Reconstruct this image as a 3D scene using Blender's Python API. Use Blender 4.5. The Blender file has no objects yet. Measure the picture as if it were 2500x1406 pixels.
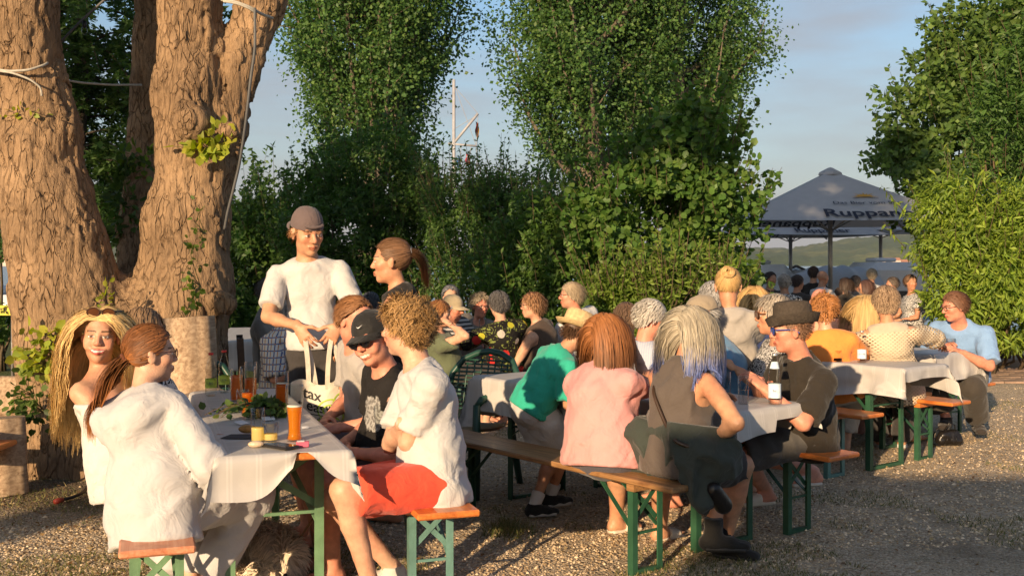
import bpy, bmesh, math, random
import numpy as np
from mathutils import Vector, Matrix

# ---------------------------------------------------------------- scene, camera, sky, sun, exposure
random.seed(7); RNG = np.random.default_rng(7)
scene = bpy.context.scene
COL = scene.collection
FOC, CAM_H, HZ = 2612.0, 1.52, 643.0      # focal length in pixels of a 2500 px wide frame, eye height, horizon row

cam_data = bpy.data.cameras.new('camera'); cam = bpy.data.objects.new('camera', cam_data); COL.objects.link(cam)
cam.location = (0, 0, CAM_H); cam.rotation_euler = (math.radians(90), 0, 0)
cam_data.sensor_width = 36.0; cam_data.lens = FOC / 2500 * 36.0
cam_data.shift_y = (HZ - 703.0) / 2500.0
cam_data.clip_start = 0.05; cam_data.clip_end = 6000
scene.camera = cam

SUN_EL, SUN_AZ = 14.5, 24.0               # degrees; light travels away from the camera and to the right by SUN_AZ
world = bpy.data.worlds.new('World'); scene.world = world; world.use_nodes = True
def build_world():
    nt = world.node_tree; N = nt.nodes; L = nt.links
    for n in list(N): N.remove(n)
    out = N.new('ShaderNodeOutputWorld'); bg = N.new('ShaderNodeBackground'); bg.inputs['Strength'].default_value = 0.11
    sky = N.new('ShaderNodeTexSky'); sky.sky_type = 'NISHITA'; sky.sun_disc = False
    sky.sun_elevation = math.radians(SUN_EL); sky.sun_rotation = math.radians(180 + SUN_AZ)
    sky.air_density = 1.15; sky.dust_density = 1.6; sky.ozone_density = 3.2
    tc = N.new('ShaderNodeTexCoord')
    mp = N.new('ShaderNodeMapping'); mp.inputs['Scale'].default_value = (1.5, 1.5, 7.0); mp.inputs['Rotation'].default_value = (0, 0.12, 0.5)
    nz = N.new('ShaderNodeTexNoise'); nz.inputs['Scale'].default_value = 2.0; nz.inputs['Detail'].default_value = 7; nz.inputs['Roughness'].default_value = 0.55
    rp = N.new('ShaderNodeValToRGB'); rp.color_ramp.elements[0].position = 0.42; rp.color_ramp.elements[1].position = 0.68
    rp.color_ramp.elements[1].color = (0.66, 0.66, 0.66, 1)
    mix = N.new('ShaderNodeMixRGB'); mix.inputs['Color2'].default_value = (2.5, 2.4, 2.5, 1)
    L.new(tc.outputs['Generated'], mp.inputs['Vector']); L.new(mp.outputs['Vector'], nz.inputs['Vector'])
    L.new(nz.outputs['Fac'], rp.inputs['Fac']); L.new(rp.outputs['Color'], mix.inputs['Fac'])
    # pale haze low over the lake, the same all round
    sp = N.new('ShaderNodeSeparateXYZ'); L.new(tc.outputs['Generated'], sp.inputs['Vector'])
    hz = N.new('ShaderNodeMapRange'); hz.inputs['From Min'].default_value = 0.0; hz.inputs['From Max'].default_value = 0.24; hz.inputs['To Min'].default_value = 0.75; hz.inputs['To Max'].default_value = 0.0
    L.new(sp.outputs['Z'], hz.inputs['Value']); mh = N.new('ShaderNodeMixRGB'); mh.inputs['Color2'].default_value = (2.7, 2.65, 2.85, 1); L.new(hz.outputs['Result'], mh.inputs['Fac'])
    L.new(sky.outputs['Color'], mh.inputs['Color1']); L.new(mh.outputs['Color'], mix.inputs['Color1']); L.new(mix.outputs['Color'], bg.inputs['Color']); L.new(bg.outputs['Background'], out.inputs['Surface'])
build_world()

sun_data = bpy.data.lights.new('sun', 'SUN'); sun = bpy.data.objects.new('sun', sun_data); COL.objects.link(sun)
sun_data.energy = 5.0; sun_data.angle = math.radians(0.55); sun_data.color = (1.0, 0.73, 0.45)
_e, _a = math.radians(SUN_EL), math.radians(SUN_AZ)
SUN_DIR = np.array([math.sin(_a) * math.cos(_e), math.cos(_a) * math.cos(_e), -math.sin(_e)])
sun.rotation_euler = Vector(SUN_DIR).to_track_quat('-Z', 'Y').to_euler()
sun.location = (-8, -18, 12)

scene.view_settings.view_transform = 'Standard'; scene.view_settings.look = 'None'
scene.view_settings.exposure = 0.66; scene.view_settings.gamma = 1.0
scene.view_settings.use_curve_mapping = False
scene.cycles.use_denoising = True
scene.cycles.max_bounces = 5; scene.cycles.diffuse_bounces = 2; scene.cycles.glossy_bounces = 2; scene.cycles.transparent_max_bounces = 12; scene.cycles.transmission_bounces = 8
scene.cycles.caustics_reflective = False; scene.cycles.caustics_refractive = False

# ---------------------------------------------------------------- helpers
V3 = lambda *a: np.array(a, dtype=float)
def at(px, py, d): return V3((px - 1250) / FOC * d, d, CAM_H - (py - HZ) / FOC * d)
def gp(px, py, z=0.0):
    d = FOC * (CAM_H - z) / (py - HZ); return V3((px - 1250) / FOC * d, d, z)
def unit(v):
    v = np.asarray(v, float); return v / (np.linalg.norm(v) + 1e-12)
def heading(deg): r = math.radians(deg); return V3(math.sin(r), math.cos(r), 0)
UP = V3(0, 0, 1)

def tag(o, label=None, cat=None, group=None, kind=None):
    if label: o['label'] = label
    if cat: o['category'] = cat
    if group: o['group'] = group
    if kind: o['kind'] = kind
    return o
def thing(name, label, cat, loc=(0, 0, 0), rotz=0.0, group=None):
    o = bpy.data.objects.new(name, None); COL.objects.link(o); o.empty_display_size = 0.1
    o.location = tuple(loc); o.rotation_euler = (0, 0, rotz)
    return tag(o, label, cat, group)
def link_mesh(name, me, parent=None, loc=None):
    o = bpy.data.objects.new(name, me); COL.objects.link(o)
    if parent is not None: o.parent = parent
    if loc is not None: o.location = tuple(loc)
    return o
def np_mesh(name, verts, faces, mat=None, parent=None, loc=None, smooth=True, col=None, uv=None):
    """verts (n,3); faces: int array (m,3|4) or list of lists. Coordinates are relative to loc when loc is given."""
    me = bpy.data.meshes.new(name); verts = np.asarray(verts, dtype=np.float32)
    if loc is not None: verts = verts - np.asarray(loc, dtype=np.float32)
    if isinstance(faces, np.ndarray) and faces.ndim == 2:
        m, k = faces.shape
        me.vertices.add(len(verts)); me.vertices.foreach_set('co', verts.ravel())
        me.loops.add(m * k); me.loops.foreach_set('vertex_index', faces.astype(np.int32).ravel())
        me.polygons.add(m); me.polygons.foreach_set('loop_start', np.arange(0, m * k, k, dtype=np.int32))
        try: me.polygons.foreach_set('loop_total', np.full(m, k, dtype=np.int32))
        except Exception: pass
        me.update(calc_edges=True)
    else:
        me.from_pydata([tuple(v) for v in verts], [], [tuple(f) for f in faces])
    if smooth: me.polygons.foreach_set('use_smooth', np.ones(len(me.polygons), dtype=bool))
    if col is not None:
        a = me.color_attributes.new('Col', 'FLOAT_COLOR', 'POINT')
        c = np.ones((len(verts), 4), dtype=np.float32); c[:, :3] = col; a.data.foreach_set('color', c.ravel())
    if not isinstance(faces, np.ndarray): me.validate()
    if mat is not None: me.materials.append(mat)
    return link_mesh(name, me, parent, loc)

class MB:
    """collects simple shapes into one mesh"""
    def __init__(s): s.v = []; s.f = []; s.n = 0
    def add(s, v, f):
        v = np.asarray(v, float).reshape(-1, 3); s.v.append(v); s.f += [tuple(i + s.n for i in q) for q in f]; s.n += len(v); return s
    def box(s, c, size, ax=None, bevel=0.0):
        hx, hy, hz = np.array(size) / 2.0
        if bevel > 0:
            b = min(bevel, hx * .9, hy * .9, hz * .9); pts = []; f = []
            # chamfered box through convex hull
            bm = bmesh.new()
            for sx in (-1, 1):
                for sy in (-1, 1):
                    for sz in (-1, 1):
                        pts += [(sx * hx, sy * (hy - b), sz * (hz - b)), (sx * (hx - b), sy * hy, sz * (hz - b)), (sx * (hx - b), sy * (hy - b), sz * hz)]
            for p in pts: bm.verts.new(p)
            bmesh.ops.convex_hull(bm, input=bm.verts); bm.verts.index_update()
            v = np.array([x.co[:] for x in bm.verts]); f = [[x.index for x in q.verts] for q in bm.faces]; bm.free()
        else:
            v = np.array([(x, y, z) for x in (-hx, hx) for y in (-hy, hy) for z in (-hz, hz)])
            f = [(0, 1, 3, 2), (4, 6, 7, 5), (0, 4, 5, 1), (2, 3, 7, 6), (0, 2, 6, 4), (1, 5, 7, 3)]
        if ax is not None: v = v @ np.array(ax)
        return s.add(v + np.array(c), f)
    def bar(s, a, b, w, h, up=UP, bevel=0.0):
        a = np.array(a, float); b = np.array(b, float); n = unit(b - a)
        u = np.cross(n, up); u = unit(u) if np.linalg.norm(u) > 1e-6 else V3(1, 0, 0)
        return s.box((a + b) / 2, (np.linalg.norm(b - a), w, h), [n, u, np.cross(u, n)], bevel)
    def tube(s, pts, r, k=8, cap=True):
        pts = np.asarray(pts, float); m = len(pts); r = np.broadcast_to(np.asarray(r, float), (m,))
        t = np.gradient(pts, axis=0); ring = []; u = None
        for i in range(m):
            n = unit(t[i])
            if u is None:
                u = np.cross(n, UP); u = unit(u) if np.linalg.norm(u) > 1e-3 else V3(1, 0, 0)
            else: u = unit(u - n * np.dot(u, n))
            w = np.cross(n, u); a = np.arange(k) * 2 * math.pi / k
            ring.append(pts[i] + r[i] * (np.cos(a)[:, None] * u + np.sin(a)[:, None] * w))
        f = [(i * k + j, i * k + (j + 1) % k, (i + 1) * k + (j + 1) % k, (i + 1) * k + j) for i in range(m - 1) for j in range(k)]
        if cap: f += [tuple(range(k))[::-1], tuple((m - 1) * k + j for j in range(k))]
        return s.add(np.concatenate(ring), f)
    def lathe(s, prof, k=16, c=(0, 0, 0), ax=None):
        prof = np.asarray(prof, float); a = np.arange(k) * 2 * math.pi / k; m = len(prof)
        v = np.stack([np.outer(prof[:, 0], np.cos(a)), np.outer(prof[:, 0], np.sin(a)), np.repeat(prof[:, 1:2], k, 1)], -1).reshape(-1, 3)
        if ax is not None: v = v @ np.array(ax)
        f = [(i * k + j, i * k + (j + 1) % k, (i + 1) * k + (j + 1) % k, (i + 1) * k + j) for i in range(m - 1) for j in range(k)]
        return s.add(v + np.array(c), f)
    def ball(s, c, r, k=8, m=6, ax=None):
        th = np.linspace(0, math.pi, m + 1); prof = np.stack([np.sin(th), -np.cos(th)], 1); prof[0, 0] = prof[-1, 0] = 1e-4
        a = np.arange(k) * 2 * math.pi / k; r = np.broadcast_to(np.asarray(r, float), (3,))
        v = np.stack([np.outer(prof[:, 0], np.cos(a)) * r[0], np.outer(prof[:, 0], np.sin(a)) * r[1], np.repeat(prof[:, 1:2], k, 1) * r[2]], -1).reshape(-1, 3)
        if ax is not None: v = v @ np.array(ax)
        f = [(i * k + j, i * k + (j + 1) % k, (i + 1) * k + (j + 1) % k, (i + 1) * k + j) for i in range(m) for j in range(k)]
        return s.add(v + np.array(c), f)
    def build(s, name, mat, parent=None, loc=None, smooth=False):
        v = np.concatenate(s.v); 
        o = np_mesh(name, v, s.f, mat, parent, loc, smooth)
        return o
def auto_smooth(o, deg=40):
    """mark sharp edges by angle so that smooth shading keeps the creases"""
    me = o.data; bm = bmesh.new(); bm.from_mesh(me); lim = math.radians(deg)
    for e in bm.edges:
        if len(e.link_faces) == 2 and e.calc_face_angle(0) > lim: e.smooth = False
    for f in bm.faces: f.smooth = True
    bm.to_mesh(me); bm.free(); return o

# numpy value noise
def vnoise(p, seed=0):
    p = np.asarray(p, float); i = np.floor(p).astype(np.int64); f = p - i; f = f * f * f * (f * (f * 6 - 15) + 10)
    def h(x, y, z):
        n = (x * 73856093) ^ (y * 19349663) ^ (z * 83492791) ^ (seed * 2654435761 + 1013904223)
        n = (n ^ (n >> 13)) * 1274126177; n = n ^ (n >> 16); return (n & 0xFFFF) / 32767.5 - 1.0
    x, y, z = i[..., 0], i[..., 1], i[..., 2]; fx, fy, fz = f[..., 0], f[..., 1], f[..., 2]
    l = lambda a, b, t: a + (b - a) * t
    return l(l(l(h(x, y, z), h(x + 1, y, z), fx), l(h(x, y + 1, z), h(x + 1, y + 1, z), fx), fy),
             l(l(h(x, y, z + 1), h(x + 1, y, z + 1), fx), l(h(x, y + 1, z + 1), h(x + 1, y + 1, z + 1), fx), fy), fz)
def fbm(p, octv=4, seed=0):
    s = 0; a = 1.0
    for o in range(octv): s = s + a * vnoise(np.asarray(p) * 2 ** o, seed + o); a *= .5
    return s

# ---------------------------------------------------------------- materials
MATS = {}
def mat(name, color=(.5, .5, .5), rough=.6, var=.12, scale=8.0, bump=0.0, bscale=60.0, metal=0.0, attr=False, spec=.4, sheen=0.0,
        trans=0.0, stretch=(1, 1, 1), coat=0.0, transl=0.0, color2=None, detail=6):
    """procedural: base colour (or the vertex colours 'Col') broken up by noise, optional fine relief"""
    if name in MATS: return MATS[name]
    m = bpy.data.materials.new(name); m.use_nodes = True; nt = m.node_tree; N = nt.nodes; L = nt.links
    b = N['Principled BSDF']; out = N['Material Output']
    b.inputs['Roughness'].default_value = rough; b.inputs['Metallic'].default_value = metal
    b.inputs['Specular IOR Level'].default_value = spec; b.inputs['Coat Weight'].default_value = coat
    if sheen: b.inputs['Sheen Weight'].default_value = sheen
    if trans: b.inputs['Transmission Weight'].default_value = trans
    tc = N.new('ShaderNodeTexCoord'); mp = N.new('ShaderNodeMapping'); mp.inputs['Scale'].default_value = stretch
    L.new(tc.outputs['Object'], mp.inputs['Vector'])
    nz = N.new('ShaderNodeTexNoise'); nz.inputs['Scale'].default_value = scale; nz.inputs['Detail'].default_value = detail
    L.new(mp.outputs['Vector'], nz.inputs['Vector'])
    mr = N.new('ShaderNodeMapRange'); mr.inputs['From Min'].default_value = .3; mr.inputs['From Max'].default_value = .7
    mr.inputs['To Min'].default_value = 1 - var; mr.inputs['To Max'].default_value = 1 + var; L.new(nz.outputs['Fac'], mr.inputs['Value'])
    mx = N.new('ShaderNodeMixRGB'); mx.blend_type = 'MULTIPLY'; mx.inputs['Fac'].default_value = 1
    if attr:
        at_ = N.new('ShaderNodeAttribute'); at_.attribute_name = 'Col'; L.new(at_.outputs['Color'], mx.inputs['Color1'])
    elif color2 is not None:
        m2 = N.new('ShaderNodeMixRGB'); m2.inputs['Color1'].default_value = (*color, 1); m2.inputs['Color2'].default_value = (*color2, 1)
        rp = N.new('ShaderNodeValToRGB'); rp.color_ramp.elements[0].position = .42; rp.color_ramp.elements[1].position = .6
        n2 = N.new('ShaderNodeTexNoise'); n2.inputs['Scale'].default_value = scale * .37; n2.inputs['Detail'].default_value = 8; L.new(mp.outputs['Vector'], n2.inputs['Vector'])
        L.new(n2.outputs['Fac'], rp.inputs['Fac']); L.new(rp.outputs['Color'], m2.inputs['Fac']); L.new(m2.outputs['Color'], mx.inputs['Color1'])
    else: mx.inputs['Color1'].default_value = (*color, 1)
    L.new(mr.outputs['Result'], mx.inputs['Color2']); L.new(mx.outputs['Color'], b.inputs['Base Color'])
    if bump:
        nb = N.new('ShaderNodeTexNoise'); nb.inputs['Scale'].default_value = bscale; nb.inputs['Detail'].default_value = 8 if bscale > 20 else 3; nb.inputs['Distortion'].default_value = 0 if bscale > 20 else .9; L.new(mp.outputs['Vector'], nb.inputs['Vector'])
        bp = N.new('ShaderNodeBump'); bp.inputs['Strength'].default_value = min(1.0, bump); bp.inputs['Distance'].default_value = .01 if bscale > 20 else .03
        L.new(nb.outputs['Fac'], bp.inputs['Height']); L.new(bp.outputs['Normal'], b.inputs['Normal'])
    if transl:
        t = N.new('ShaderNodeBsdfTranslucent'); ms = N.new('ShaderNodeMixShader'); ms.inputs['Fac'].default_value = transl
        hs = N.new('ShaderNodeHueSaturation'); hs.inputs['Saturation'].default_value = 1.15; hs.inputs['Value'].default_value = 1.5
        L.new(mx.outputs['Color'], hs.inputs['Color']); L.new(hs.outputs['Color'], t.inputs['Color'])
        L.new(b.outputs['BSDF'], ms.inputs[1]); L.new(t.outputs['BSDF'], ms.inputs[2]); L.new(ms.outputs['Shader'], out.inputs['Surface'])
    MATS[name] = m; return m
def srgb(r, g, b):
    f = lambda c: (c / 255 / 12.92) if c / 255 <= .04045 else ((c / 255 + .055) / 1.055) ** 2.4
    return (f(r), f(g), f(b))
def glass_mat(name, color=(1, 1, 1), rough=0.0, ior=1.45):
    """thin clear glass: see-through with a mirror-like sheen that grows towards grazing angles"""
    if name in MATS: return MATS[name]
    m = bpy.data.materials.new(name); m.use_nodes = True; N = m.node_tree.nodes; L = m.node_tree.links; N.remove(N['Principled BSDF'])
    t = N.new('ShaderNodeBsdfTransparent'); t.inputs['Color'].default_value = (*[c * .97 for c in color], 1); g = N.new('ShaderNodeBsdfGlossy'); g.inputs['Roughness'].default_value = max(rough, .03)
    f = N.new('ShaderNodeLayerWeight'); f.inputs['Blend'].default_value = .5; mx = N.new('ShaderNodeMixShader'); pw = N.new('ShaderNodeMath'); pw.operation = 'POWER'; pw.inputs[1].default_value = 3.2; L.new(f.outputs['Facing'], pw.inputs[0]); L.new(pw.outputs[0], mx.inputs['Fac']); L.new(t.outputs['BSDF'], mx.inputs[1]); L.new(g.outputs['BSDF'], mx.inputs[2]); L.new(mx.outputs['Shader'], N['Material Output'].inputs['Surface'])
    MATS[name] = m; return m
# ---------------------------------------------------------------- implicit surfaces -> mesh
def ec(a, b, ra, rb=None, U=None, k=.03, grow=True, cuts=(), op='u'):
    """tapered capsule from a to b; ra, rb = radius or (half width along U, half depth)"""
    a = np.asarray(a, float); b = np.asarray(b, float); rb = ra if rb is None else rb
    ra = (ra, ra) if np.isscalar(ra) else ra; rb = (rb, rb) if np.isscalar(rb) else rb
    n = unit(b - a) if np.linalg.norm(b - a) > 1e-6 else UP
    U = V3(1, 0, 0) if U is None else np.asarray(U, float)
    u = U - n * np.dot(U, n); u = unit(u) if np.linalg.norm(u) > 1e-4 else unit(np.cross(n, V3(.3, 1, .2)))
    f4 = lambda x: np.asarray(x, np.float32)
    return dict(t='c', a=f4(a), b=f4(b), ra=f4(ra), rb=f4(rb), n=f4(n), u=f4(u), v=f4(np.cross(n, u)), k=k, g=grow, cuts=list(cuts), op=op)
def el(c, r, ax=None, k=.02, grow=True, op='u', cuts=()):
    ax = np.eye(3) if ax is None else np.asarray(ax, float); r = np.broadcast_to(np.asarray(r, float), (3,)).copy()
    return dict(t='e', c=np.asarray(c, np.float32), r=r.astype(np.float32), ax=ax.astype(np.float32), k=k, g=grow, op=op, cuts=list(cuts))
def p_dist(p, P, infl=0.0):
    """distance of points P (...,3) to primitive p grown by infl"""
    if not p['g']: infl = 0.0
    P = np.asarray(P, np.float32); infl = np.float32(infl)
    if p['t'] == 'e':
        q = P - p['c']; r = p['r'] + infl
        x, y, z = (q @ p['ax'][0]) / r[0], (q @ p['ax'][1]) / r[1], (q @ p['ax'][2]) / r[2]
        k0 = np.sqrt(x * x + y * y + z * z) + 1e-9; k1 = np.sqrt((x / r[0]) ** 2 + (y / r[1]) ** 2 + (z / r[2]) ** 2) + 1e-9
        d = k0 * (k0 - 1) / k1
    else:
        ab = p['b'] - p['a']; L2 = np.dot(ab, ab) + 1e-12; q = P - p['a']
        t = np.clip((q @ ab) / L2, 0, 1); ru = p['ra'][0] + t * (p['rb'][0] - p['ra'][0]) + infl; rv = p['ra'][1] + t * (p['rb'][1] - p['ra'][1]) + infl
        q = q - t[..., None] * ab; rn = np.minimum(ru, rv)
        x, y, z = q @ p['u'], q @ p['v'], q @ p['n']
        k0 = np.sqrt((x / ru) ** 2 + (y / rv) ** 2 + (z / rn) ** 2) + 1e-9
        k1 = np.sqrt((x / ru ** 2) ** 2 + (y / rv ** 2) ** 2 + (z / rn ** 2) ** 2) + 1e-9
        d = k0 * (k0 - 1) / k1
    for pt, nn in p['cuts']: d = np.maximum(d, (P - np.asarray(pt, np.float32)) @ np.asarray(nn, np.float32))
    return d
def p_box(p, infl):
    if p['t'] == 'e':
        e = np.sqrt(((p['ax'] * p['r'][:, None]) ** 2).sum(0)) + infl; return p['c'] - e, p['c'] + e
    r = max(p['ra'].max(), p['rb'].max()) + infl
    return np.minimum(p['a'], p['b']) - r, np.maximum(p['a'], p['b']) + r
def smin(a, b, k):
    h = np.clip(.5 + .5 * (b - a) / k, 0, 1); return b + (a - b) * h - k * h * (1 - h)
def combine(d0, d, p):
    if p['op'] == 'u': return smin(d0, d, p['k'])
    return -smin(-d0, d, p['k'])                 # smooth subtraction
def sdf_points(prims, P, infl=0.0):
    D = np.full(P.shape[:-1], .5)
    for p in prims: D = combine(D, p_dist(p, P, infl), p)
    return D
def surf_nets(V, o, h):
    S = V < 0; n = np.array(V.shape)
    c = np.zeros(n - 1, dtype=np.int8)
    for dx in (0, 1):
        for dy in (0, 1):
            for dz in (0, 1): c += S[dx:n[0] - 1 + dx, dy:n[1] - 1 + dy, dz:n[2] - 1 + dz]
    act = (c > 0) & (c < 8); I = np.argwhere(act)
    if len(I) == 0: return np.zeros((0, 3)), np.zeros((0, 4), int)
    ids = np.full(n - 1, -1, dtype=np.int64); ids[act] = np.arange(len(I))
    off = np.array([(x, y, z) for x in (0, 1) for y in (0, 1) for z in (0, 1)])
    val = np.stack([V[I[:, 0] + d[0], I[:, 1] + d[1], I[:, 2] + d[2]] for d in off], 1)
    acc = np.zeros((len(I), 3)); cnt = np.zeros(len(I))
    for i in range(8):
        for j in range(i + 1, 8):
            if np.abs(off[i] - off[j]).sum() != 1: continue
            a, b = val[:, i], val[:, j]; m = (a < 0) != (b < 0)
            t = np.where(m, a / np.where(m, a - b, 1), 0); p = off[i] + t[:, None] * (off[j] - off[i])
            acc[m] += p[m]; cnt[m] += 1
    verts = o + h * (I + acc / cnt[:, None])
    faces = []
    for ax in range(3):
        b1, b2 = [(1, 2), (2, 0), (0, 1)][ax]
        s0 = [slice(1, -1)] * 3; s1 = [slice(1, -1)] * 3; s0[ax] = slice(0, -1); s1[ax] = slice(1, None)
        A, B = S[tuple(s0)], S[tuple(s1)]; E = np.argwhere(A != B)
        if len(E) == 0: continue
        flip = A[E[:, 0], E[:, 1], E[:, 2]]
        base = E.copy(); base[:, b1] += 1; base[:, b2] += 1
        q = []
        for d1, d2 in ((-1, -1), (0, -1), (0, 0), (-1, 0)):
            cc = base.copy(); cc[:, b1] += d1; cc[:, b2] += d2; q.append(ids[cc[:, 0], cc[:, 1], cc[:, 2]])
        q = np.stack(q, 1); q[~flip] = q[~flip][:, ::-1]; faces.append(q)
    F = np.concatenate(faces) if faces else np.zeros((0, 4), int)
    return verts, F[(F >= 0).all(1)]
def sdf_mesh(prims, h, infl=0.0, cuts=(), box=None, disp=None):
    bs = [p_box(p, infl) for p in prims if p['op'] == 'u']
    lo = np.min([b[0] for b in bs], 0) - 2.5 * h; hi = np.max([b[1] for b in bs], 0) + 2.5 * h
    if box is not None: lo = np.maximum(lo, box[0]); hi = np.minimum(hi, box[1])
    lo = np.floor(lo / h) * h; n = np.maximum(np.ceil((hi - lo) / h).astype(int) + 1, 3)
    V = np.full(n, .2, dtype=np.float32); xs = [(lo[i] + h * np.arange(n[i])).astype(np.float32) for i in range(3)]
    def block(i0, i1):
        return np.stack(np.meshgrid(xs[0][i0[0]:i1[0]], xs[1][i0[1]:i1[1]], xs[2][i0[2]:i1[2]], indexing='ij'), -1)
    for p in prims:
        b0, b1 = p_box(p, infl); m = p['k'] + 2 * h
        i0 = np.clip(np.floor((b0 - m - lo) / h).astype(int), 0, n); i1 = np.clip(np.ceil((b1 + m - lo) / h).astype(int) + 1, 0, n)
        if (i1 - i0 < 1).any(): continue
        sl = tuple(slice(i0[i], i1[i]) for i in range(3))
        V[sl] = combine(V[sl], p_dist(p, block(i0, i1), infl), p)
    if disp is not None or len(cuts):
        M = np.argwhere(np.abs(V) < .05 + 3 * h)
        P = lo + h * M; d = V[M[:, 0], M[:, 1], M[:, 2]]
        if disp is not None: d = d + disp(P)
        V[M[:, 0], M[:, 1], M[:, 2]] = d
        for pt, nn in cuts:
            pl = sum((xs[i] - pt[i]).reshape([-1 if j == i else 1 for j in range(3)]) * nn[i] for i in range(3)); V = np.maximum(V, pl.astype(np.float32))
    return surf_nets(V, lo, h)
def join_nets(parts):
    v = []; f = []; n = 0
    for a, b in parts:
        v.append(a); f.append(b + n); n += len(a)
    return np.concatenate(v), np.concatenate(f)
# ---------------------------------------------------------------- people
def two_bone(S, T, l1, l2, pole):
    v = T - S; D = np.linalg.norm(v); Dm = min(D, (l1 + l2) * .985); n = v / (D + 1e-9); T = S + n * Dm
    a = (l1 * l1 - l2 * l2 + Dm * Dm) / (2 * Dm); hh = math.sqrt(max(l1 * l1 - a * a, 0))
    p = np.asarray(pole, float); p = p - n * np.dot(p, n); p = unit(p)
    return S + n * a + p * hh, T
def rot_axis(v, ax, ang):
    ax = unit(ax); return v * math.cos(ang) + np.cross(ax, v) * math.sin(ang) + ax * np.dot(ax, v) * (1 - math.cos(ang))
def hand_prims(W, D, n, right, s=1.0, curl=.5, spread=1.0, thumb=.5):
    D = unit(D); n = unit(n - D * np.dot(n, D)); T = np.cross(D, n) * (1 if right else -1); out = []
    out.append(ec(W - D * .02 * s, W + D * .03 * s, (.026 * s, .019 * s), (.034 * s, .016 * s), T, k=.015))
    out.append(ec(W + D * .03 * s, W + D * .085 * s, (.034 * s, .016 * s), (.041 * s, .013 * s), T, k=.012))
    side = np.cross(D, n)      # rotation axis for curling towards n
    for off, ln in ((.033, .068), (.0115, .080), (-.011, .074), (-.032, .056)):
        p = W + D * .088 * s + T * off * s; d = unit(D + T * off * 2.2 * spread); r = .0088 * s
        for j, fr in enumerate((.45, .32, .23)):
            ang = curl * (.75, 1.0, .7)[j]; d = rot_axis(d, side, ang); q = p + d * ln * fr * 1.05 * s
            out.append(ec(p, q, r, r * .93, k=.005)); p = q; r *= .93
    p = W + D * .028 * s + T * .03 * s; d = unit(D * .62 + T * .75 + n * .35 * (.5 + thumb)); r = .012 * s
    for ln in (.045, .034):
        q = p + d * ln * s; out.append(ec(p, q, r, r * .88, k=.008)); p = q; r *= .88; d = unit(d + D * .35 + n * .5 * thumb - T * .25 * thumb)
    return out

SCALP_C = V3(0, -.012, .030); SCALP_R = V3(.079, .098, .090)
def hairline_z(y, bald=0.0):
    return np.interp(y, [-.12, -.06, -.01, .03, .055, .085], [-.075, -.055, -.02 , .012, .062, .082]) + bald * np.clip((y + .03) / .08, 0, 1) * .2

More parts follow.
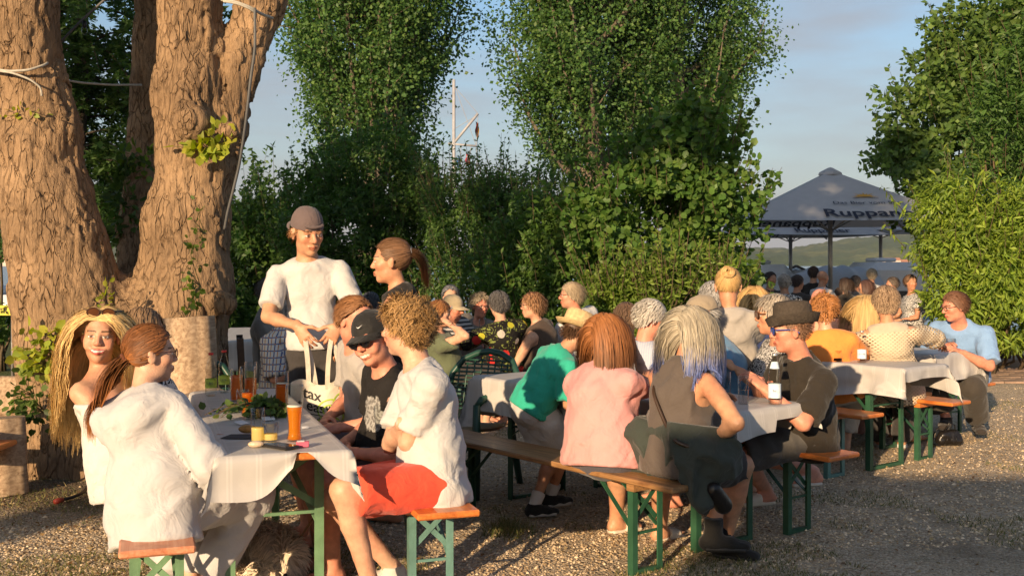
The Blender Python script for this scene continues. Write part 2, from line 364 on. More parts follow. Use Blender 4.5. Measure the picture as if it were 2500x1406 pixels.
def human(name_label, pel, head, yaw, hy=None, hp=0, hr=0, sc=1.0, fem=False, gir=1.0, skin=(.50, .27, .17), lh=None, rh=None, lf=None, rf=None,
          lpole=None, rpole=None, lcurl=.55, rcurl=.55, lpalm=None, rpalm=None, ldir=None, rdir=None, clothes=(), hair=None, shoes=None, lod=1, group=None,
          smile=0.0, lips=None, beard=0.0, seated=True, belly=0.0, footyaw=None, shrug=0.0, bald=0.0, lift=0.0, extra=None, eyes=(.09, .05, .03), brow=None, legs=True, elder=False, kneeout=.06, hs=1.0, fh=None, lyaw=None):
    pel = np.asarray(pel, float); head = np.asarray(head, float)
    Fv = heading(yaw); R = V3(Fv[1], -Fv[0], 0); hy = yaw if hy is None else hy
    base = V3(pel[0], pel[1], 0.0 + lift)
    def loc(p): return V3(pel[0], pel[1], 0) + p[0] * R + p[1] * Fv + p[2] * UP
    H_, HD, HN, HC = ((.023, .0058, .0068, .0145), (.032, .0105, .0135, .0235), (.040, .0165, .020, .038))[lod]
    HD = fh or HD; HS = (.0078, .013, .02)[lod]
    # head frame
    Yh = heading(hy); Xh = V3(Yh[1], -Yh[0], 0); Zh = UP.copy()
    a = math.radians(-hp); Yh = rot_axis(Yh, Xh, a); Zh = rot_axis(Zh, Xh, a)
    a = math.radians(hr); Xh = rot_axis(Xh, Yh, a); Zh = rot_axis(Zh, Yh, a)
    AX = np.array([Xh, Yh, Zh]); hsz = (.96 if fem else 1.0) * hs * (sc if sc < .9 else .5 + .5 * sc)
    def hl(x, y, z): return head + hsz * (x * Xh + y * Yh + z * Zh)
    # spine
    T = unit(head - pel); nd = unit(.55 * T + .45 * Zh)
    Nk = head - nd * .165 * sc - Yh * .015 * sc - Fv * .012 * sc
    tl = np.linalg.norm(Nk - pel)
    W = pel + (Nk - pel) * .32 - Fv * .012 * sc; C = pel + (Nk - pel) * .66 - Fv * .022 * sc
    Tn = unit(Nk - C + 1e-6)
    Rt = unit(R - T * np.dot(R, T)); Ft = np.cross(UP, Rt); Ft = unit(Fv - T * np.dot(Fv, T))
    g = gir * sc
    sw = (.162 if fem else .190) * sc * (.6 + .4 * gir); gc = sc * (.5 + .5 * gir)
    SL = Nk - Tn * (.084 - shrug) * sc - Rt * sw; SR = Nk - Tn * (.084 - shrug) * sc + Rt * sw
    torso = []
    pw, pd = ((.164, .116) if fem else (.152, .113)); ww, wd = ((.118, .092) if fem else (.134, .102)); cw, cd = ((.124, .100) if fem else (.148, .110))
    torso.append(ec(pel - T * .03 * sc, pel + T * .07 * sc, (pw * g, pd * g), (pw * g * .96, pd * g), R, k=.05))
    torso.append(ec(pel + T * .07 * sc, W, (pw * g * .95, pd * g * .95), (ww * g, wd * g), R, k=.06))
    torso.append(ec(W, C, (ww * g, wd * g), (cw * gc, cd * g), R, k=.05))
    torso.append(ec(C, Nk - Tn * .07 * sc, (cw * gc, cd * g), (.110 * sc, .075 * sc), R, k=.05))
    torso.append(ec(SL + Rt * .02 * sc, Nk - Tn * .045 * sc, .043 * sc, .046 * sc, k=.05)); torso.append(ec(SR - Rt * .02 * sc, Nk - Tn * .045 * sc, .043 * sc, .046 * sc, k=.05))
    if fem:
        for s in (-1, 1): torso.append(el(C + Ft * .075 * g + Rt * s * .065 * g - Tn * .015 * sc, .072 * g, k=.05))
    if belly: torso.append(el((W + pel) / 2 + Ft * .05 * g, (.15 * g, .11 * g * (1 + belly), .14 * sc), [Rt, Ft, T], k=.06))
    neck = [ec(Nk - Tn * .05 * sc - Fv * .01 * sc, head - Zh * .07 * hsz - Yh * .015 * hsz, (.064 if not fem else .052) * sc, (.054 if not fem else .045) * sc, k=.03)]
    # arms
    lu, lfm = .285 * sc, .255 * sc; arms = {}
    for side, S, tgt, pole in ((-1, SL, lh, lpole), (1, SR, rh, rpole)):
        if tgt is None: tgt = (side * .16, .30, pel[2] + .12)
        tw = loc(tgt) if not isinstance(tgt, np.ndarray) else tgt
        pw_ = R * side * .55 - UP * .75 - Fv * .35 if pole is None else (pole[0] * R + pole[1] * Fv + pole[2] * UP)
        E, Wr = two_bone(S, tw, lu, lfm, pw_); arms[side] = (S, E, Wr)
    ar = .92 if fem else 1.06
    armp = {}
    for side in (-1, 1):
        S, E, Wr = arms[side]; q = sc * ar * (.55 + .45 * gir)
        armp[side] = [ec(S, E, .052 * q, .040 * q, k=.035), ec(S + (E - S) * .25, S + (E - S) * .7, .049 * q, .044 * q, k=.02),
                      ec(E, E + (Wr - E) * .35, .039 * q, .041 * q, k=.02), ec(E + (Wr - E) * .35, Wr, (.041 * q, .038 * q), (.027 * q, .022 * q), k=.02)]
    hands = {}
    for side, curl, pn, dr in ((-1, lcurl, lpalm, ldir), (1, rcurl, rpalm, rdir)):
        S, E, Wr = arms[side]; D = unit(Wr - E) if dr is None else unit(dr)
        n = (-UP * .8 - R * side * .5) if pn is None else np.asarray(pn, float)
        hands[side] = hand_prims(Wr, D, n, side == 1, sc * (.92 if fem else 1.0), curl)
    # legs
    Fl = heading(yaw if lyaw is None else lyaw); Rl = V3(Fl[1], -Fl[0], 0); th, sh = .425 * sc, .415 * sc; legp = {}; legj = {}; footp = {}
    for side, ft in ((-1, lf), (1, rf)):
        hj = pel + Rl * side * .088 * g - T * .02
        if ft is None: ft = (side * .12, .36 if seated else .02, .085)
        fw = loc(ft) if not isinstance(ft, np.ndarray) else ft
        pole = Fl * 1.0 + UP * .35 + Rl * side * kneeout * 4 if seated else Fl + Rl * side * .1
        K, A = two_bone(hj, fw, th, sh, pole); legj[side] = (hj, K, A); q = sc * (.5 + .5 * gir)
        fa = heading(yaw if footyaw is None else (footyaw[0 if side < 0 else 1])); 
        legp[side] = [ec(hj, K, (.088 if not fem else .090) * q, .058 * q, k=.04), ec(K, K + (A - K) * .35, .055 * q, .058 * q, k=.025), ec(K + (A - K) * .35, A, .056 * q, .037 * q, k=.02), el(K, .056 * q, k=.02)]
        s0 = A - UP * .045 * sc
        footp[side] = [ec(s0 - fa * .035 * sc, s0 + fa * .09 * sc, (.036 * sc, .034 * sc), (.042 * sc, .026 * sc), np.cross(fa, UP), k=.02),
                       ec(s0 + fa * .09 * sc - UP * .006, s0 + fa * .165 * sc - UP * .012 * sc, (.042 * sc, .024 * sc), (.036 * sc, .016 * sc), np.cross(fa, UP), k=.015), ec(A, s0, .035 * sc, .034 * sc, k=.02)]
    # head
    hd = []
    def he(c, r, k=.02, op='u'): hd.append(el(hl(*c), np.array(r) * hsz, AX, k=k, op=op))
    def hc(a_, b_, ra, rb=None, k=.012, op='u'):
        f = lambda r: (r * hsz if np.isscalar(r) else (r[0] * hsz, r[1] * hsz)); hd.append(ec(hl(*a_), hl(*b_), f(ra), f(ra if rb is None else rb), Xh, k=k, op=op))
    jw = .90 if fem else 1.0
    he((0, -.012, .03), (.075, .095, .087)); he((0, .026, -.035), (.060 * jw, .062, .078), .03); he((0, .018, -.07), (.054 * jw, .052, .042), .03)
    he((0, .066, -.098), (.022 * jw, .02, .019), .025); 
    for s in (-1, 1):
        he((s * .040, .056, -.022), (.024, .024, .022), .025)
        he((s * .077, -.008, -.012), (.009, .019, .031), .008); he((s * .083, -.016, .002), (.006, .012, .018), .006)
        if lod < 2: he((s * .031, .097, .002), (.016, .013, .010), .012, 's')
    hc((-.036, .078, .022), (.036, .078, .022), .012, k=.02)
    nl = .105 if fem else .109; hc((0, .084, .012), (0, nl, -.026), .0085, .0115 if fem else .0125, .012)
    for s in (-1, 1): he((s * .012, .097, -.031), (.0085, .010, .008), .008)
    if lod < 2:
        for s in (-1, 1): he((s * .031, .0785, .001), (.0135, .0125, .0125), .003)
        mw = .023 + .007 * smile
        hc((-mw, .083 , -.060 + .006 * smile), (0, .0925, -.060), .0065, .0075, .008); hc((mw, .083, -.060 + .006 * smile), (0, .0925, -.060), .0065, .0075, .008)
        hc((-mw * .8, .083, -.069), (0, .0915, -.072), .006, .0075, .008); hc((mw * .8, .083, -.069), (0, .0915, -.072), .006, .0075, .008)
        if smile > .3:
            for s in (-1, 1): he((s * .043, .064, -.045), (.017, .017, .017), .02)
    allp = torso + neck + hd
    for s in (-1, 1): allp += armp[s] + hands[s]
    if legs:
        for s in (-1, 1): allp += legp[s] + footp[s]
    # windows with a finer grid: head and both hands
    boxes = [(HD, head - V3(.14, .14, .155) * hsz, head + .15 * hsz)]
    for s in (-1, 1):
        c = arms[s][2] + unit(arms[s][2] - arms[s][1] if (ldir if s < 0 else rdir) is None else (ldir if s < 0 else rdir)) * .085 * sc; boxes.append((HN, c - .105 * sc, c + .105 * sc))
    v, f = sdf_mesh(allp, H_); cen = v[f].mean(1); keep = np.ones(len(f), bool)
    for hh, b0, b1 in boxes: keep &= ~((cen > b0 + H_ * .6) & (cen < b1 - H_ * .6)).all(1)
    parts = [(v, f[keep])]
    for i, (hh, b0, b1) in enumerate(boxes):
        sel = [p for p in allp if (p_box(p, .05)[0] < b1).all() and (p_box(p, .05)[1] > b0).all()]
        pv, pf = sdf_mesh(sel, hh, box=(b0, b1))
        if i > 0 and len(pf):                   # no double surface where two windows overlap
            pc = pv[pf].mean(1); k2 = np.ones(len(pf), bool)
            for _, c0, c1 in boxes[:i]: k2 &= ~((pc > c0) & (pc < c1)).all(1)
            pf = pf[k2]
        parts.append((pv, pf))
    v, f = join_nets(parts)
    # colours on the skin
    q = (v - head) @ AX.T / hsz; x, y, z = q[:, 0], q[:, 1], q[:, 2]
    col = np.tile(np.array(skin), (len(v), 1)); nz = vnoise(v * 28, 3)[:, None] * .08; n2 = vnoise(v * 11, 4)[:, None]; col = col * (1 + nz) * (1 + n2 * np.array([.04, -.07, -.08]))
    inh = (np.abs(x) < .1) & (np.abs(z) < .13) & (np.abs(y) < .13)
    blush = np.exp(-(((np.abs(x) - .042) / .02) ** 2 + ((z + .028) / .02) ** 2)) + .8 * np.exp(-((x / .012) ** 2 + ((z + .028) / .015) ** 2)) * (y > .08)
    col = col * (1 + (inh * blush)[:, None] * np.array([.06, -.16, -.16]))
    hcol = np.array(hair['col']) if hair else np.array(skin)
    if hair:
        e = ((q - SCALP_C) / SCALP_R); rr = np.sqrt((e ** 2).sum(1))
        sc_m = inh & (z > hairline_z(y, bald) + .006) & (rr > .80) & ~((np.abs(x) > .074) & (z < .025))
        col[sc_m] = hcol * .85
    fr = inh & (y > .045)
    if lod < 2:
        bc = np.array(brow if brow is not None else hcol * .55)
        bz = .0265 - 4.5 * (np.abs(x) - .03) ** 2
        m = fr & (np.abs(z - bz) < .0042) & (np.abs(x) > .011) & (np.abs(x) < .052); col[m] = bc
        dx = np.abs(x) - .031
        m = fr & ((dx / .0145) ** 2 + ((z - .001) / .0062) ** 2 < 1); col[m] = (.62, .55, .50)
        m = fr & (dx ** 2 + (z - .001) ** 2 < .0058 ** 2); col[m] = eyes
        m = fr & ((dx / .016) ** 2 + ((z - .0015) / .0085) ** 2 < 1) & (z > .0045); col[m] = np.array(skin) * .28
        lc = np.array(lips) if lips is not None else np.array(skin) * np.array([.82, .55, .52])
        mw = .023 + .007 * smile; zc = -.0655 + .006 * smile * (np.abs(x) / mw) ** 2
        m = fr & (np.abs(x) < mw * 1.08) & (np.abs(z - zc) < .0115 * np.sqrt(np.clip(1 - (x / (mw * 1.1)) ** 2, 0, 1))) & (y > .07); col[m] = lc
        if smile > .3:
            m2 = m & (np.abs(z - zc - .001) < .005 * np.sqrt(np.clip(1 - (x / mw) ** 2, 0, 1))); col[m2] = (.72, .66, .56)
        else:
            m2 = m & (np.abs(z - zc) < .0018); col[m2] = lc * .45
        m = fr & (((np.abs(x) - .008) / .004) ** 2 + ((z + .0375) / .003) ** 2 < 1); col[m] = np.array(skin) * .3
    if beard:
        m = inh & (y > .0) & (z < -.03 - .3 * np.clip(.05 - y, 0, 1)) & (z > -.125) & ~((np.abs(x) < .024) & (np.abs(z + .066) < .009)) & ~((np.abs(x) < .02) & (z > -.045)); col[m] = col[m] * (1 - beard) + hcol * .8 * beard
    body = np_mesh('person', v, f, mat('skin', attr=True, rough=.48, var=.13, scale=34, bump=.2, bscale=150, spec=.4), None, base, True, np.clip(col, 0, 1))
    tag(body, name_label, 'person', group)
    # clothes
    rs = np.random.default_rng(abs(hash(name_label)) % 1000 if False else sum(map(ord, name_label)))
    for cl in clothes:
        kd = cl['k']; lo_ = cl.get('loose', .014); pr = []; cuts = []; amp = cl.get('wr', .009 if lod < 2 else 0)
        if kd in ('shirt', 'tank'):
            pr = [dict(p) for p in torso]
            for p_ in pr[:2]: p_['ra'] = p_['ra'] + np.float32(.018 * sc); p_['rb'] = p_['rb'] + np.float32(.012 * sc)
            hem = cl.get('hem', .10) * sc
            pr.append(ec(pel - T * hem, W, (pw * g * cl.get('hw', 1.03) + .024, pd * g * cl.get('hw', 1.03) + .024), (ww * g * 1.08 + .012, wd * g * 1.05 + .010), R, k=.04))
            if cl.get('boxy'): pr.append(ec(pel, C, (cw * g * cl['boxy'], cd * g * cl['boxy']), (cw * g * cl['boxy'], cd * g * cl['boxy']), R, k=.05))
            cuts.append((pel - T * hem, -unit(T + Ft * cl.get('hemtilt', 0))))
            if 'off' in cl: cuts.append((Nk - Tn * cl['off'] * sc, unit(Tn + Ft * .1)))
            else: cuts.append((Nk + Tn * (.012 - cl.get('neck', 0)) * sc, unit(Tn + Ft * cl.get('scoop', .45))))
            sl = cl.get('sleeve', .55)
            if kd == 'shirt' and sl > 0:
                for s in (-1, 1):
                    S, E, Wr = arms[s]; u1 = unit(E - S); fl = cl.get('flare', .018); qa = sc * ar * (.55 + .45 * gir)
                    if sl <= 1:
                        end = S + (E - S) * sl; pr.append(ec(S, S + (E - S) * min(1.1, sl + .25), .049 * qa, (.045 * qa + fl), k=.010, cuts=[(end, u1)]))
                    else:
                        pr.append(ec(S, E, .048 * qa, .042 * qa + fl * .6, k=.010)); u2 = unit(Wr - E); end = E + (Wr - E) * (sl - 1)
                        pr.append(ec(E, E + (Wr - E) * min(1.15, sl - .8), .042 * qa + fl * .6, .030 * qa + fl, k=.012, cuts=[(end, u2)]))
            if kd == 'tank':
                for s in (-1, 1): pr.append(el(arms[s][0] + Rt * s * .012 - Tn * .02, (.062 * sc, .11 * sc, cl.get('arm', .105) * sc), [Rt, Ft, Tn], k=.02, op='s', grow=False))
            if cl.get('collar'):
                rc_ = .070 * sc if not fem else .06 * sc; cc = Nk + Tn * .012 * sc + Fv * .004
                cuts = [cuts[0]]
                for i in range(14):
                    a0, a1 = i / 14 * 2 * math.pi, (i + 1) / 14 * 2 * math.pi
                    pt = lambda t: cc + Rt * math.sin(t) * rc_ + Ft * math.cos(t) * rc_ * 1.0 - Tn * max(0, math.cos(t)) * .03 * sc
                    if abs(a0 - 0) < .3 or a0 > 6.0: continue
                    pr.append(ec(pt(a0), pt(a1), (.016 * sc, .010), (.016 * sc, .010), Tn, k=.008, grow=False))
                # open the neck hole
                pr.append(ec(Nk - Tn * .0, Nk + Tn * .2, rc_ * .9, rc_ * 1.1, k=.012, grow=False, op='s'))
            if cl.get('hood'):
                cc = Nk - Ft * .085 * sc - Tn * .03
                for i in range(9):
                    a0 = -1.9 + i * .475; p0 = cc + Rt * math.sin(a0) * .12 * sc - Ft * (math.cos(a0) * .05 - .02) * sc - Tn * (.05 * (1 + math.cos(a0)) + .0) * sc
                    a1 = a0 + .475; p1 = cc + Rt * math.sin(a1) * .12 * sc - Ft * (math.cos(a1) * .05 - .02) * sc - Tn * (.05 * (1 + math.cos(a1)) + .0) * sc
                    pr.append(ec(p0, p1, .038 * sc, k=.035, grow=False))
                pr.append(el(cc - Tn * .10 * sc - Ft * .01, (.10 * sc, .04 * sc, .09 * sc), [Rt, Ft, Tn], k=.05, grow=False))
        else:
            p0 = dict(torso[0]); p0['ra'] = p0['ra'] - np.float32(.008); p0['rb'] = p0['rb'] - np.float32(.012); pr = [p0, ec(pel, pel + T * .09 * sc, (pw * g * .92, pd * g * .92), (pw * g * .84, pd * g * .84), R, k=.04)]
            cuts.append((pel + T * cl.get('rise', .085) * sc, unit(UP * 1.0 + T * .0) if seated else T)); ln = cl.get('len', .6); fl = cl.get('flare', .012)
            for s in (-1, 1):
                hj, K, A = legj[s]; q_ = sc * (.5 + .5 * gir); u1 = unit(K - hj); u2 = unit(A - K)
                if ln <= 1: pr.append(ec(hj, hj + (K - hj) * min(1.2, ln + .25), .094 * q_, .068 * q_ + fl, k=.03, cuts=[(hj + (K - hj) * ln, u1)]))
                else:
                    pr.append(ec(hj, K, .094 * q_, .062 * q_ + fl * .7, k=.03)); pr.append(el(K, .064 * q_, k=.03)); e_ = K + (A - K) * (ln - 1)
                    pr.append(ec(K, K + (A - K) * min(1.2, ln - .85), .062 * q_ + fl * .7, .046 * q_ + fl, k=.03, cuts=[(e_, u2)]))
            if cl.get('skirt'):
                hjL, KL, _ = legj[-1]; hjR, KR, _ = legj[1]; m0 = (hjL + hjR) / 2; m1 = (KL + KR) / 2; ax_ = unit(m1 - m0); e_ = m0 + (m1 - m0) * ln
                pr.append(ec(m0, m0 + (m1 - m0) * min(1.3, ln + .3), (.17 * q_, .09 * q_), (.17 * q_ + fl, .085 * q_ + fl), R, k=.05, cuts=[(e_, ax_)]))
        sd = rs.random(3) * 20; fq = cl.get('wf', 11.0)
        kv = unit(T * .5 + R * rs.uniform(-.7, .7) + Fv * .3)
        def disp(P, sd=sd, amp=amp, fq=fq, kv=kv):
            Q = P + sd; wq = vnoise(Q * 6, 5)[:, None] * .06
            al = (Q @ kv)[:, None]; A_ = Q - al * kv * .72
            r1 = 1 - np.abs(vnoise((A_ + wq) * fq, 6)) * 2; r2 = 1 - np.abs(vnoise((A_ + wq) * fq * 2.3, 7)) * 2
            return -amp * (np.clip(r1, -.8, 1) * .8 + .5 * r2) - amp * .15
        v2, f2 = sdf_mesh(pr, HC if lod else cl.get('h', HC), infl=lo_, cuts=cuts, disp=disp if amp else None)
        o = np_mesh(cl.get('name', {'shirt': 'shirt', 'tank': 'top'}.get(kd, 'trousers')), v2, f2, cl['m'], body, None, True)
        # parent keeps world position: shift the mesh into the body's frame
        co = np.asarray(v2, np.float32) - np.asarray(base, np.float32); o.data.vertices.foreach_set('co', co.ravel()); o.data.update()
        if cl.get('label'): o['label'] = cl['label']
    # shoes
    if shoes and legs:
        for s in (-1, 1):
            hj, K, A = legj[s]; fa = heading(yaw if footyaw is None else (footyaw[0 if s < 0 else 1])); s0 = A - UP * .045 * sc; U_ = np.cross(fa, UP); kd = shoes.get('k', 'sneaker'); zc = A[2] - .085 * sc
            sole = [ec(V3(*(s0 - fa * .035 * sc)[:2], zc + .014), V3(*(s0 + fa * .15 * sc)[:2], zc + .014), (.042 * sc, .016), (.046 * sc, .015), U_, k=.01)]
            cutf = [(V3(0, 0, zc), -UP)]
            if kd == 'slide':
                up = [ec(s0 + fa * .055 * sc, s0 + fa * .115 * sc - UP * .006, (.049 * sc, .037 * sc), (.048 * sc, .028 * sc), U_, k=.01, cuts=[(s0 + fa * .045 * sc, -fa), (s0 + fa * .13 * sc, fa)])]
                v2, f2 = sdf_mesh(sole + up, HS, cuts=cutf)
                o = np_mesh('sandal', v2 - base, f2, shoes['m'], body)
            else:
                up = [dict(p) for p in footp[s][:2]]; top = shoes.get('top', .0)
                up.append(ec(s0, A + UP * top, .040 * sc, .042 * sc, k=.02, cuts=[(A + UP * (top + .01), UP)]))
                v2, f2 = sdf_mesh(up, HS, infl=.007, cuts=cutf); o = np_mesh('shoe', v2 - base, f2, shoes['m'], body)
                v2, f2 = sdf_mesh(sole, HS, infl=.004, cuts=cutf); np_mesh('sole', v2 - base, f2, shoes.get('sm', shoes['m']), o)
                if shoes.get('sock'):
                    v2, f2 = sdf_mesh([ec(A, A + unit(K - A) * .11 * sc, .037 * sc, .046 * sc, k=.01, cuts=[(A + unit(K - A) * .10 * sc, unit(K - A))])], HS, infl=.006)
                    np_mesh('sock', v2 - base, f2, shoes['sock'], body)
    info = dict(body=body, base=base, hl=hl, AX=AX, hsz=hsz, head=head, prims=allp, torso=torso, arms=arms, legj=legj, Nk=Nk, C=C, W=W, pel=pel, T=T, Tn=Tn, R=R, F=Fv, Ft=Ft, Rt=Rt, lod=lod, sc=sc)
    if hair and hair.get('k'): make_hair(info, hair, bald)
    return info

def strand_mesh(paths, rad, cols, sides=3):
    """paths (n,m,3), rad (n,m) or (m,), cols (n,m,3) -> verts, faces, colours"""
    n, m, _ = paths.shape; rad = np.broadcast_to(rad, (n, m)); t = np.gradient(paths, axis=1); t /= np.linalg.norm(t, axis=2, keepdims=True) + 1e-9
    ref = np.where(np.abs(t[..., 2:3]) > .9, V3(1, 0, 0), UP); u = np.cross(t, ref); u /= np.linalg.norm(u, axis=2, keepdims=True) + 1e-9; w = np.cross(t, u)
    V = []
    for j in range(sides):
        a = 2 * math.pi * j / sides; V.append(paths + rad[..., None] * (math.cos(a) * u + math.sin(a) * w))
    V = np.stack(V, 2).reshape(-1, 3); C = np.repeat(cols[:, :, None, :], sides, 2).reshape(-1, 3)
    b = (np.arange(n)[:, None, None] * m + np.arange(m - 1)[None, :, None]) * sides; j = np.arange(sides)[None, None, :]; j2 = (j + 1) % sides
    F = np.stack([b + j, b + j2, b + sides + j2, b + sides + j], -1).reshape(-1, 4)
    return V, F, C

def ribbon_mesh(paths, rad, cols, center):
    """flat locks lying on the head: two vertices across"""
    n, m, _ = paths.shape; rad = np.broadcast_to(rad, (n, m)); t = np.gradient(paths, axis=1); o = paths - center; o[..., 2] *= .6
    u = np.cross(t, o); u /= np.linalg.norm(u, axis=2, keepdims=True) + 1e-9; tn = t / (np.linalg.norm(t, axis=2, keepdims=True) + 1e-9)
    ro = np.random.default_rng(n).normal(0, .13, (n, 1, 1)); u = u * np.cos(ro) + np.cross(tn, u) * np.sin(ro)
    V = np.stack([paths - rad[..., None] * u, paths + rad[..., None] * u], 2).reshape(-1, 3); C = np.repeat(cols[:, :, None, :], 2, 2).reshape(-1, 3)
    b = (np.arange(n)[:, None] * m + np.arange(m - 1)[None, :]) * 2; F = np.stack([b, b + 1, b + 3, b + 2], -1).reshape(-1, 4)
    return V, F, C

def make_hair(I, hs, bald=0.0):
    rs = np.random.default_rng(hs.get('seed', 1)); lod = I['lod']; AX = I['AX']; hsz = I['hsz']; head = I['head']; kind = hs['k']
    n = int(hs.get('n', 1500) * (.95, .58, .22)[lod]); rad = hs.get('r', .0022) * (1.15, 1.6, 2.8)[lod]; seg = max(4, int(hs.get('seg', 8) * (.72, .5, .4)[lod]))
    i = np.arange(int(n * 1.75)) + .5; ph = np.arccos(1 - 2 * i / len(i)); th = math.pi * (1 + 5 ** .5) * i
    d = np.stack([np.cos(th) * np.sin(ph), np.sin(th) * np.sin(ph), np.cos(ph)], 1); d += rs.normal(0, .03, d.shape); d /= np.linalg.norm(d, axis=1, keepdims=True)
    q = SCALP_C + d * SCALP_R * .985
    ok = (q[:, 2] > hairline_z(q[:, 1], bald)) & ~((np.abs(q[:, 0]) > .066) & (q[:, 2] < .0) & (q[:, 1] > -.03))
    ok &= q[:, 2] < hs.get('zmax', 9)
    q = q[ok]; d = d[ok]; n = len(q); nrm = d / SCALP_R; nrm /= np.linalg.norm(nrm, axis=1, keepdims=True)
    to_w = lambda P: head + hsz * (P @ AX); dw = lambda D: D @ AX
    down = AX @ V3(0, 0, -1)                       # gravity in head frame
    Ls = (max(.044, hs.get('len', .05)) if kind == 'short' and hs.get('len', .05) > .015 else hs.get('len', .05)) * rs.uniform(.75, 1.15, n); off = hs.get('off', .008)
    body_pr = None
    def push(P, o=0.0):                             # keep out of the skull
        e = (P - SCALP_C) / (SCALP_R + off + o); r = np.linalg.norm(e, axis=1, keepdims=True); return np.where(r < 1, SCALP_C + (P - SCALP_C) / np.maximum(r, 1e-6), P)
    paths = []
    def grow(q0, dir0, L, seg, g0, g1, comb=None, cw=0.0, collide=False, drag=None):
        P = q0.copy(); D = dir0 / (np.linalg.norm(dir0, axis=1, keepdims=True) + 1e-9); out = [P.copy()]
        for s in range(seg):
            t = (s + 1) / seg; gw = g0 + (g1 - g0) * t
            D = D * (1 - gw) + down * gw
            if comb is not None: D = D + comb * cw * (1 - t)
            D /= np.linalg.norm(D, axis=1, keepdims=True) + 1e-9
            P = push(P + D * (L / seg)[:, None], .004)
            if collide:
                Wp = to_w(P); cin = hs.get('cin', .016); dd = sdf_points(body_pr, Wp, cin); m = dd < 0
                if m.any():
                    e = .004; gr = np.stack([sdf_points(body_pr, Wp[m] + e * np.eye(3)[a], cin) - dd[m] for a in range(3)], 1); gr /= np.linalg.norm(gr, axis=1, keepdims=True) + 1e-9
                    P[m] = P[m] + ((-dd[m])[:, None] * gr) @ AX.T / hsz
            out.append(P.copy())
        return np.stack(out, 1)
    if hs.get('collide', kind in ('long', 'pony')): body_pr = I['torso'] + [p for s in (-1, 1) for p in [ec(I['arms'][s][0], I['arms'][s][1], .055, .05, k=.03)]]
    side = np.sign(q[:, 0] + rs.normal(0, .006, n) - hs.get('part', 0.0))[:, None] * V3(1, 0, 0)
    if kind == 'short':
        comb = V3(0, hs.get('fwd', -.6), -.35) + side * .25 * hs.get('sidew', 1.0)
        tang = comb - nrm * (nrm @ np.ones(3) * 0)[:, None]
        paths.append(grow(q, nrm * hs.get('up', .55) * .38 + tang * .9 + rs.normal(0, .085, (n, 3)), Ls, seg, .05, .22))
    elif kind == 'curly':
        fl = np.stack([vnoise(q * 38, 11), vnoise(q * 38, 12), vnoise(q * 38, 13)], 1)
        P = grow(q, nrm * .55 + side * .25 + V3(0, hs.get('fwd', .1), .05) + fl * .9 + rs.normal(0, .10, (n, 3)), Ls, seg, .08, .38); paths.append(P)
    elif kind == 'long':
        back = V3(0, hs.get('backw', -.5), 0)
        paths.append(grow(q, nrm * .28 + side * .5 + back + rs.normal(0, .05, (n, 3)), Ls, seg, .25, .55, None, 0, hs.get('collide', True)))
    elif kind in ('pony', 'bun'):
        tie = np.array(hs.get('tie', (0, -.105, .03)), float); k = seg; P = []
        for s in range(k + 1):
            t = s / k; X = q * (1 - t) + tie * t; e = (X - SCALP_C) / (SCALP_R + off * .8); r = np.linalg.norm(e, axis=1, keepdims=True)
            X = np.where(r < 1.0, SCALP_C + (X - SCALP_C) / np.maximum(r, .02), X); P.append(X)
        P = np.stack(P, 1); P += rs.normal(0, .0022, (n, 1, 3)); paths.append(P)
        if kind == 'pony':
            nt = int(hs.get('nt', 320) * (1.2, .6, .4)[lod]); q2 = tie + rs.normal(0, .009, (nt, 3)); L2 = hs.get('tail', .32) * rs.uniform(.7, 1.08, nt)
            body_pr = body_pr or I['torso']
            tp = grow(q2, np.tile(np.array(hs.get('tdir', (0, -1, .25)), float), (nt, 1)) + rs.normal(0, .16, (nt, 3)), L2, 12, .10, .45, None, 0, True); 
            # pad to the same number of points
            paths.append(tp)
        else:
            nb = int(160 * (1, .6, .4)[lod]); a0 = rs.uniform(0, 6.28, nb); rr = hs.get('br', .036); mseg = 9; tt = np.linspace(0, 2.6, mseg + 1)[None, :]
            ang = a0[:, None] + tt * rs.choice([-1, 1], (nb, 1)); rho = rr * (.35 + .65 * rs.random((nb, 1))) * (1 - .12 * tt); hgt = rs.uniform(-.5, .9, (nb, 1)) * .022 * np.sqrt(np.clip(1.2 - (rho / rr) ** 2, .05, 1))
            bn = unit(tie - SCALP_C); bu = unit(np.cross(bn, V3(1, .2, 0))); bw = np.cross(bn, bu)
            paths.append(tie + bn * .018 + rho[..., None] * (np.cos(ang)[..., None] * bu + np.sin(ang)[..., None] * bw) + (hgt + .006 * np.sin(ang * 3))[..., None] * bn)
    Vs, Fs, Cs, nn = [], [], [], 0; c0 = np.array(hs['col']); tip = np.array(hs.get('tip', c0)); hv = min(.20, hs.get('hv', .18))
    for P in paths:
        k, m, _ = P.shape; t = np.linspace(0, 1, m); ca = hs.get('curl', 0.0)
        if ca:
            tg = np.gradient(P, axis=1); tg /= np.linalg.norm(tg, axis=2, keepdims=True) + 1e-9; u = np.cross(tg, V3(.3, .2, 1)); u /= np.linalg.norm(u, axis=2, keepdims=True) + 1e-9; w = np.cross(tg, u)
            phs = rs.integers(0, 40, (k, 1)) / 40 * 6.28 + rs.normal(0, .5, (k, 1)); fq = hs.get('cf', 3.0) * 6.28
            P = P + ca * np.clip(t * 3, 0, 1)[None, :, None] * (np.cos(fq * t[None] + phs)[..., None] * u + np.sin(fq * t[None] + phs)[..., None] * w)
        cl_ = vnoise(P[:, 0] * 45, 17)[:, None] * .13 + vnoise(P[:, -1] * 30, 18)[:, None] * .09
        cc = c0 * (1 - hv + 2 * hv * rs.random((k, 1))) * (1 + cl_); cc = cc[:, None, :].repeat(m, 1)
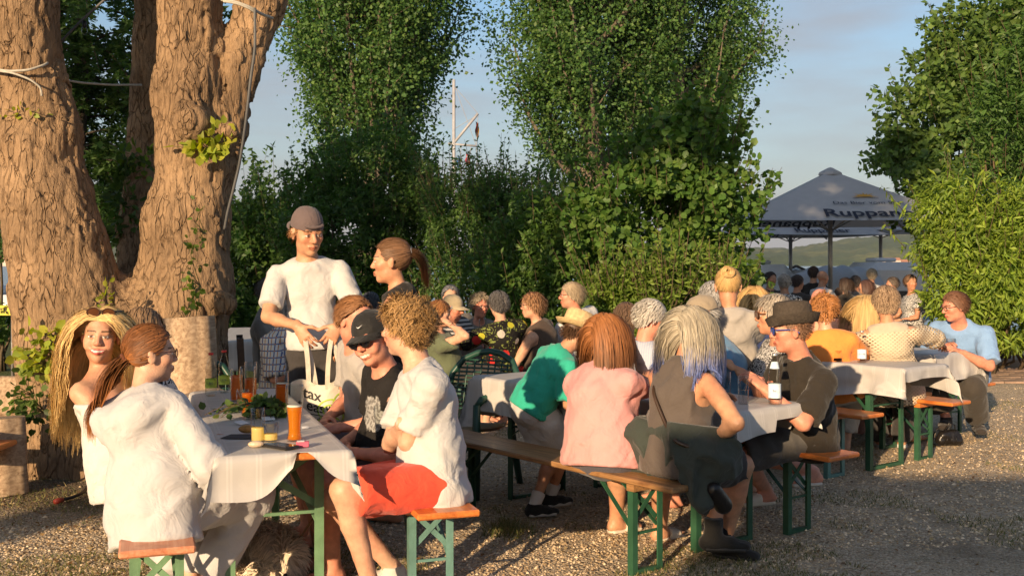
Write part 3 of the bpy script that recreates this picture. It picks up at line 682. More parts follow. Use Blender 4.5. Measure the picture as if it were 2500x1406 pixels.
        if 'tip' in hs:
            w_ = np.clip((t - hs.get('t0', .5)) / (1 - hs.get('t0', .5)) * 1.6, 0, 1)[None, :, None]; cc = cc * (1 - w_) + tip * (.6 + .8 * rs.random((k, 1, 1))) * w_
        a, b, c = ribbon_mesh(to_w(P), rad * (1 - .6 * t ** 2)[None, :], cc, head); Vs.append(a); Fs.append(b + nn); Cs.append(c); nn += len(a)
    v = np.concatenate(Vs) - I['base']
    o = np_mesh('hair', v, np.concatenate(Fs), mat('hair', attr=True, rough=.5, var=.12, scale=30, spec=.35, transl=.22), I['body'], None, True, np.clip(np.concatenate(Cs), 0, 1))
    if kind == 'pony' and hs.get('band') is not None:
        t = np.array(hs['tie']); mb = MB(); bn = unit(t - SCALP_C); bu = unit(np.cross(bn, V3(1, .2, 0))); bw = np.cross(bn, bu)
        a = np.linspace(0, 2 * math.pi, 15); pts = np.array([to_w(t + bn * .012 + .017 * (math.cos(x) * bu + math.sin(x) * bw)) for x in a]); mb.tube(pts - I['base'], .009, 6, False)
        mb.build('hair_tie', hs['band'], I['body'], None, True)
    return o

# ---- headwear and glasses, in the head's own frame
def head_mesh(I, name, mb, m, smooth=True, deg=45):
    v = np.concatenate(mb.v); v = I['head'] + I['hsz'] * (v @ I['AX']) - I['base']
    o = np_mesh(name, v, mb.f, m, I['body'], None, smooth)
    if smooth: auto_smooth(o, deg)
    return o
def sunglasses(I, m_frame, m_lens, up=0.0, fwd=0.0, big=1.0):
    th = .0020 if m_frame.name.startswith('thin') else .0032; big = big * (.88 if th < .003 else 1)
    mb = MB(); ml = MB()
    for s in (-1, 1):
        c = V3(s * .033, .103 + fwd, .002 + up); a = np.linspace(0, 2 * math.pi, 13)
        rim = np.stack([c[0] + .027 * big * np.cos(a), c[1] - .10 * (np.abs(c[0] + .027 * np.cos(a)) ** 1.0) * .25, c[2] + .021 * big * np.sin(a) * (1 - .1 * np.cos(a) * s)], 1)
        mb.tube(rim, th, 5, False)
        mid = rim[:-1].mean(0) + V3(0, .004, 0); ml.add(np.concatenate([rim[:-1], [mid]]), [(j, (j + 1) % 12, 12) for j in range(12)])
        mb.tube([V3(s * .060, .092 + fwd, .010 + up), V3(s * .078, .06 + fwd, .010 + up), V3(s * .086, -.0 + fwd, .008 + up), V3(s * .086, -.03 + fwd, -.012 + up)], th, 5)
    mb.tube([V3(-.008, .106 + fwd, .010 + up), V3(.008, .106 + fwd, .010 + up)], .003, 5)
    o = head_mesh(I, 'glasses', mb, m_frame); l = head_mesh(I, 'lens', ml, m_lens); l.parent = o
    return o
def cap(I, m, backwards=False, bucket=False, hgt=.115, brim=.075, flat=False, brim_yaw=0.0):
    mb = MB(); k = 24; prof = []; rx, ry = .086, .106
    rows = 9; z0 = .028; a = np.arange(k) * 2 * math.pi / k; V = []
    for i in range(rows):
        t = i / (rows - 1); rr = math.sqrt(max(1 - (t ** 2.3), .0004)); z = z0 + (hgt - z0 + .02) * t
        dent = 1 + .012 * np.cos(6 * a) * (t > .1)
        V.append(np.stack([rx * rr * dent * np.cos(a), -.012 + ry * rr * dent * np.sin(a), np.full(k, z) - (.018 * np.sin(a) * (1 - t) * (-1 if backwards else 1)) * 0], 1))
    f = [(i * k + j, i * k + (j + 1) % k, (i + 1) * k + (j + 1) % k, (i + 1) * k + j) for i in range(rows - 1) for j in range(k)]
    mb.add(np.concatenate(V), f)
    o = head_mesh(I, 'cap', mb, m, True, 80)
    b = MB(); nb = 13; yaw0 = math.pi / 2 + (math.pi if backwards else 0) + math.radians(brim_yaw); span = 1.15; top = []; bot = []
    for i in range(5):
        t = i / 4
        for j in range(nb):
            u = -1 + 2 * j / (nb - 1); an = yaw0 + u * span; ext = brim * t * math.cos(u * 1.25) ** .6 if abs(u) < 1 else 0
            top.append((math.cos(an) * (rx + .002) + math.cos(yaw0) * ext * 1.0, -.012 + math.sin(an) * (ry + .002) + math.sin(yaw0) * ext, z0 + .004 - .016 * t * (1 + u * u) ))
    top = np.array(top); bot = top - V3(0, 0, .005); q = [(i * nb + j, i * nb + j + 1, (i + 1) * nb + j + 1, (i + 1) * nb + j) for i in range(4) for j in range(nb - 1)]
    b.add(top, q); b.add(bot, [x[::-1] for x in q]); h = head_mesh(I, 'brim', b, m); h.parent = o
    return o
def brim_hat(I, m, band, crown_h=.125, brim=.05, pinch=True, up=.0, tilt=.25, zb=.045, cr=(.088, .108)):
    mb = MB(); k = 32; a = np.arange(k) * 2 * math.pi / k; V = []
    rows = [(1.0 + brim / .09, .012 + tilt * .06, 0), (1.0 + brim * .6 / .09, .0, 0), (1.0, .0, 0), (1.0, .02, 0), (.985, .05, 0), (.96, crown_h * .75, 0), (.88, crown_h * .96, 1), (.6, crown_h, 1), (.02, crown_h * .97, 1)]
    for r, z, tp in rows:
        zz = zb + z + up * 0 + np.zeros(k)
        if r > 1.05: zz = zz + tilt * .10 * (r - 1) * (np.cos(2 * a) * .5 - .5 * np.sin(a) * 1.0 + .1)
        if tp and pinch: zz = zz - .022 * np.exp(-(np.cos(a) * r * 3) ** 2) * (1 - .3 * np.sin(a)) * (r < .95)
        px = cr[0] * r * (1 - (.12 * np.clip(np.sin(a), 0, 1) ** 2 * (z / crown_h) if (pinch and r <= 1) else 0))
        V.append(np.stack([px * np.cos(a), -.012 + cr[1] * r * np.sin(a), zz], 1))
    f = [(i * k + j, i * k + (j + 1) % k, (i + 1) * k + (j + 1) % k, (i + 1) * k + j) for i in range(len(rows) - 1) for j in range(k)]
    mb.add(np.concatenate(V), f); mb.add(V[0] - V3(0, 0, .004), []); 
    o = head_mesh(I, 'hat', mb, m, True, 70)
    b = MB(); ring = []
    for z in (.004, .034): ring.append(np.stack([cr[0] * 1.014 * np.cos(a), -.012 + cr[1] * 1.014 * np.sin(a), np.full(k, zb + z)], 1))
    b.add(np.concatenate(ring), [(j, (j + 1) % k, k + (j + 1) % k, k + j) for j in range(k)]); h = head_mesh(I, 'hat_band', b, band); h.parent = o
    return o
# ---------------------------------------------------------------- ground, lake, hills
def node_mat(name):
    m = bpy.data.materials.new(name); m.use_nodes = True; return m, m.node_tree.nodes, m.node_tree.links
def ramp(N, stops):
    r = N.new('ShaderNodeValToRGB'); e = r.color_ramp.elements
    while len(e) < len(stops): e.new(.5)
    for k, (p, c) in enumerate(stops): e[k].position = p; e[k].color = (*c, 1)
    return r
def gravel_mat():
    m, N, L = node_mat('gravel_ground'); b = N['Principled BSDF']; b.inputs['Roughness'].default_value = .9; b.inputs['Specular IOR Level'].default_value = .25
    tc = N.new('ShaderNodeTexCoord'); P = tc.outputs['Object']
    vo = N.new('ShaderNodeTexVoronoi'); vo.inputs['Scale'].default_value = 62; L.new(P, vo.inputs['Vector'])
    hsv = ramp(N, [(0, (.34, .26, .17)), (.4, (.60, .47, .32)), (.75, (.48, .39, .28)), (1, (.72, .60, .45))])
    sep = N.new('ShaderNodeSeparateColor'); L.new(vo.outputs['Color'], sep.inputs['Color']); L.new(sep.outputs['Red'], hsv.inputs['Fac'])
    n1 = N.new('ShaderNodeTexNoise'); n1.inputs['Scale'].default_value = .55; n1.inputs['Detail'].default_value = 7; n1.inputs['Roughness'].default_value = .62; L.new(P, n1.inputs['Vector'])
    n2 = N.new('ShaderNodeTexNoise'); n2.inputs['Scale'].default_value = 38; n2.inputs['Detail'].default_value = 5; L.new(P, n2.inputs['Vector'])
    soil = ramp(N, [(.3, (.11, .08, .05)), (.7, (.27, .205, .135))]); L.new(n2.outputs['Fac'], soil.inputs['Fac'])
    f1 = ramp(N, [(.53, (0, 0, 0)), (.72, (.8, .8, .8))]); L.new(n1.outputs['Fac'], f1.inputs['Fac'])
    # under the big tree the ground is bare soil and litter
    sx = N.new('ShaderNodeSeparateXYZ'); L.new(P, sx.inputs['Vector'])
    mr = N.new('ShaderNodeMapRange'); mr.inputs['From Min'].default_value = -1.2; mr.inputs['From Max'].default_value = -2.4; L.new(sx.outputs['X'], mr.inputs['Value'])
    mr2 = N.new('ShaderNodeMapRange'); mr2.inputs['From Min'].default_value = 5.9; mr2.inputs['From Max'].default_value = 6.8; L.new(sx.outputs['Y'], mr2.inputs['Value'])
    mu = N.new('ShaderNodeMath'); mu.operation = 'MULTIPLY'; L.new(mr.outputs['Result'], mu.inputs[0]); L.new(mr2.outputs['Result'], mu.inputs[1])
    mx0 = N.new('ShaderNodeMath'); mx0.operation = 'MAXIMUM'; L.new(mu.outputs[0], mx0.inputs[0]); L.new(f1.outputs['Color'], mx0.inputs[1])
    mx = N.new('ShaderNodeMixRGB'); L.new(mx0.outputs[0], mx.inputs['Fac']); L.new(hsv.outputs['Color'], mx.inputs['Color1']); L.new(soil.outputs['Color'], mx.inputs['Color2'])
    n3 = N.new('ShaderNodeTexNoise'); n3.inputs['Scale'].default_value = 1.3; n3.inputs['Detail'].default_value = 8; n3.inputs['Roughness'].default_value = .7; L.new(P, n3.inputs['Vector'])
    gm = ramp(N, [(.60, (0, 0, 0)), (.74, (.6, .6, .6))]); L.new(n3.outputs['Fac'], gm.inputs['Fac'])
    # the lawn behind the tables
    mr3 = N.new('ShaderNodeMapRange'); mr3.inputs['From Min'].default_value = 12.5; mr3.inputs['From Max'].default_value = 14.0; L.new(sx.outputs['Y'], mr3.inputs['Value'])
    mr4 = N.new('ShaderNodeMapRange'); mr4.inputs['From Min'].default_value = 2.6; mr4.inputs['From Max'].default_value = 1.6; L.new(sx.outputs['X'], mr4.inputs['Value'])
    mu2 = N.new('ShaderNodeMath'); mu2.operation = 'MULTIPLY'; L.new(mr3.outputs['Result'], mu2.inputs[0]); L.new(mr4.outputs['Result'], mu2.inputs[1])
    mxg = N.new('ShaderNodeMath'); mxg.operation = 'MAXIMUM'; L.new(mu2.outputs[0], mxg.inputs[0]); L.new(gm.outputs['Color'], mxg.inputs[1])
    gc = ramp(N, [(.3, (.05, .075, .018)), (.7, (.13, .14, .045))]); L.new(n2.outputs['Fac'], gc.inputs['Fac'])
    mg = N.new('ShaderNodeMixRGB'); L.new(mxg.outputs[0], mg.inputs['Fac']); L.new(mx.outputs['Color'], mg.inputs['Color1']); L.new(gc.outputs['Color'], mg.inputs['Color2'])
    L.new(mg.outputs['Color'], b.inputs['Base Color'])
    ad = N.new('ShaderNodeMath'); ad.operation = 'MULTIPLY_ADD'; ad.inputs[1].default_value = -1.6; L.new(vo.outputs['Distance'], ad.inputs[0]); L.new(n2.outputs['Fac'], ad.inputs[2])
    bp = N.new('ShaderNodeBump'); bp.inputs['Strength'].default_value = 1.0; bp.inputs['Distance'].default_value = .016; L.new(ad.outputs[0], bp.inputs['Height']); L.new(bp.outputs['Normal'], b.inputs['Normal'])
    return m
GRAVEL = gravel_mat()
def build_ground():
    xs = np.unique(np.concatenate([np.linspace(-160, -8, 12), np.linspace(-8, 8, 101), np.linspace(8, 160, 12)])); ys = np.unique(np.concatenate([np.linspace(-40, 3, 12), np.linspace(3, 13, 66), np.linspace(13, 33, 21)]))
    X, Y = np.meshgrid(xs, ys, indexing='ij'); P = np.stack([X, Y, X * 0], -1)
    Z = .010 * vnoise(P * 1.1, 1) + .006 * vnoise(P * 4, 2); Z = Z - np.clip((Y - 24) / 9, 0, 1) ** 2 * 2.2
    v = np.stack([X, Y, Z], -1).reshape(-1, 3); ny = len(ys); i, j = np.meshgrid(np.arange(len(xs) - 1), np.arange(ny - 1), indexing='ij'); a = (i * ny + j).ravel()
    o = np_mesh('ground', v, np.stack([a, a + ny, a + ny + 1, a + 1], 1), GRAVEL); tag(o, 'gravel and dry grass ground of the beer garden', kind='structure')
build_ground()
def ground_z(x, y): return .010 * vnoise(np.array([[x, y, 0.]]) * 1.1, 1)[0] + .006 * vnoise(np.array([[x, y, 0.]]) * 4, 2)[0]

def build_pebbles():
    """loose stones over the gravel near the camera; nobody could count them"""
    n = 44000; y = 4.6 + 9.5 * RNG.random(n * 2) ** 1.7; x = (RNG.random(n * 2) - .5) * y * 1.02
    keep = ((fbm(np.stack([x, y, x * 0], 1) * .55, 4, 3) < .75) & ~((x < -1.7) & (y > 6.2) & (RNG.random(n * 2) > .05))); x, y = x[keep][:n], y[keep][:n]; n = len(x)
    s = RNG.uniform(.005, .012, n) * (1 + .5 * (RNG.random(n) > .93)); P = np.stack([x, y, x * 0], 1); z = .010 * vnoise(P * 1.1, 1) + .006 * vnoise(P * 4, 2)
    oc = np.array([(1, 0, 0), (-.5, .87, 0), (-.5, -.87, 0), (.1, .1, .75), (.9, .9, -.4)], float)[:4]; oc = np.array([(1, 0, -.1), (.2, .9, -.1), (-.9, .35, -.1), (-.5, -.85, -.1), (.55, -.8, -.1), (.1, .05, .62)], float)
    a = RNG.uniform(0, 6.28, n); ca, sa = np.cos(a), np.sin(a); q = oc[None] * np.stack([s, s * RNG.uniform(.6, 1, n), s * RNG.uniform(.8, 1.3, n)], 1)[:, None, :] * (1 + RNG.normal(0, .12, (n, 6, 1)))
    V = np.stack([q[..., 0] * ca[:, None] - q[..., 1] * sa[:, None], q[..., 0] * sa[:, None] + q[..., 1] * ca[:, None], q[..., 2]], -1) + np.stack([x, y, z + .001], 1)[:, None, :]
    F = np.array([(0, 1, 5), (1, 2, 5), (2, 3, 5), (3, 4, 5), (4, 0, 5)])[None] + 6 * np.arange(n)[:, None, None]
    c = np.array([(.34, .28, .21), (.46, .39, .30), (.26, .22, .18), (.55, .49, .42), (.22, .17, .12)])[RNG.integers(0, 5, n)] * RNG.uniform(1.0, 1.75, (n, 1)) * np.array([1.10, .97, .76])
    o = np_mesh('gravel', V.reshape(-1, 3), F.reshape(-1, 3), mat('gravel_stone', attr=True, rough=.85, var=.1), smooth=False, col=np.repeat(c, 6, 0)); tag(o, 'loose beige gravel stones strewn over the ground', 'gravel', kind='stuff')
build_pebbles()
def build_grass():
    """short dry grass and weeds in patches"""
    n = 30000; y = 4.8 + 9 * RNG.random(n * 3) ** 1.5; x = (RNG.random(n * 3) - .5) * y * 1.02; P = np.stack([x, y, x * 0], 1)
    d = fbm(P * 1.3, 4, 11); k = (d > .42) | ((x < -1.5) & (y > 6.2) & (RNG.random(n * 3) > .72)); P = P[k][:n]; d = d[k][:n]; n = len(P)
    # lush tuft beside the near bench
    c0 = gp(1240, 1300); t = np.stack([RNG.normal(c0[0], .07, 500), RNG.normal(c0[1], .10, 500), np.zeros(500)], 1); P = np.concatenate([P, t]); 
    yy = RNG.uniform(15, 24, 16000); xx = RNG.uniform(-.46, .12, 16000) * yy; P = np.concatenate([P, np.stack([xx, yy, xx * 0], 1)]); n = len(P)
    z = .010 * vnoise(P * 1.1, 1) + .006 * vnoise(P * 4, 2); P[:, 2] = z; h = RNG.uniform(.010, .034, n); h[-16500:-16000] = RNG.uniform(.03, .09, 500); h[-16000:] = RNG.uniform(.05, .10, 16000)
    a = RNG.uniform(0, 6.28, n); w = RNG.uniform(.0016, .0035, n); w[-16000:] *= 4
    s = np.stack([np.cos(a), np.sin(a), a * 0], 1); b = RNG.normal(0, .55, (n, 3)); b[:, 2] = 1; tip = P + b * h[:, None]
    V = np.stack([P - s * w[:, None], P + s * w[:, None], tip], 1).reshape(-1, 3); F = (np.arange(n)[:, None] * 3 + np.arange(3))
    c = np.array([(.10, .12, .03), (.16, .16, .05), (.28, .23, .09), (.07, .10, .02), (.34, .27, .12)])[RNG.choice(5, n, p=[.3, .25, .2, .15, .1])] * RNG.uniform(.7, 1.25, (n, 1))
    c[-16000:] = np.array((.09, .15, .03)) * RNG.uniform(.7, 1.3, (16000, 1))
    o = np_mesh('grass', V, F, mat('grass_blade', attr=True, rough=.7, transl=.3), smooth=False, col=np.repeat(c, 3, 0)); tag(o, 'sparse short grass and weeds growing through the gravel', 'grass', kind='stuff')
build_grass()
def build_litter():
    n = 3400; y = 4.9 + 6 * RNG.random(n); x = np.where(RNG.random(n) > .35, RNG.uniform(-.48, -.15, n), RNG.uniform(-.3, .45, n)) * y; P = np.stack([x, y, x * 0], 1); P[:, 2] = .010 * vnoise(P * 1.1, 1) + .006 * vnoise(P * 4, 2) + .009
    a = RNG.uniform(0, 6.28, n); d = np.stack([np.cos(a), np.sin(a), RNG.uniform(-.2, .5, n)], 1); e = np.stack([-np.sin(a), np.cos(a), RNG.uniform(-.3, .3, n)], 1); L_ = RNG.uniform(.012, .032, n)[:, None]
    V = np.stack([P, P + d * L_ * .5 + e * L_ * .4 + V3(0, 0, .006), P + d * L_, P + d * L_ * .5 - e * L_ * .4 + V3(0, 0, .004)], 1).reshape(-1, 3); F = np.arange(n)[:, None] * 4 + np.arange(4)
    c = np.array([(.22, .11, .04), (.32, .20, .08), (.14, .08, .04), (.40, .30, .14)])[RNG.integers(0, 4, n)]
    o = np_mesh('leaf_litter', V, F, mat('dry_leaf', attr=True, rough=.8, transl=.2), smooth=False, col=np.repeat(c, 4, 0)); tag(o, 'dry brown leaves lying on the ground under the tree', 'leaves', kind='stuff')
build_litter()

def water_mat():
    m, N, L = node_mat('lake_water'); b = N['Principled BSDF']; b.inputs['Base Color'].default_value = (.10, .17, .22, 1); b.inputs['Roughness'].default_value = .18
    tc = N.new('ShaderNodeTexCoord'); mp = N.new('ShaderNodeMapping'); mp.inputs['Scale'].default_value = (.25, 1, 1); nz = N.new('ShaderNodeTexNoise'); nz.inputs['Scale'].default_value = 1.4; nz.inputs['Detail'].default_value = 6
    bp = N.new('ShaderNodeBump'); bp.inputs['Strength'].default_value = .6; bp.inputs['Distance'].default_value = .25
    L.new(tc.outputs['Object'], mp.inputs['Vector']); L.new(mp.outputs['Vector'], nz.inputs['Vector']); L.new(nz.outputs['Fac'], bp.inputs['Height']); L.new(bp.outputs['Normal'], b.inputs['Normal']); return m
o = np_mesh('water', [(-2500, 27, -1.4), (2500, 27, -1.4), (2500, 2600, -1.4), (-2500, 2600, -1.4)], np.array([[0, 1, 2, 3]]), water_mat(), smooth=False); tag(o, 'grey blue lake beyond the garden', kind='structure')

def hill_mat():
    m, N, L = node_mat('hill_forest'); b = N['Principled BSDF']; b.inputs['Roughness'].default_value = .95; b.inputs['Specular IOR Level'].default_value = .1
    tc = N.new('ShaderNodeTexCoord'); n1 = N.new('ShaderNodeTexNoise'); n1.inputs['Scale'].default_value = .006; n1.inputs['Detail'].default_value = 6; n2 = N.new('ShaderNodeTexNoise'); n2.inputs['Scale'].default_value = .09; n2.inputs['Detail'].default_value = 4
    L.new(tc.outputs['Object'], n1.inputs['Vector']); L.new(tc.outputs['Object'], n2.inputs['Vector'])
    r1 = ramp(N, [(.35, (.055, .085, .03)), (.52, (.075, .105, .04)), (.60, (.15, .16, .06))]); L.new(n1.outputs['Fac'], r1.inputs['Fac'])
    r2 = ramp(N, [(.3, (.55, .6, .5)), (.7, (1.25, 1.2, 1.1))]); L.new(n2.outputs['Fac'], r2.inputs['Fac'])
    mx = N.new('ShaderNodeMixRGB'); mx.blend_type = 'MULTIPLY'; mx.inputs['Fac'].default_value = 1; L.new(r1.outputs['Color'], mx.inputs['Color1']); L.new(r2.outputs['Color'], mx.inputs['Color2']); L.new(mx.outputs['Color'], b.inputs['Base Color']); return m
def build_hills():
    n, k = 420, 34; ang = np.linspace(-.62, .62, n); dist = np.linspace(1150, 2100, k); A, D = np.meshgrid(ang, dist, indexing='ij'); X = np.tan(A) * D; px = 1250 + np.tan(A) * FOC
    ridge = np.interp(px, [-600, 0, 60, 280, 600, 1500, 1800, 1870, 1930, 2000, 2100, 2180, 2260, 2500, 3200], [612, 604, 607, 600, 604, 612, 606, 607, 612, 600, 584, 575, 568, 580, 600])
    T_ = (D - 1150) / 950; hmax = (HZ - ridge) / FOC * 1750 + 1.5; Z = -1.4 + hmax * (np.clip(T_ / .63, 0, 1) ** .75) * np.where(T_ > .63, np.exp(-((T_ - .63) * 3) ** 2), 1)
    P = np.stack([X, D, Z * 0], -1); bump = np.clip(T_ * 12, 0, 1); Z = Z + bump * (5.5 * np.abs(vnoise(P * .035, 1)) + 4 * np.abs(vnoise(P * .085, 2)) + 9 * vnoise(P * .006, 4) * T_)
    v = np.stack([X, D, Z], -1).reshape(-1, 3); i, j = np.meshgrid(np.arange(n - 1), np.arange(k - 1), indexing='ij'); a = (i * k + j).ravel()
    o = np_mesh('hills', v, np.stack([a, a + k, a + k + 1, a + 1], 1), hill_mat()); tag(o, 'wooded hills on the far shore of the lake', kind='structure')
    # harvested field on the slope
    fx = [(1985, 627), (2010, 620), (2080, 617), (2090, 621), (2060, 624), (2000, 631)]
    f = [at(px, py, 1330) for px, py in fx]; back = [p + V3(0, 25, 9) for p in f]
    o = np_mesh('field', np.array([p + V3(0, 0, 1.0) for p in f] ), [tuple(range(6))], mat('stubble_field', (.42, .30, .15), .95, .08, .05), smooth=False); tag(o, 'tan stubble field on the far hillside', kind='structure')
build_hills()
FAR_WALL = mat('far_house_wall', (.62, .52, .42), .9, .05); FAR_ROOF = mat('far_house_roof', (.40, .17, .09), .9, .1)
def far_house(px, w, h, label, d=1150):
    c = at(px, 643, d); t = thing('far_house', label, 'house', (c[0], c[1], -1.4), 0, 'houses on the far shore')
    MB().box((0, 0, h / 2), (w, 8, h)).build('wall', FAR_WALL, t)
    MB().add([(-w / 2 - .5, -4.5, h), (w / 2 + .5, -4.5, h), (w / 2 + .5, 4.5, h), (-w / 2 - .5, 4.5, h), (-w / 2, 0, h + 3), (w / 2, 0, h + 3)], [(0, 1, 5, 4), (2, 3, 4, 5), (1, 2, 5), (3, 0, 4)]).build('roof', FAR_ROOF, t)
far_house(2160, 12, 5, 'tiny pale house on the far shore left of the others'); far_house(2178, 16, 6, 'larger pale house with red roof on the far shore'); far_house(2207, 9, 4, 'tiny pale house on the far shore at the right bush')
far_house(8, 12, 6, 'tiny house on the far shore at the left picture edge')

# ---------------------------------------------------------------- foliage tools
def leaf_mat(name, transl=.42, rough=.5, spec=.35): return mat(name, attr=True, rough=rough, var=.1, scale=3, transl=transl, spec=spec)
LEAF = leaf_mat('leaf_green')
def leaves(name, P, L, W, cols, parent, loc, up=.4, droop=0.0, out=None, outw=.5, hexa=False, var=.3, seed=1, m=None, axis=None):
    """leaf blades at points P: folded kites (or six-sided blades) with their own colour"""
    rs = np.random.default_rng(seed); n = len(P); a = rs.normal(0, 1, (n, 3)); a[:, 2] -= droop * 1.5
    if axis is not None: a = a * .55 + axis * 1.2
    if out is not None: a += out * outw * 1.5
    a /= np.linalg.norm(a, axis=1, keepdims=True); nn = rs.normal(0, 1, (n, 3)); nn[:, 2] += up * 3
    if out is not None: nn += out * outw * 1.6
    b = np.cross(a, nn); b /= np.linalg.norm(b, axis=1, keepdims=True) + 1e-9; nn = np.cross(b, a)
    L_ = (L * rs.uniform(.5, 1.3, n))[:, None]; W_ = (W * rs.uniform(.7, 1.2, n))[:, None]
    cols = np.asarray(cols); c = cols[rs.integers(0, len(cols), n)] * rs.uniform(1 - var, 1 + var, (n, 1))
    if hexa:
        V = np.stack([P, P + a * L_ * .25 + b * W_ * .46 + nn * L_ * .05, P + a * L_ * .65 + b * W_ * .48 + nn * L_ * .06, P + a * L_ - nn * L_ * .05, P + a * L_ * .65 - b * W_ * .48 + nn * L_ * .06, P + a * L_ * .25 - b * W_ * .46 + nn * L_ * .05], 1); k = 6
        F = np.concatenate([np.arange(n)[:, None] * 6 + np.array([0, 1, 2, 3]), np.arange(n)[:, None] * 6 + np.array([0, 3, 4, 5])])
    else:
        V = np.stack([P, P + a * L_ * .45 + b * W_ * .5 + nn * L_ * .07, P + a * L_ - nn * L_ * .08, P + a * L_ * .45 - b * W_ * .5 + nn * L_ * .07], 1); k = 4
        F = np.concatenate([np.arange(n)[:, None] * 4 + np.array([0, 1, 2]), np.arange(n)[:, None] * 4 + np.array([0, 2, 3])])
    o = np_mesh(name, V.reshape(-1, 3) - (0 if loc is None else np.asarray(loc)), F, m or LEAF, parent, None, False, np.repeat(c, k, 0)); o['kind'] = 'stuff'; return o
def bark_mat(name, c1, c2, sc=1.0, bump=1.0):
    m, N, L = node_mat(name); b = N['Principled BSDF']; b.inputs['Roughness'].default_value = .9; b.inputs['Specular IOR Level'].default_value = .2
    tc = N.new('ShaderNodeTexCoord'); mp = N.new('ShaderNodeMapping'); mp.inputs['Scale'].default_value = (1, 1, .27); L.new(tc.outputs['Object'], mp.inputs['Vector'])
    n0 = N.new('ShaderNodeTexNoise'); n0.inputs['Scale'].default_value = 6 * sc; n0.inputs['Detail'].default_value = 4; L.new(mp.outputs['Vector'], n0.inputs['Vector'])
    ad = N.new('ShaderNodeMixRGB'); ad.inputs['Fac'].default_value = .15; L.new(mp.outputs['Vector'], ad.inputs['Color1']); L.new(n0.outputs['Color'], ad.inputs['Color2'])
    vo = N.new('ShaderNodeTexVoronoi'); vo.feature = 'DISTANCE_TO_EDGE'; vo.inputs['Scale'].default_value = 24 * sc; L.new(ad.outputs['Color'], vo.inputs['Vector'])
    n1 = N.new('ShaderNodeTexNoise'); n1.inputs['Scale'].default_value = 60 * sc; n1.inputs['Detail'].default_value = 9; n1.inputs['Roughness'].default_value = .7; L.new(mp.outputs['Vector'], n1.inputs['Vector'])
    n2 = N.new('ShaderNodeTexNoise'); n2.inputs['Scale'].default_value = 2.6 * sc; n2.inputs['Detail'].default_value = 6; L.new(tc.outputs['Object'], n2.inputs['Vector'])
    r = ramp(N, [(.30, c1), (.70, c2)]); mxf = N.new('ShaderNodeMath'); mxf.operation = 'MULTIPLY_ADD'; mxf.inputs[1].default_value = .5; L.new(n1.outputs['Fac'], mxf.inputs[0])
    h2 = N.new('ShaderNodeMath'); h2.operation = 'MULTIPLY'; h2.inputs[1].default_value = .5; L.new(n2.outputs['Fac'], h2.inputs[0]); L.new(h2.outputs[0], mxf.inputs[2]); L.new(mxf.outputs[0], r.inputs['Fac'])
    cr = N.new('ShaderNodeMapRange'); cr.inputs['From Max'].default_value = .085; L.new(vo.outputs['Distance'], cr.inputs['Value'])
    n5 = N.new('ShaderNodeTexNoise'); n5.inputs['Scale'].default_value = 9 * sc; n5.inputs['Detail'].default_value = 5; n5.inputs['Roughness'].default_value = .7; L.new(mp.outputs['Vector'], n5.inputs['Vector']); mk = ramp(N, [(.42, (0, 0, 0)), (.60, (1, 1, 1))]); L.new(n5.outputs['Fac'], mk.inputs['Fac']); mxk = N.new('ShaderNodeMath'); mxk.operation = 'MAXIMUM'; L.new(cr.outputs['Result'], mxk.inputs[0]); L.new(mk.outputs['Color'], mxk.inputs[1])
    cc = ramp(N, [(.0, (.62, .57, .53)), (.7, (1, 1, 1))]); L.new(mxk.outputs[0], cc.inputs['Fac']); mc = N.new('ShaderNodeMixRGB'); mc.blend_type = 'MULTIPLY'; mc.inputs['Fac'].default_value = 1; L.new(r.outputs['Color'], mc.inputs['Color1']); L.new(cc.outputs['Color'], mc.inputs['Color2']); L.new(mc.outputs['Color'], b.inputs['Base Color'])   # old cork in the fissures is darker
    hh = N.new('ShaderNodeMath'); hh.operation = 'MULTIPLY_ADD'; hh.inputs[1].default_value = .9; L.new(n1.outputs['Fac'], hh.inputs[0]); L.new(mxk.outputs[0], hh.inputs[2])
    bp = N.new('ShaderNodeBump'); bp.inputs['Strength'].default_value = bump; bp.inputs['Distance'].default_value = .020 / sc; L.new(hh.outputs[0], bp.inputs['Height']); L.new(bp.outputs['Normal'], b.inputs['Normal']); return m
BARK = bark_mat('maple_bark', (.115, .073, .042), (.45, .295, .17)); BARK_DARK = bark_mat('dark_bark', (.05, .04, .03), (.13, .11, .085)); BARK_POP = bark_mat('poplar_bark', (.09, .07, .05), (.24, .2, .15), .5)

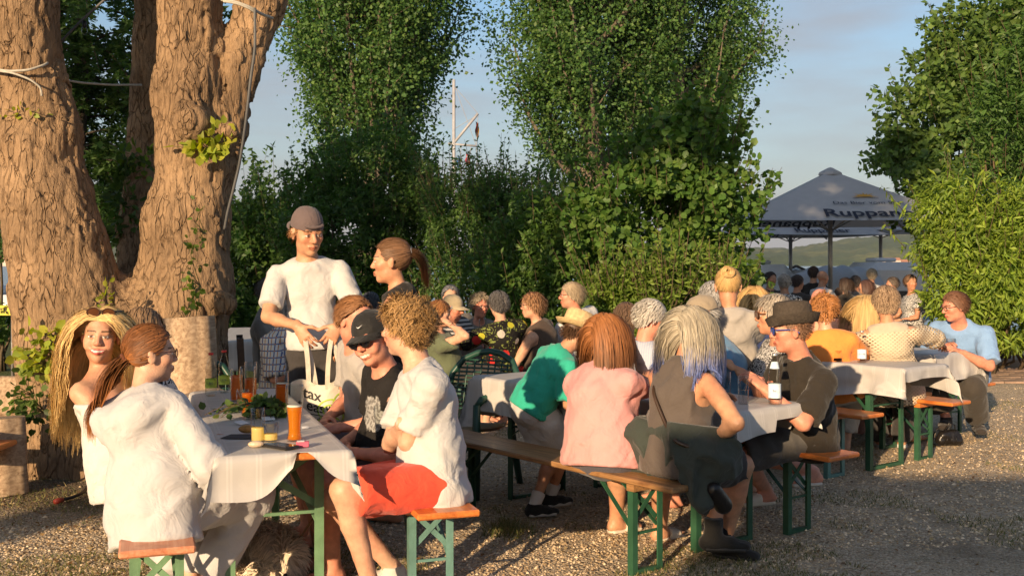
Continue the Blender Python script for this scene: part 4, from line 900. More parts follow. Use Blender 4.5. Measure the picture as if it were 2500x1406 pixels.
def limb_paths(base, H, envelope, nb, seed, lean=.35, z0=.18, up=1.6, sub=4):
    """trunk plus ascending limbs filling an envelope radius(z/H); returns list of (points, radii) and leaf anchor points"""
    rs = np.random.default_rng(seed); out = []; anch = []; base = np.asarray(base, float)
    tz = np.linspace(0, 1, 12); tp = base + np.stack([.012 * H * vnoise(np.stack([tz * 4, tz * 0, tz * 0], 1), seed), .012 * H * vnoise(np.stack([tz * 4, tz * 0 + 7, tz * 0], 1), seed), tz * H], 1)
    r0 = H * .022; out.append((tp, r0 * (1 - .9 * tz)))
    for b in range(nb):
        t0 = z0 + (1 - z0) * .92 * (b + rs.random()) / nb; a = rs.uniform(0, 6.28) + b * 2.4; s = np.array([np.interp(t0, tz, tp[:, i]) for i in range(3)])
        h = np.array([math.cos(a), math.sin(a), 0]); k = 8; pts = [s]; te = min(1.0, t0 + rs.uniform(.16, .34) * up / 1.6); R = envelope(te) * rs.uniform(.55, 1.05)
        e = base + h * R + V3(0, 0, te * H); c = s + h * R * .75 + V3(0, 0, (e[2] - s[2]) * .25); tt = np.linspace(0, 1, k)[:, None]
        pts = (1 - tt) ** 2 * s + 2 * tt * (1 - tt) * c + tt ** 2 * e; rr = r0 * .42 * (1 - t0 * .6) * (1 - .92 * tt[:, 0]); out.append((pts, rr))
        anch.append(pts[2:]);
        for q in range(sub):
            i = rs.integers(2, k); d = rs.normal(0, 1, 3); d[2] = abs(d[2]) * 1.1; d = unit(d + h * .8); ln = R * rs.uniform(.25, .55); w = pts[i] + d * ln * np.linspace(0, 1, 5)[:, None] + V3(0, 0, .15 * ln) * (np.linspace(0, 1, 5)[:, None] ** 2); out.append((w, np.linspace(rr[i] * .5 + .004, .004, 5))); anch.append(w[1:])
    return out, anch
def tree(name, label, cat, base, H, envelope, nb, per, sig, L, W, cols, seed, bark=BARK_POP, group=None, hexa=False, droop=.1, up=.3, zcut=None, z0=.18, ups=1.6, sub=4, leafname='crown'):
    t = thing(name, label, cat, base, 0, group); base = np.asarray(base, float); limbs, anch = limb_paths(base, H, envelope, nb, seed, z0=z0, up=ups, sub=sub)
    mb = MB(); mb.tube(limbs[0][0] - base, limbs[0][1], 9, False); mb.build('trunk', bark, t, None, True)
    mb = MB()
    for p, r in limbs[1:]: mb.tube(p - base, np.maximum(r, .006), 5, False)
    mb.build('limbs', bark, t, None, True)['kind'] = 'stuff'
    rs = np.random.default_rng(seed + 5); A = np.concatenate(anch); idx = rs.integers(0, len(A), int(len(A) * per)); P = A[idx] + rs.normal(0, 1, (len(idx), 3)) * sig
    if zcut: P = P[P[:, 2] < zcut]
    c = np.asarray(base) + V3(0, 0, 1) * P[:, 2:3]; o = P - c; o[:, 2] = 0; o /= np.linalg.norm(o, axis=1, keepdims=True) + 1e-6
    leaves(leafname, P, L, W, cols, t, base, up=up, droop=droop, out=o, outw=.35, hexa=hexa, seed=seed)
    return t
# ---------------------------------------------------------------- the big many-stemmed tree
DT = .75
def stem_prims(pts, d, k=.10, dz=0.0):
    d = d + DT
    out = []; q = [(at(x, y, d + dd), r * .95 * d / FOC) for x, y, r, dd in pts]
    for (a, ra), (b, rb) in zip(q[:-1], q[1:]): out.append(ec(a, b, ra, rb, k=k))
    return out
def bark_disp(P):
    ang = P * np.array([1, 1, .22]); w = np.stack([vnoise(P * 5, 31), vnoise(P * 5, 32), vnoise(P * 5, 33)], -1) * .035
    r1 = np.abs(vnoise((ang + w) * 17, 21)); r2 = np.abs(vnoise((ang + w) * 34, 22)); lump = vnoise(P * 2.2, 25) * .035 + vnoise(P * np.array([5, 5, 1.5]), 26) * .018
    brk = np.abs(vnoise(P * np.array([10, 10, 14]), 27))
    return -(np.clip(r1 * 3.2, 0, 1) * .024 + np.clip(r2 * 3, 0, 1) * .010 + np.clip(brk * 3, 0, 1) * .006 + lump) + .024
def big_tree():
    pr = stem_prims([(30, -420, 92, 0), (45, 0, 86, 0), (72, 216, 80, 0), (98, 350, 90, 0), (122, 486, 100, 0), (145, 595, 112, 0), (166, 703, 124, 0), (195, 860, 138, 0)], 7.25)
    pr += stem_prims([(462, -420, 72, .1), (466, 0, 78, .1), (466, 216, 83, .1), (468, 378, 90, .1), (460, 540, 99, .1), (447, 703, 117, .1), (420, 860, 135, 0)], 7.35)
    pr += stem_prims([(760, -420, 78, .25), (632, 0, 60, .2), (585, 150, 56, .15), (545, 300, 56, .12), (505, 440, 60, .1)], 7.4)
    pr += stem_prims([(385, -420, 34, 1.1), (372, 0, 33, 1.1), (352, 324, 37, 1.0), (335, 560, 42, .8), (330, 740, 60, .6), (310, 860, 100, .3)], 7.35, .06)
    d = 7.3 + DT; pr.append(ec(at(300, 840, d + .1), at(300, 1010, d + .1), (.74, .48), (.76, .52), V3(1, 0, 0), k=.15)); pr.append(ec(at(300, 1010, d + .1), at(300, 1160, d + .1), (.76, .52), (.90, .66), V3(1, 0, 0), k=.15))
    for px, py, r in ((110, 1050, 50), (90, 1130, 70), (235, 1110, 70), (560, 740, 26), (470, 300, 40), (20, 345, 32), (560, 320, 26)): pr.append(el(at(px, py, d - (.35 if py > 1000 else .15)), r * d / FOC, k=.12))
    # bark hollow between the stems
    v, f = sdf_mesh(pr, .0175, disp=bark_disp, box=(np.array([-4.7, 6.7, -.05]), np.array([-1.3, 9.9, 5.3])))
    base = V3(-2.9, 8.05, 0); t = thing('maple_tree', 'huge maple tree with several thick sunlit stems behind the women', 'tree', base)
    np_mesh('trunk', v - base, f, BARK, t, None, True)
    rs = np.random.default_rng(3); n = 9000; c = np.array([(-4.5, 5, 7), (-2, 7.5, 7.6), (-1, 10, 7.2), (-5.5, 9, 7.4), (-3, 6, 8.2)]); P = c[rs.integers(0, 5, n)] + rs.normal(0, 1, (n, 3)) * np.array([1.5, 1.5, .8]); P = P[P[:, 2] > 5.6]
    leaves('crown', P, .17, .16, [(.07, .12, .03), (.09, .14, .035)], t, base, hexa=True, seed=4)
    mb = MB()
    for a_, b_ in ((at(30, -420, 7.25 + DT), (-4.5, 5, 7)), (at(462, -420, 7.45 + DT), (-2, 7.5, 7.8)), (at(760, -420, 7.6 + DT), (-1, 9.8, 7.3)), (at(385, -420, 8.4 + DT), (-4.5, 9, 7.4)), (at(462, -420, 7.45 + DT), (-3, 6, 8))):
        a_ = np.array(a_); b_ = np.array(b_); tt = np.linspace(0, 1, 6)[:, None]; mb.tube(a_ + (b_ - a_) * tt + V3(0, 0, .4) * tt * (1 - tt) - base, np.linspace(.2, .03, 6), 8)
    mb.build('limbs', BARK, t, None, True)
    return t, base
MAPLE, MAPLE_B = big_tree()
def sprig(px, py, d, n, spread, cols, L=.07, seed=1, label=None, name='leafy_sprig', facing=(0, -1, .2), hexa=True, w=.8, stemto=None):
    """small shoots of bright leaves growing out of the bark"""
    d = d + DT + .04; rs = np.random.default_rng(seed); c = at(px, py, d); P = c + rs.normal(0, 1, (n, 3)) * np.array([spread[0], .03, spread[1]]) * d / FOC + V3(0, -.05, 0)
    t = thing(name, label, 'plant', c, 0, 'shoots growing from the maple bark'); mb = MB()
    for p in P[:max(3, n // 4)]: mb.tube([V3(0, .12, -.03), (p - c) * .5 + V3(0, .02, 0), p - c], [.004, .003, .002], 5)
    mb.build('stem', mat('green_stem', (.16, .14, .05), .7), t)
    leaves('leaves', P, L, L * w, cols, t, c, up=.2, droop=.3, out=np.tile(np.array(facing, float), (n, 1)), outw=.5, hexa=hexa, seed=seed)
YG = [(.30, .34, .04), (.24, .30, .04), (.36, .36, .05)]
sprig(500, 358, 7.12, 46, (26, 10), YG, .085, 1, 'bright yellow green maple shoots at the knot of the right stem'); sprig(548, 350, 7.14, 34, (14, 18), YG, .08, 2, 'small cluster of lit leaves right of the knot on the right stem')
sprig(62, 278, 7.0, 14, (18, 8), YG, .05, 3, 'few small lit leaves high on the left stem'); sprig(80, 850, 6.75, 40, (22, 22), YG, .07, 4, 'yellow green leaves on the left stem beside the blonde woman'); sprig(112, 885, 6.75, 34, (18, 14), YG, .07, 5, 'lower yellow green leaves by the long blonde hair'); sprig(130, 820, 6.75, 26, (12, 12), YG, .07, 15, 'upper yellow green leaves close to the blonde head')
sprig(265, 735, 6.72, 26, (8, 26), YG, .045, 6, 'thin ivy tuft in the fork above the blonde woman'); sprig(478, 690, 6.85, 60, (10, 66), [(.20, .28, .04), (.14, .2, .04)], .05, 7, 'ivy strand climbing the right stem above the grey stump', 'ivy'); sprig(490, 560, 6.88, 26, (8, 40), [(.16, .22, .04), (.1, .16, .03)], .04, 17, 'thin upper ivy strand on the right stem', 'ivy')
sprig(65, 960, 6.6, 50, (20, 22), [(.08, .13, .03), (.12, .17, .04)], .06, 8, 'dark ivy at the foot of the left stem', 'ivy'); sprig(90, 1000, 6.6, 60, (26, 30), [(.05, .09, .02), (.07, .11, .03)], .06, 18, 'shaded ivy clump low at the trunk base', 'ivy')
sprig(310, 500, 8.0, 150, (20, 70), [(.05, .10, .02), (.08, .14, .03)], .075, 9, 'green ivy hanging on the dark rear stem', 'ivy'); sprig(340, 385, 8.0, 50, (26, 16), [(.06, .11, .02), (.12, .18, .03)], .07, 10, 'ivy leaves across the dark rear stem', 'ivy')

# ---------------------------------------------------------------- poplars and the tree at the left
POP = [(.068, .145, .036), (.088, .175, .04), (.06, .13, .036), (.115, .19, .045)]
def pop_env(k): return lambda t: k * (math.sin(min(1, max(0, (t - .10) / .62)) * math.pi * .5) ** .75 if t < .72 else 1 - ((t - .72) / .3) ** 2 * .8) + .1
def poplar(px, d, H, R, seed, label, nb=70, per=50, g='poplars behind the hedge'):
    p = at(px, 643, d); return tree('poplar_tree', label, 'tree', (p[0], p[1], -.3), H, pop_env(R), nb, per, .36, .14, .12, POP, seed, group=g, z0=.18, sub=6, ups=1.7, zcut=13.5)
poplar(905, 37, 19, 3.35, 11, 'poplar left of the flag mast, its left edge touched by sun', 90, 50)
poplar(1440, 37, 20, 3.3, 12, 'left one of the twin poplars right of the flag mast', 85, 50)
poplar(1665, 39, 20, 3.2, 13, 'right one of the twin poplars behind the hazel bush', 85, 50)
def robinia():
    base = at(225, 700, 13.5); base[2] = 0; t = thing('robinia_tree', 'feathery dark green tree seen between the maple stems', 'tree', base); rs = np.random.default_rng(5)
    mb = MB(); tp = np.array([(0, 0, 0), (.1, 0, 1.2), (0, .1, 2.6), (.15, 0, 4.2), (.1, 0, 6)]) + V3(-.35, .2, 0); mb.tube(tp, [.16, .14, .12, .09, .05], 10); mb.build('trunk', BARK_DARK, t, None, True)
    mb = MB(); PP = []; AXs = []
    for b in range(120):
        z0 = rs.uniform(2.0, 5.8); a = rs.uniform(0, 6.28); s = V3(np.interp(z0, tp[:, 2], tp[:, 0]), np.interp(z0, tp[:, 2], tp[:, 1]), z0); L_ = rs.uniform(.7, 1.9) * (1.0 if z0 > 2.8 else .9); h = V3(math.cos(a), math.sin(a), rs.uniform(-.1, .45)); tt = np.linspace(0, 1, 7)[:, None]
        p = s + h * L_ * tt + V3(0, 0, -.55 * L_) * tt ** 2; mb.tube(p, np.linspace(.018, .004, 7), 4)
        for q in range(16):                                     # pinnate fronds
            i = rs.uniform(.2, 1); o = s + h * L_ * i + V3(0, 0, -.55 * L_) * i * i; fd = unit(rs.normal(0, 1, 3) + h * .8 + V3(0, 0, -.75)); n = 11; u = np.linspace(.05, 1, n)[:, None]; ax = o + fd * .30 * u + V3(0, 0, -.06) * u ** 2; sd = unit(np.cross(fd, UP + .01))
            for sg in (-1, 1): PP.append(ax); AXs.append(np.tile(unit(sd * sg + fd * .35), (n, 1)))
    mb.build('limbs', BARK_DARK, t, None, True); leaves('crown', np.concatenate(PP) + base, .10, .042, [(.05, .11, .028), (.07, .135, .035), (.09, .16, .04)], t, base, axis=np.concatenate(AXs), seed=6)
robinia()

# ---------------------------------------------------------------- bushes and hedge
def bush(name, label, lumps, n, L, W, cols, seed, hexa=False, shoots=0, sl=.6, shell=4.5, lump=.25, up=.25, droop=.1, front=.78, group='bushes of the hedge', cat='bush', stem=(.10, .07, .04), m=None, spread=None):
    """lumps: (px, py, d, rx_px, ry_px, depth m)"""
    rs = np.random.default_rng(seed); E = [(at(px, py, d), V3(rx * d / FOC, dp, ry * d / FOC)) for px, py, d, rx, ry, dp in lumps]
    base = V3(*np.mean([e[0][:2] for e in E], 0), 0); t = thing(name, label, cat, base, 0, group); vol = np.array([e[1][0] * e[1][2] for e in E]); vol /= vol.sum(); PP = []; OO = []
    for (c, r), w in zip(E, vol):
        k = int(n * w); d = rs.normal(0, 1, (k, 3)); d /= np.linalg.norm(d, axis=1, keepdims=True); fl = (d[:, 1] > 0) & (rs.random(k) < front); d[fl, 1] *= -1
        rad = rs.random((k, 1)) ** (1 / shell) * (1 + lump * fbm(d * 2.3 + seed, 3, seed)[:, None]); P = c + d * r * rad; PP.append(P); OO.append(d / r)
    P = np.concatenate(PP); O = np.concatenate(OO); O /= np.linalg.norm(O, axis=1, keepdims=True); cl = vnoise(P * 2.4, seed) + .5 * vnoise(P * 5.5, seed + 1) > -.22; P = P[cl]; O = O[cl]; k = P[:, 2] > .03; P = P[k]; O = O[k]
    mb = MB(); SP = []; SO = []
    for (c, r), w in zip(E, vol):
        for q in range(max(3, int(10 * w))):
            a = rs.uniform(0, 6.28); e = c + V3(math.cos(a) * r[0] * .6, math.sin(a) * r[1] * .5, r[2] * .5); b0 = V3(c[0] + rs.normal(0, .15), c[1] + .1, 0) if c[2] - r[2] < 1.0 else base + V3(rs.normal(0, .12), .2, 0); mid = (b0 + e) / 2 + rs.normal(0, .1, 3); mb.tube(np.array([b0, mid, e]) - base, [.03, .02, .008], 5)
    for s in range(shoots):
        c, r = E[rs.choice(len(E), p=vol)]; d = unit(V3(rs.normal(0, 1), rs.normal(-.6, .6), abs(rs.normal(.4, .6)))); b0 = c + d * r * 1.0; ln = sl * rs.uniform(.5, 1.2); dd = unit(d * .5 + V3(0, 0, 1.0) + rs.normal(0, .15, 3)); tt = np.linspace(0, 1, 5)[:, None]; path = b0 + dd * ln * tt; mb.tube(path - base, np.linspace(.006, .002, 5), 4)
        nl = int(16 * sl / .6) + 4; u = rs.random((nl, 1)); SP.append(b0 + dd * ln * u + rs.normal(0, .008, (nl, 3))); o = rs.normal(0, 1, (nl, 3)); o[:, 2] = .5; SO.append(o / np.linalg.norm(o, axis=1, keepdims=True))
    mb.build('stems', mat('bush_stem', stem, .8), t, None, True)['kind'] = 'stuff'
    if SP: P = np.concatenate([P] + SP); O = np.concatenate([O] + SO)
    leaves('foliage', P, L, W, cols, t, base, up=up, droop=droop, out=O, outw=.45, hexa=hexa, seed=seed, m=m); return t
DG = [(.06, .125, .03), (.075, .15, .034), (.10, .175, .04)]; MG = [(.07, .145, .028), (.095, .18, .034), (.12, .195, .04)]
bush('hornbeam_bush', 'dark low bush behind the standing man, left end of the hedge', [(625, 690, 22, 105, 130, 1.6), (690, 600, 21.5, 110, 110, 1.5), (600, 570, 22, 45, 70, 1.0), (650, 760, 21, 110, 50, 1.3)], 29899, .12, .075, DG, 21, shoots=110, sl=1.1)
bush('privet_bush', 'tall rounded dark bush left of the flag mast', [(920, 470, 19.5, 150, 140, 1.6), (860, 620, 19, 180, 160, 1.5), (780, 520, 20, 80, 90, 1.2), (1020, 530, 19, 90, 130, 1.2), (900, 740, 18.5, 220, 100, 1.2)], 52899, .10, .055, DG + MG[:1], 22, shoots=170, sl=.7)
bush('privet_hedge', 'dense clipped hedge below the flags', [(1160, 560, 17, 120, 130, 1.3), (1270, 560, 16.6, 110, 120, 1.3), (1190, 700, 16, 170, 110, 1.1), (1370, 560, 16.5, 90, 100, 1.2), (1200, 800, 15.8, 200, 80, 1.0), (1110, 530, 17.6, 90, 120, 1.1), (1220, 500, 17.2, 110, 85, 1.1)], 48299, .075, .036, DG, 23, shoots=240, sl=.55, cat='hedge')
bush('laurel_bush', 'leafy mid green bush between hedge and hazel', [(1330, 620, 13.6, 120, 130, .9), (1440, 560, 13.4, 100, 110, .9), (1450, 680, 13, 150, 90, .8), (1270, 710, 13.4, 110, 80, .8), (1400, 820, 13, 190, 90, .8)], 29899, .095, .042, MG + DG, 24, shoots=120, sl=.5)
bush('hazel_bush', 'big hazel bush with round leaves left of the parasol', [(1650, 420, 12.6, 150, 130, 1.0), (1570, 560, 12.4, 190, 140, 1.0), (1730, 560, 12.4, 120, 150, .9), (1690, 310, 12.8, 80, 60, .7), (1600, 690, 12, 220, 80, .8), (1770, 690, 12, 85, 80, .7), (1660, 830, 11.8, 200, 100, .7)], 33000, .082, .074, MG, 25, hexa=True, shoots=120, sl=.55, shell=3.5, lump=.3)
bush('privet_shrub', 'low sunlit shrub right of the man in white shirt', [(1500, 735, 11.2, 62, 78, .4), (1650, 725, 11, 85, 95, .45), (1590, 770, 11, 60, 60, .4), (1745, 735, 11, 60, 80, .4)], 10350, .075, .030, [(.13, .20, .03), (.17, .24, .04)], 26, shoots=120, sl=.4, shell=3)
bush('field_maple_tree', 'sunlit tree crown above the right shrubs', [(2330, 330, 21, 170, 150, 1.8), (2420, 180, 21, 150, 170, 1.8), (2190, 380, 21, 75, 55, .9), (2290, 210, 21.5, 80, 90, 1.2), (2530, 120, 20, 120, 200, 1.5), (2260, 480, 20, 90, 90, 1.2)], 46000, .13, .115, [(.105, .18, .04), (.135, .21, .045), (.085, .15, .04)], 27, hexa=False, shoots=120, sl=.7, shell=3, lump=.35, group='trees at the right', cat='tree')
bush('elder_bush', 'dark tall elder bush at the right edge', [(2450, 360, 16, 95, 190, .9), (2510, 200, 16, 70, 170, .9), (2430, 520, 16, 110, 130, .9)], 17250, .11, .045, DG + MG[:1], 28, shoots=60, sl=.6, group='trees at the right')
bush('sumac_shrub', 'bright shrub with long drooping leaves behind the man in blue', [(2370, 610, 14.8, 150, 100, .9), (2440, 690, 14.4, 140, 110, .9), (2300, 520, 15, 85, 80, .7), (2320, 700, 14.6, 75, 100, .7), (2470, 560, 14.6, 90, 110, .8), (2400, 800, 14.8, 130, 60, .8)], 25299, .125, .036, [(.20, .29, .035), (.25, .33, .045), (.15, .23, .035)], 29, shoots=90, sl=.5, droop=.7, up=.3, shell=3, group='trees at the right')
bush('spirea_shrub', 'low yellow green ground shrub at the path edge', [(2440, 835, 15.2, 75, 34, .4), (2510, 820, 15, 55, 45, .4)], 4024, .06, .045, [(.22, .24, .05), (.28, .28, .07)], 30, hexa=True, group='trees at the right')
bush('lakeside_bush', 'small green bush far left by the lake', [(5, 790, 15, 30, 50, .5), (-30, 500, 15, 45, 110, .6)], 2989, .09, .05, MG, 31, group='lakeside bushes')
bush('corner_bush', 'dim bushes left behind the trunk foot', [(560, 760, 18, 40, 60, .7)], 2875, .10, .06, DG, 32, group='bushes of the hedge')

# ---------------------------------------------------------------- unseen shade casters added behind the camera for the far hedge and the right foreground
SHL = [(.05, .09, .03), (.07, .11, .03)]
def shade_tree(x, y, zc, rx, rz, n, label, seed):  # unseen trees; crowns sized and thinned for the shade on hedge and parasol
    t = thing('unseen_shade_tree', label, 'tree', (x, y, 0), 0, 'unseen trees shaped for shade'); rs = np.random.default_rng(seed)
    mb = MB(); mb.tube([(-1.5, 0, 0), (-1.3, 0, zc * .5), (0, 0, zc + rz * .5)], [.3, .24, .08], 10); mb.build('trunk', BARK_DARK, t, None, True)
    d = rs.normal(0, 1, (n, 3)); d /= np.linalg.norm(d, axis=1, keepdims=True); rad = rs.random((n, 1)) ** (1 / 2.5) * (1 + .25 * fbm(d * 2, 3, seed)[:, None]); P = V3(x, y, zc) + d * rad * V3(rx, rx * .5, rz)
    leaves('crown', P, .55, .5, SHL, t, (x, y, 0), hexa=True, seed=seed, up=.1)
for a in ((-8.3, -9, 10.7, 3.0, 2.1, 950, 'lime tree behind the viewpoint, middle one', 41), (-14.2, -10, 11.4, 3.0, 2.3, 260, 'lime tree behind the viewpoint, left one', 42), (-19.0, -12, 12.6, 3.0, 2.6, 200, 'lime tree behind the viewpoint, farthest left', 44)): shade_tree(*a)
def occluder():  # boards and roof added unseen behind the camera to shade the right foreground
    t = thing('shade_occluder', 'unseen wooden kiosk behind the viewpoint', 'occluder', (1.6, -6.2, 0)); w = mat('occluder_board', (.22, .13, .07), .8, .15, 5)
    for i in range(18): MB().box((-5.6 + i * .62, 0, 1.70), (.60, .04, 3.40)).build('board', w, t)
    MB().box((1.3, -1.2, 3.60), (14.0, 3.4, .36)).build('roof', mat('occluder_roof', (.12, .09, .08), .8), t)
occluder()
# ---------------------------------------------------------------- beer benches and tables
def plank_mat(name, c1, c2, rough=.35, coat=.2, scale=3.0):
    m, N, L = node_mat(name); b = N['Principled BSDF']; b.inputs['Roughness'].default_value = rough; b.inputs['Coat Weight'].default_value = coat
    tc = N.new('ShaderNodeTexCoord'); mp = N.new('ShaderNodeMapping'); mp.inputs['Scale'].default_value = (22, 1.2, 22); n = N.new('ShaderNodeTexNoise'); n.inputs['Scale'].default_value = scale; n.inputs['Detail'].default_value = 8; n.inputs['Distortion'].default_value = .6
    L.new(tc.outputs['Object'], mp.inputs['Vector']); L.new(mp.outputs['Vector'], n.inputs['Vector']); r = ramp(N, [(.3, c1), (.68, c2)]); L.new(n.outputs['Fac'], r.inputs['Fac'])
    n2 = N.new('ShaderNodeTexNoise'); n2.inputs['Scale'].default_value = 7; n2.inputs['Detail'].default_value = 9; L.new(tc.outputs['Object'], n2.inputs['Vector']); r2 = ramp(N, [(.58, (1, 1, 1)), (.72, (.55, .45, .38))]); L.new(n2.outputs['Fac'], r2.inputs['Fac'])
    mx = N.new('ShaderNodeMixRGB'); mx.blend_type = 'MULTIPLY'; mx.inputs['Fac'].default_value = .7; L.new(r.outputs['Color'], mx.inputs['Color1']); L.new(r2.outputs['Color'], mx.inputs['Color2']); L.new(mx.outputs['Color'], b.inputs['Base Color'])
    bp = N.new('ShaderNodeBump'); bp.inputs['Strength'].default_value = .25; bp.inputs['Distance'].default_value = .003; L.new(n.outputs['Fac'], bp.inputs['Height']); L.new(bp.outputs['Normal'], b.inputs['Normal']); return m
W_ORANGE = plank_mat('orange_varnished_wood', (.48, .125, .025), (.68, .225, .05)); W_RED = plank_mat('worn_red_wood', (.50, .16, .07), (.62, .30, .17), .5, .05); W_BROWN = plank_mat('weathered_brown_wood', (.17, .085, .035), (.42, .22, .085), .5, .1)
M_GREEN = mat('green_leg_paint', (.025, .085, .045), .45, .2, 12, .15); M_TEAL = mat('faded_teal_leg_paint', (.11, .22, .19), .5, .2, 12, .2); M_PALE = mat('worn_green_leg_paint', (.13, .24, .13), .5, .2, 14, .2)
def cloth_mat(name, c, lines=True):
    m, N, L = node_mat(name); b = N['Principled BSDF']; b.inputs['Roughness'].default_value = .5; b.inputs['Specular IOR Level'].default_value = .4
    tc = N.new('ShaderNodeTexCoord'); mp = N.new('ShaderNodeMapping'); mp.inputs['Scale'].default_value = (1, 1, 1); L.new(tc.outputs['Object'], mp.inputs['Vector']); sx = N.new('ShaderNodeSeparateXYZ'); L.new(mp.outputs['Vector'], sx.inputs['Vector']); acc = None
    for ax in ('X', 'Y'):
        a = N.new('ShaderNodeMath'); a.operation = 'MULTIPLY'; a.inputs[1].default_value = 9.0; L.new(sx.outputs[ax], a.inputs[0]); f = N.new('ShaderNodeMath'); f.operation = 'FRACT'; L.new(a.outputs[0], f.inputs[0])
        g = ramp(N, [(0, (1, 1, 1)), (.06, (1, 1, 1)), (.08, (0, 0, 0)), (.12, (0, 0, 0)), (.14, (1, 1, 1)), (.2, (1, 1, 1)), (.22, (0, 0, 0))]); L.new(f.outputs[0], g.inputs['Fac'])
        if acc is None: acc = g.outputs['Color']
        else:
            mm = N.new('ShaderNodeMixRGB'); mm.blend_type = 'LIGHTEN'; mm.inputs['Fac'].default_value = 1; L.new(acc, mm.inputs['Color1']); L.new(g.outputs['Color'], mm.inputs['Color2']); acc = mm.outputs['Color']
    mx = N.new('ShaderNodeMixRGB'); mx.inputs['Color1'].default_value = (*c, 1); mx.inputs['Color2'].default_value = (*[min(1, x * 1.12) for x in c], 1); L.new(acc, mx.inputs['Fac']); L.new(mx.outputs['Color'], b.inputs['Base Color'])
    n = N.new('ShaderNodeTexNoise'); n.inputs['Scale'].default_value = 9; n.inputs['Detail'].default_value = 5; L.new(tc.outputs['Object'], n.inputs['Vector']); bp = N.new('ShaderNodeBump'); bp.inputs['Strength'].default_value = .35; bp.inputs['Distance'].default_value = .012; L.new(n.outputs['Fac'], bp.inputs['Height']); L.new(bp.outputs['Normal'], b.inputs['Normal']); return m
CLOTH = cloth_mat('waxed_tablecloth', (.46, .435, .41))
def bench(c, ang, label, wood=W_ORANGE, steel=M_GREEN, W=.27, L=2.2, H=.48, ly=.30):
    t = thing('beer_bench', label, 'bench', (c[0], c[1], 0), math.radians(ang), 'beer benches')
    s = MB().box((0, 0, H - .014), (W, L, .028), bevel=.007).build('seat', wood, t)
    for e in (-1, 1):
        y = e * (L / 2 - ly)
        for s_ in (-1, 1):
            mb = MB(); mb.box((s_ * W * .31, y, (H - .03) / 2), (.034, .005, H - .03)); mb.box((s_ * (W * .31 + .0145), y - e * .0185, (H - .03) / 2), (.005, .032, H - .03)); mb.build('leg', steel, t)
            MB().bar((s_ * W * .31, y - e * .02, .22), (s_ * W * .20, y - e * .30, H - .034), .024, .005).build('brace', steel, t)
        MB().box((0, y - e * .009, .014), (W * .62 - .034, .026, .022)).build('foot_bar', steel, t)
        MB().bar((-W * .29, y - e * .012, .20), (W * .29, y - e * .012, .20), .012, .012).build('cross_bar', steel, t)
        MB().bar((-W * .29, y - e * .016, .26), (W * .26, y - e * .016, H - .07), .004, .024).build('strut', steel, t); MB().bar((W * .29, y - e * .021, .26), (-W * .26, y - e * .021, H - .07), .004, .024).build('strut', steel, t)
        MB().box((0, y, H - .048), (W * .86, .05, .034)).build('batten', wood, t)
    return t
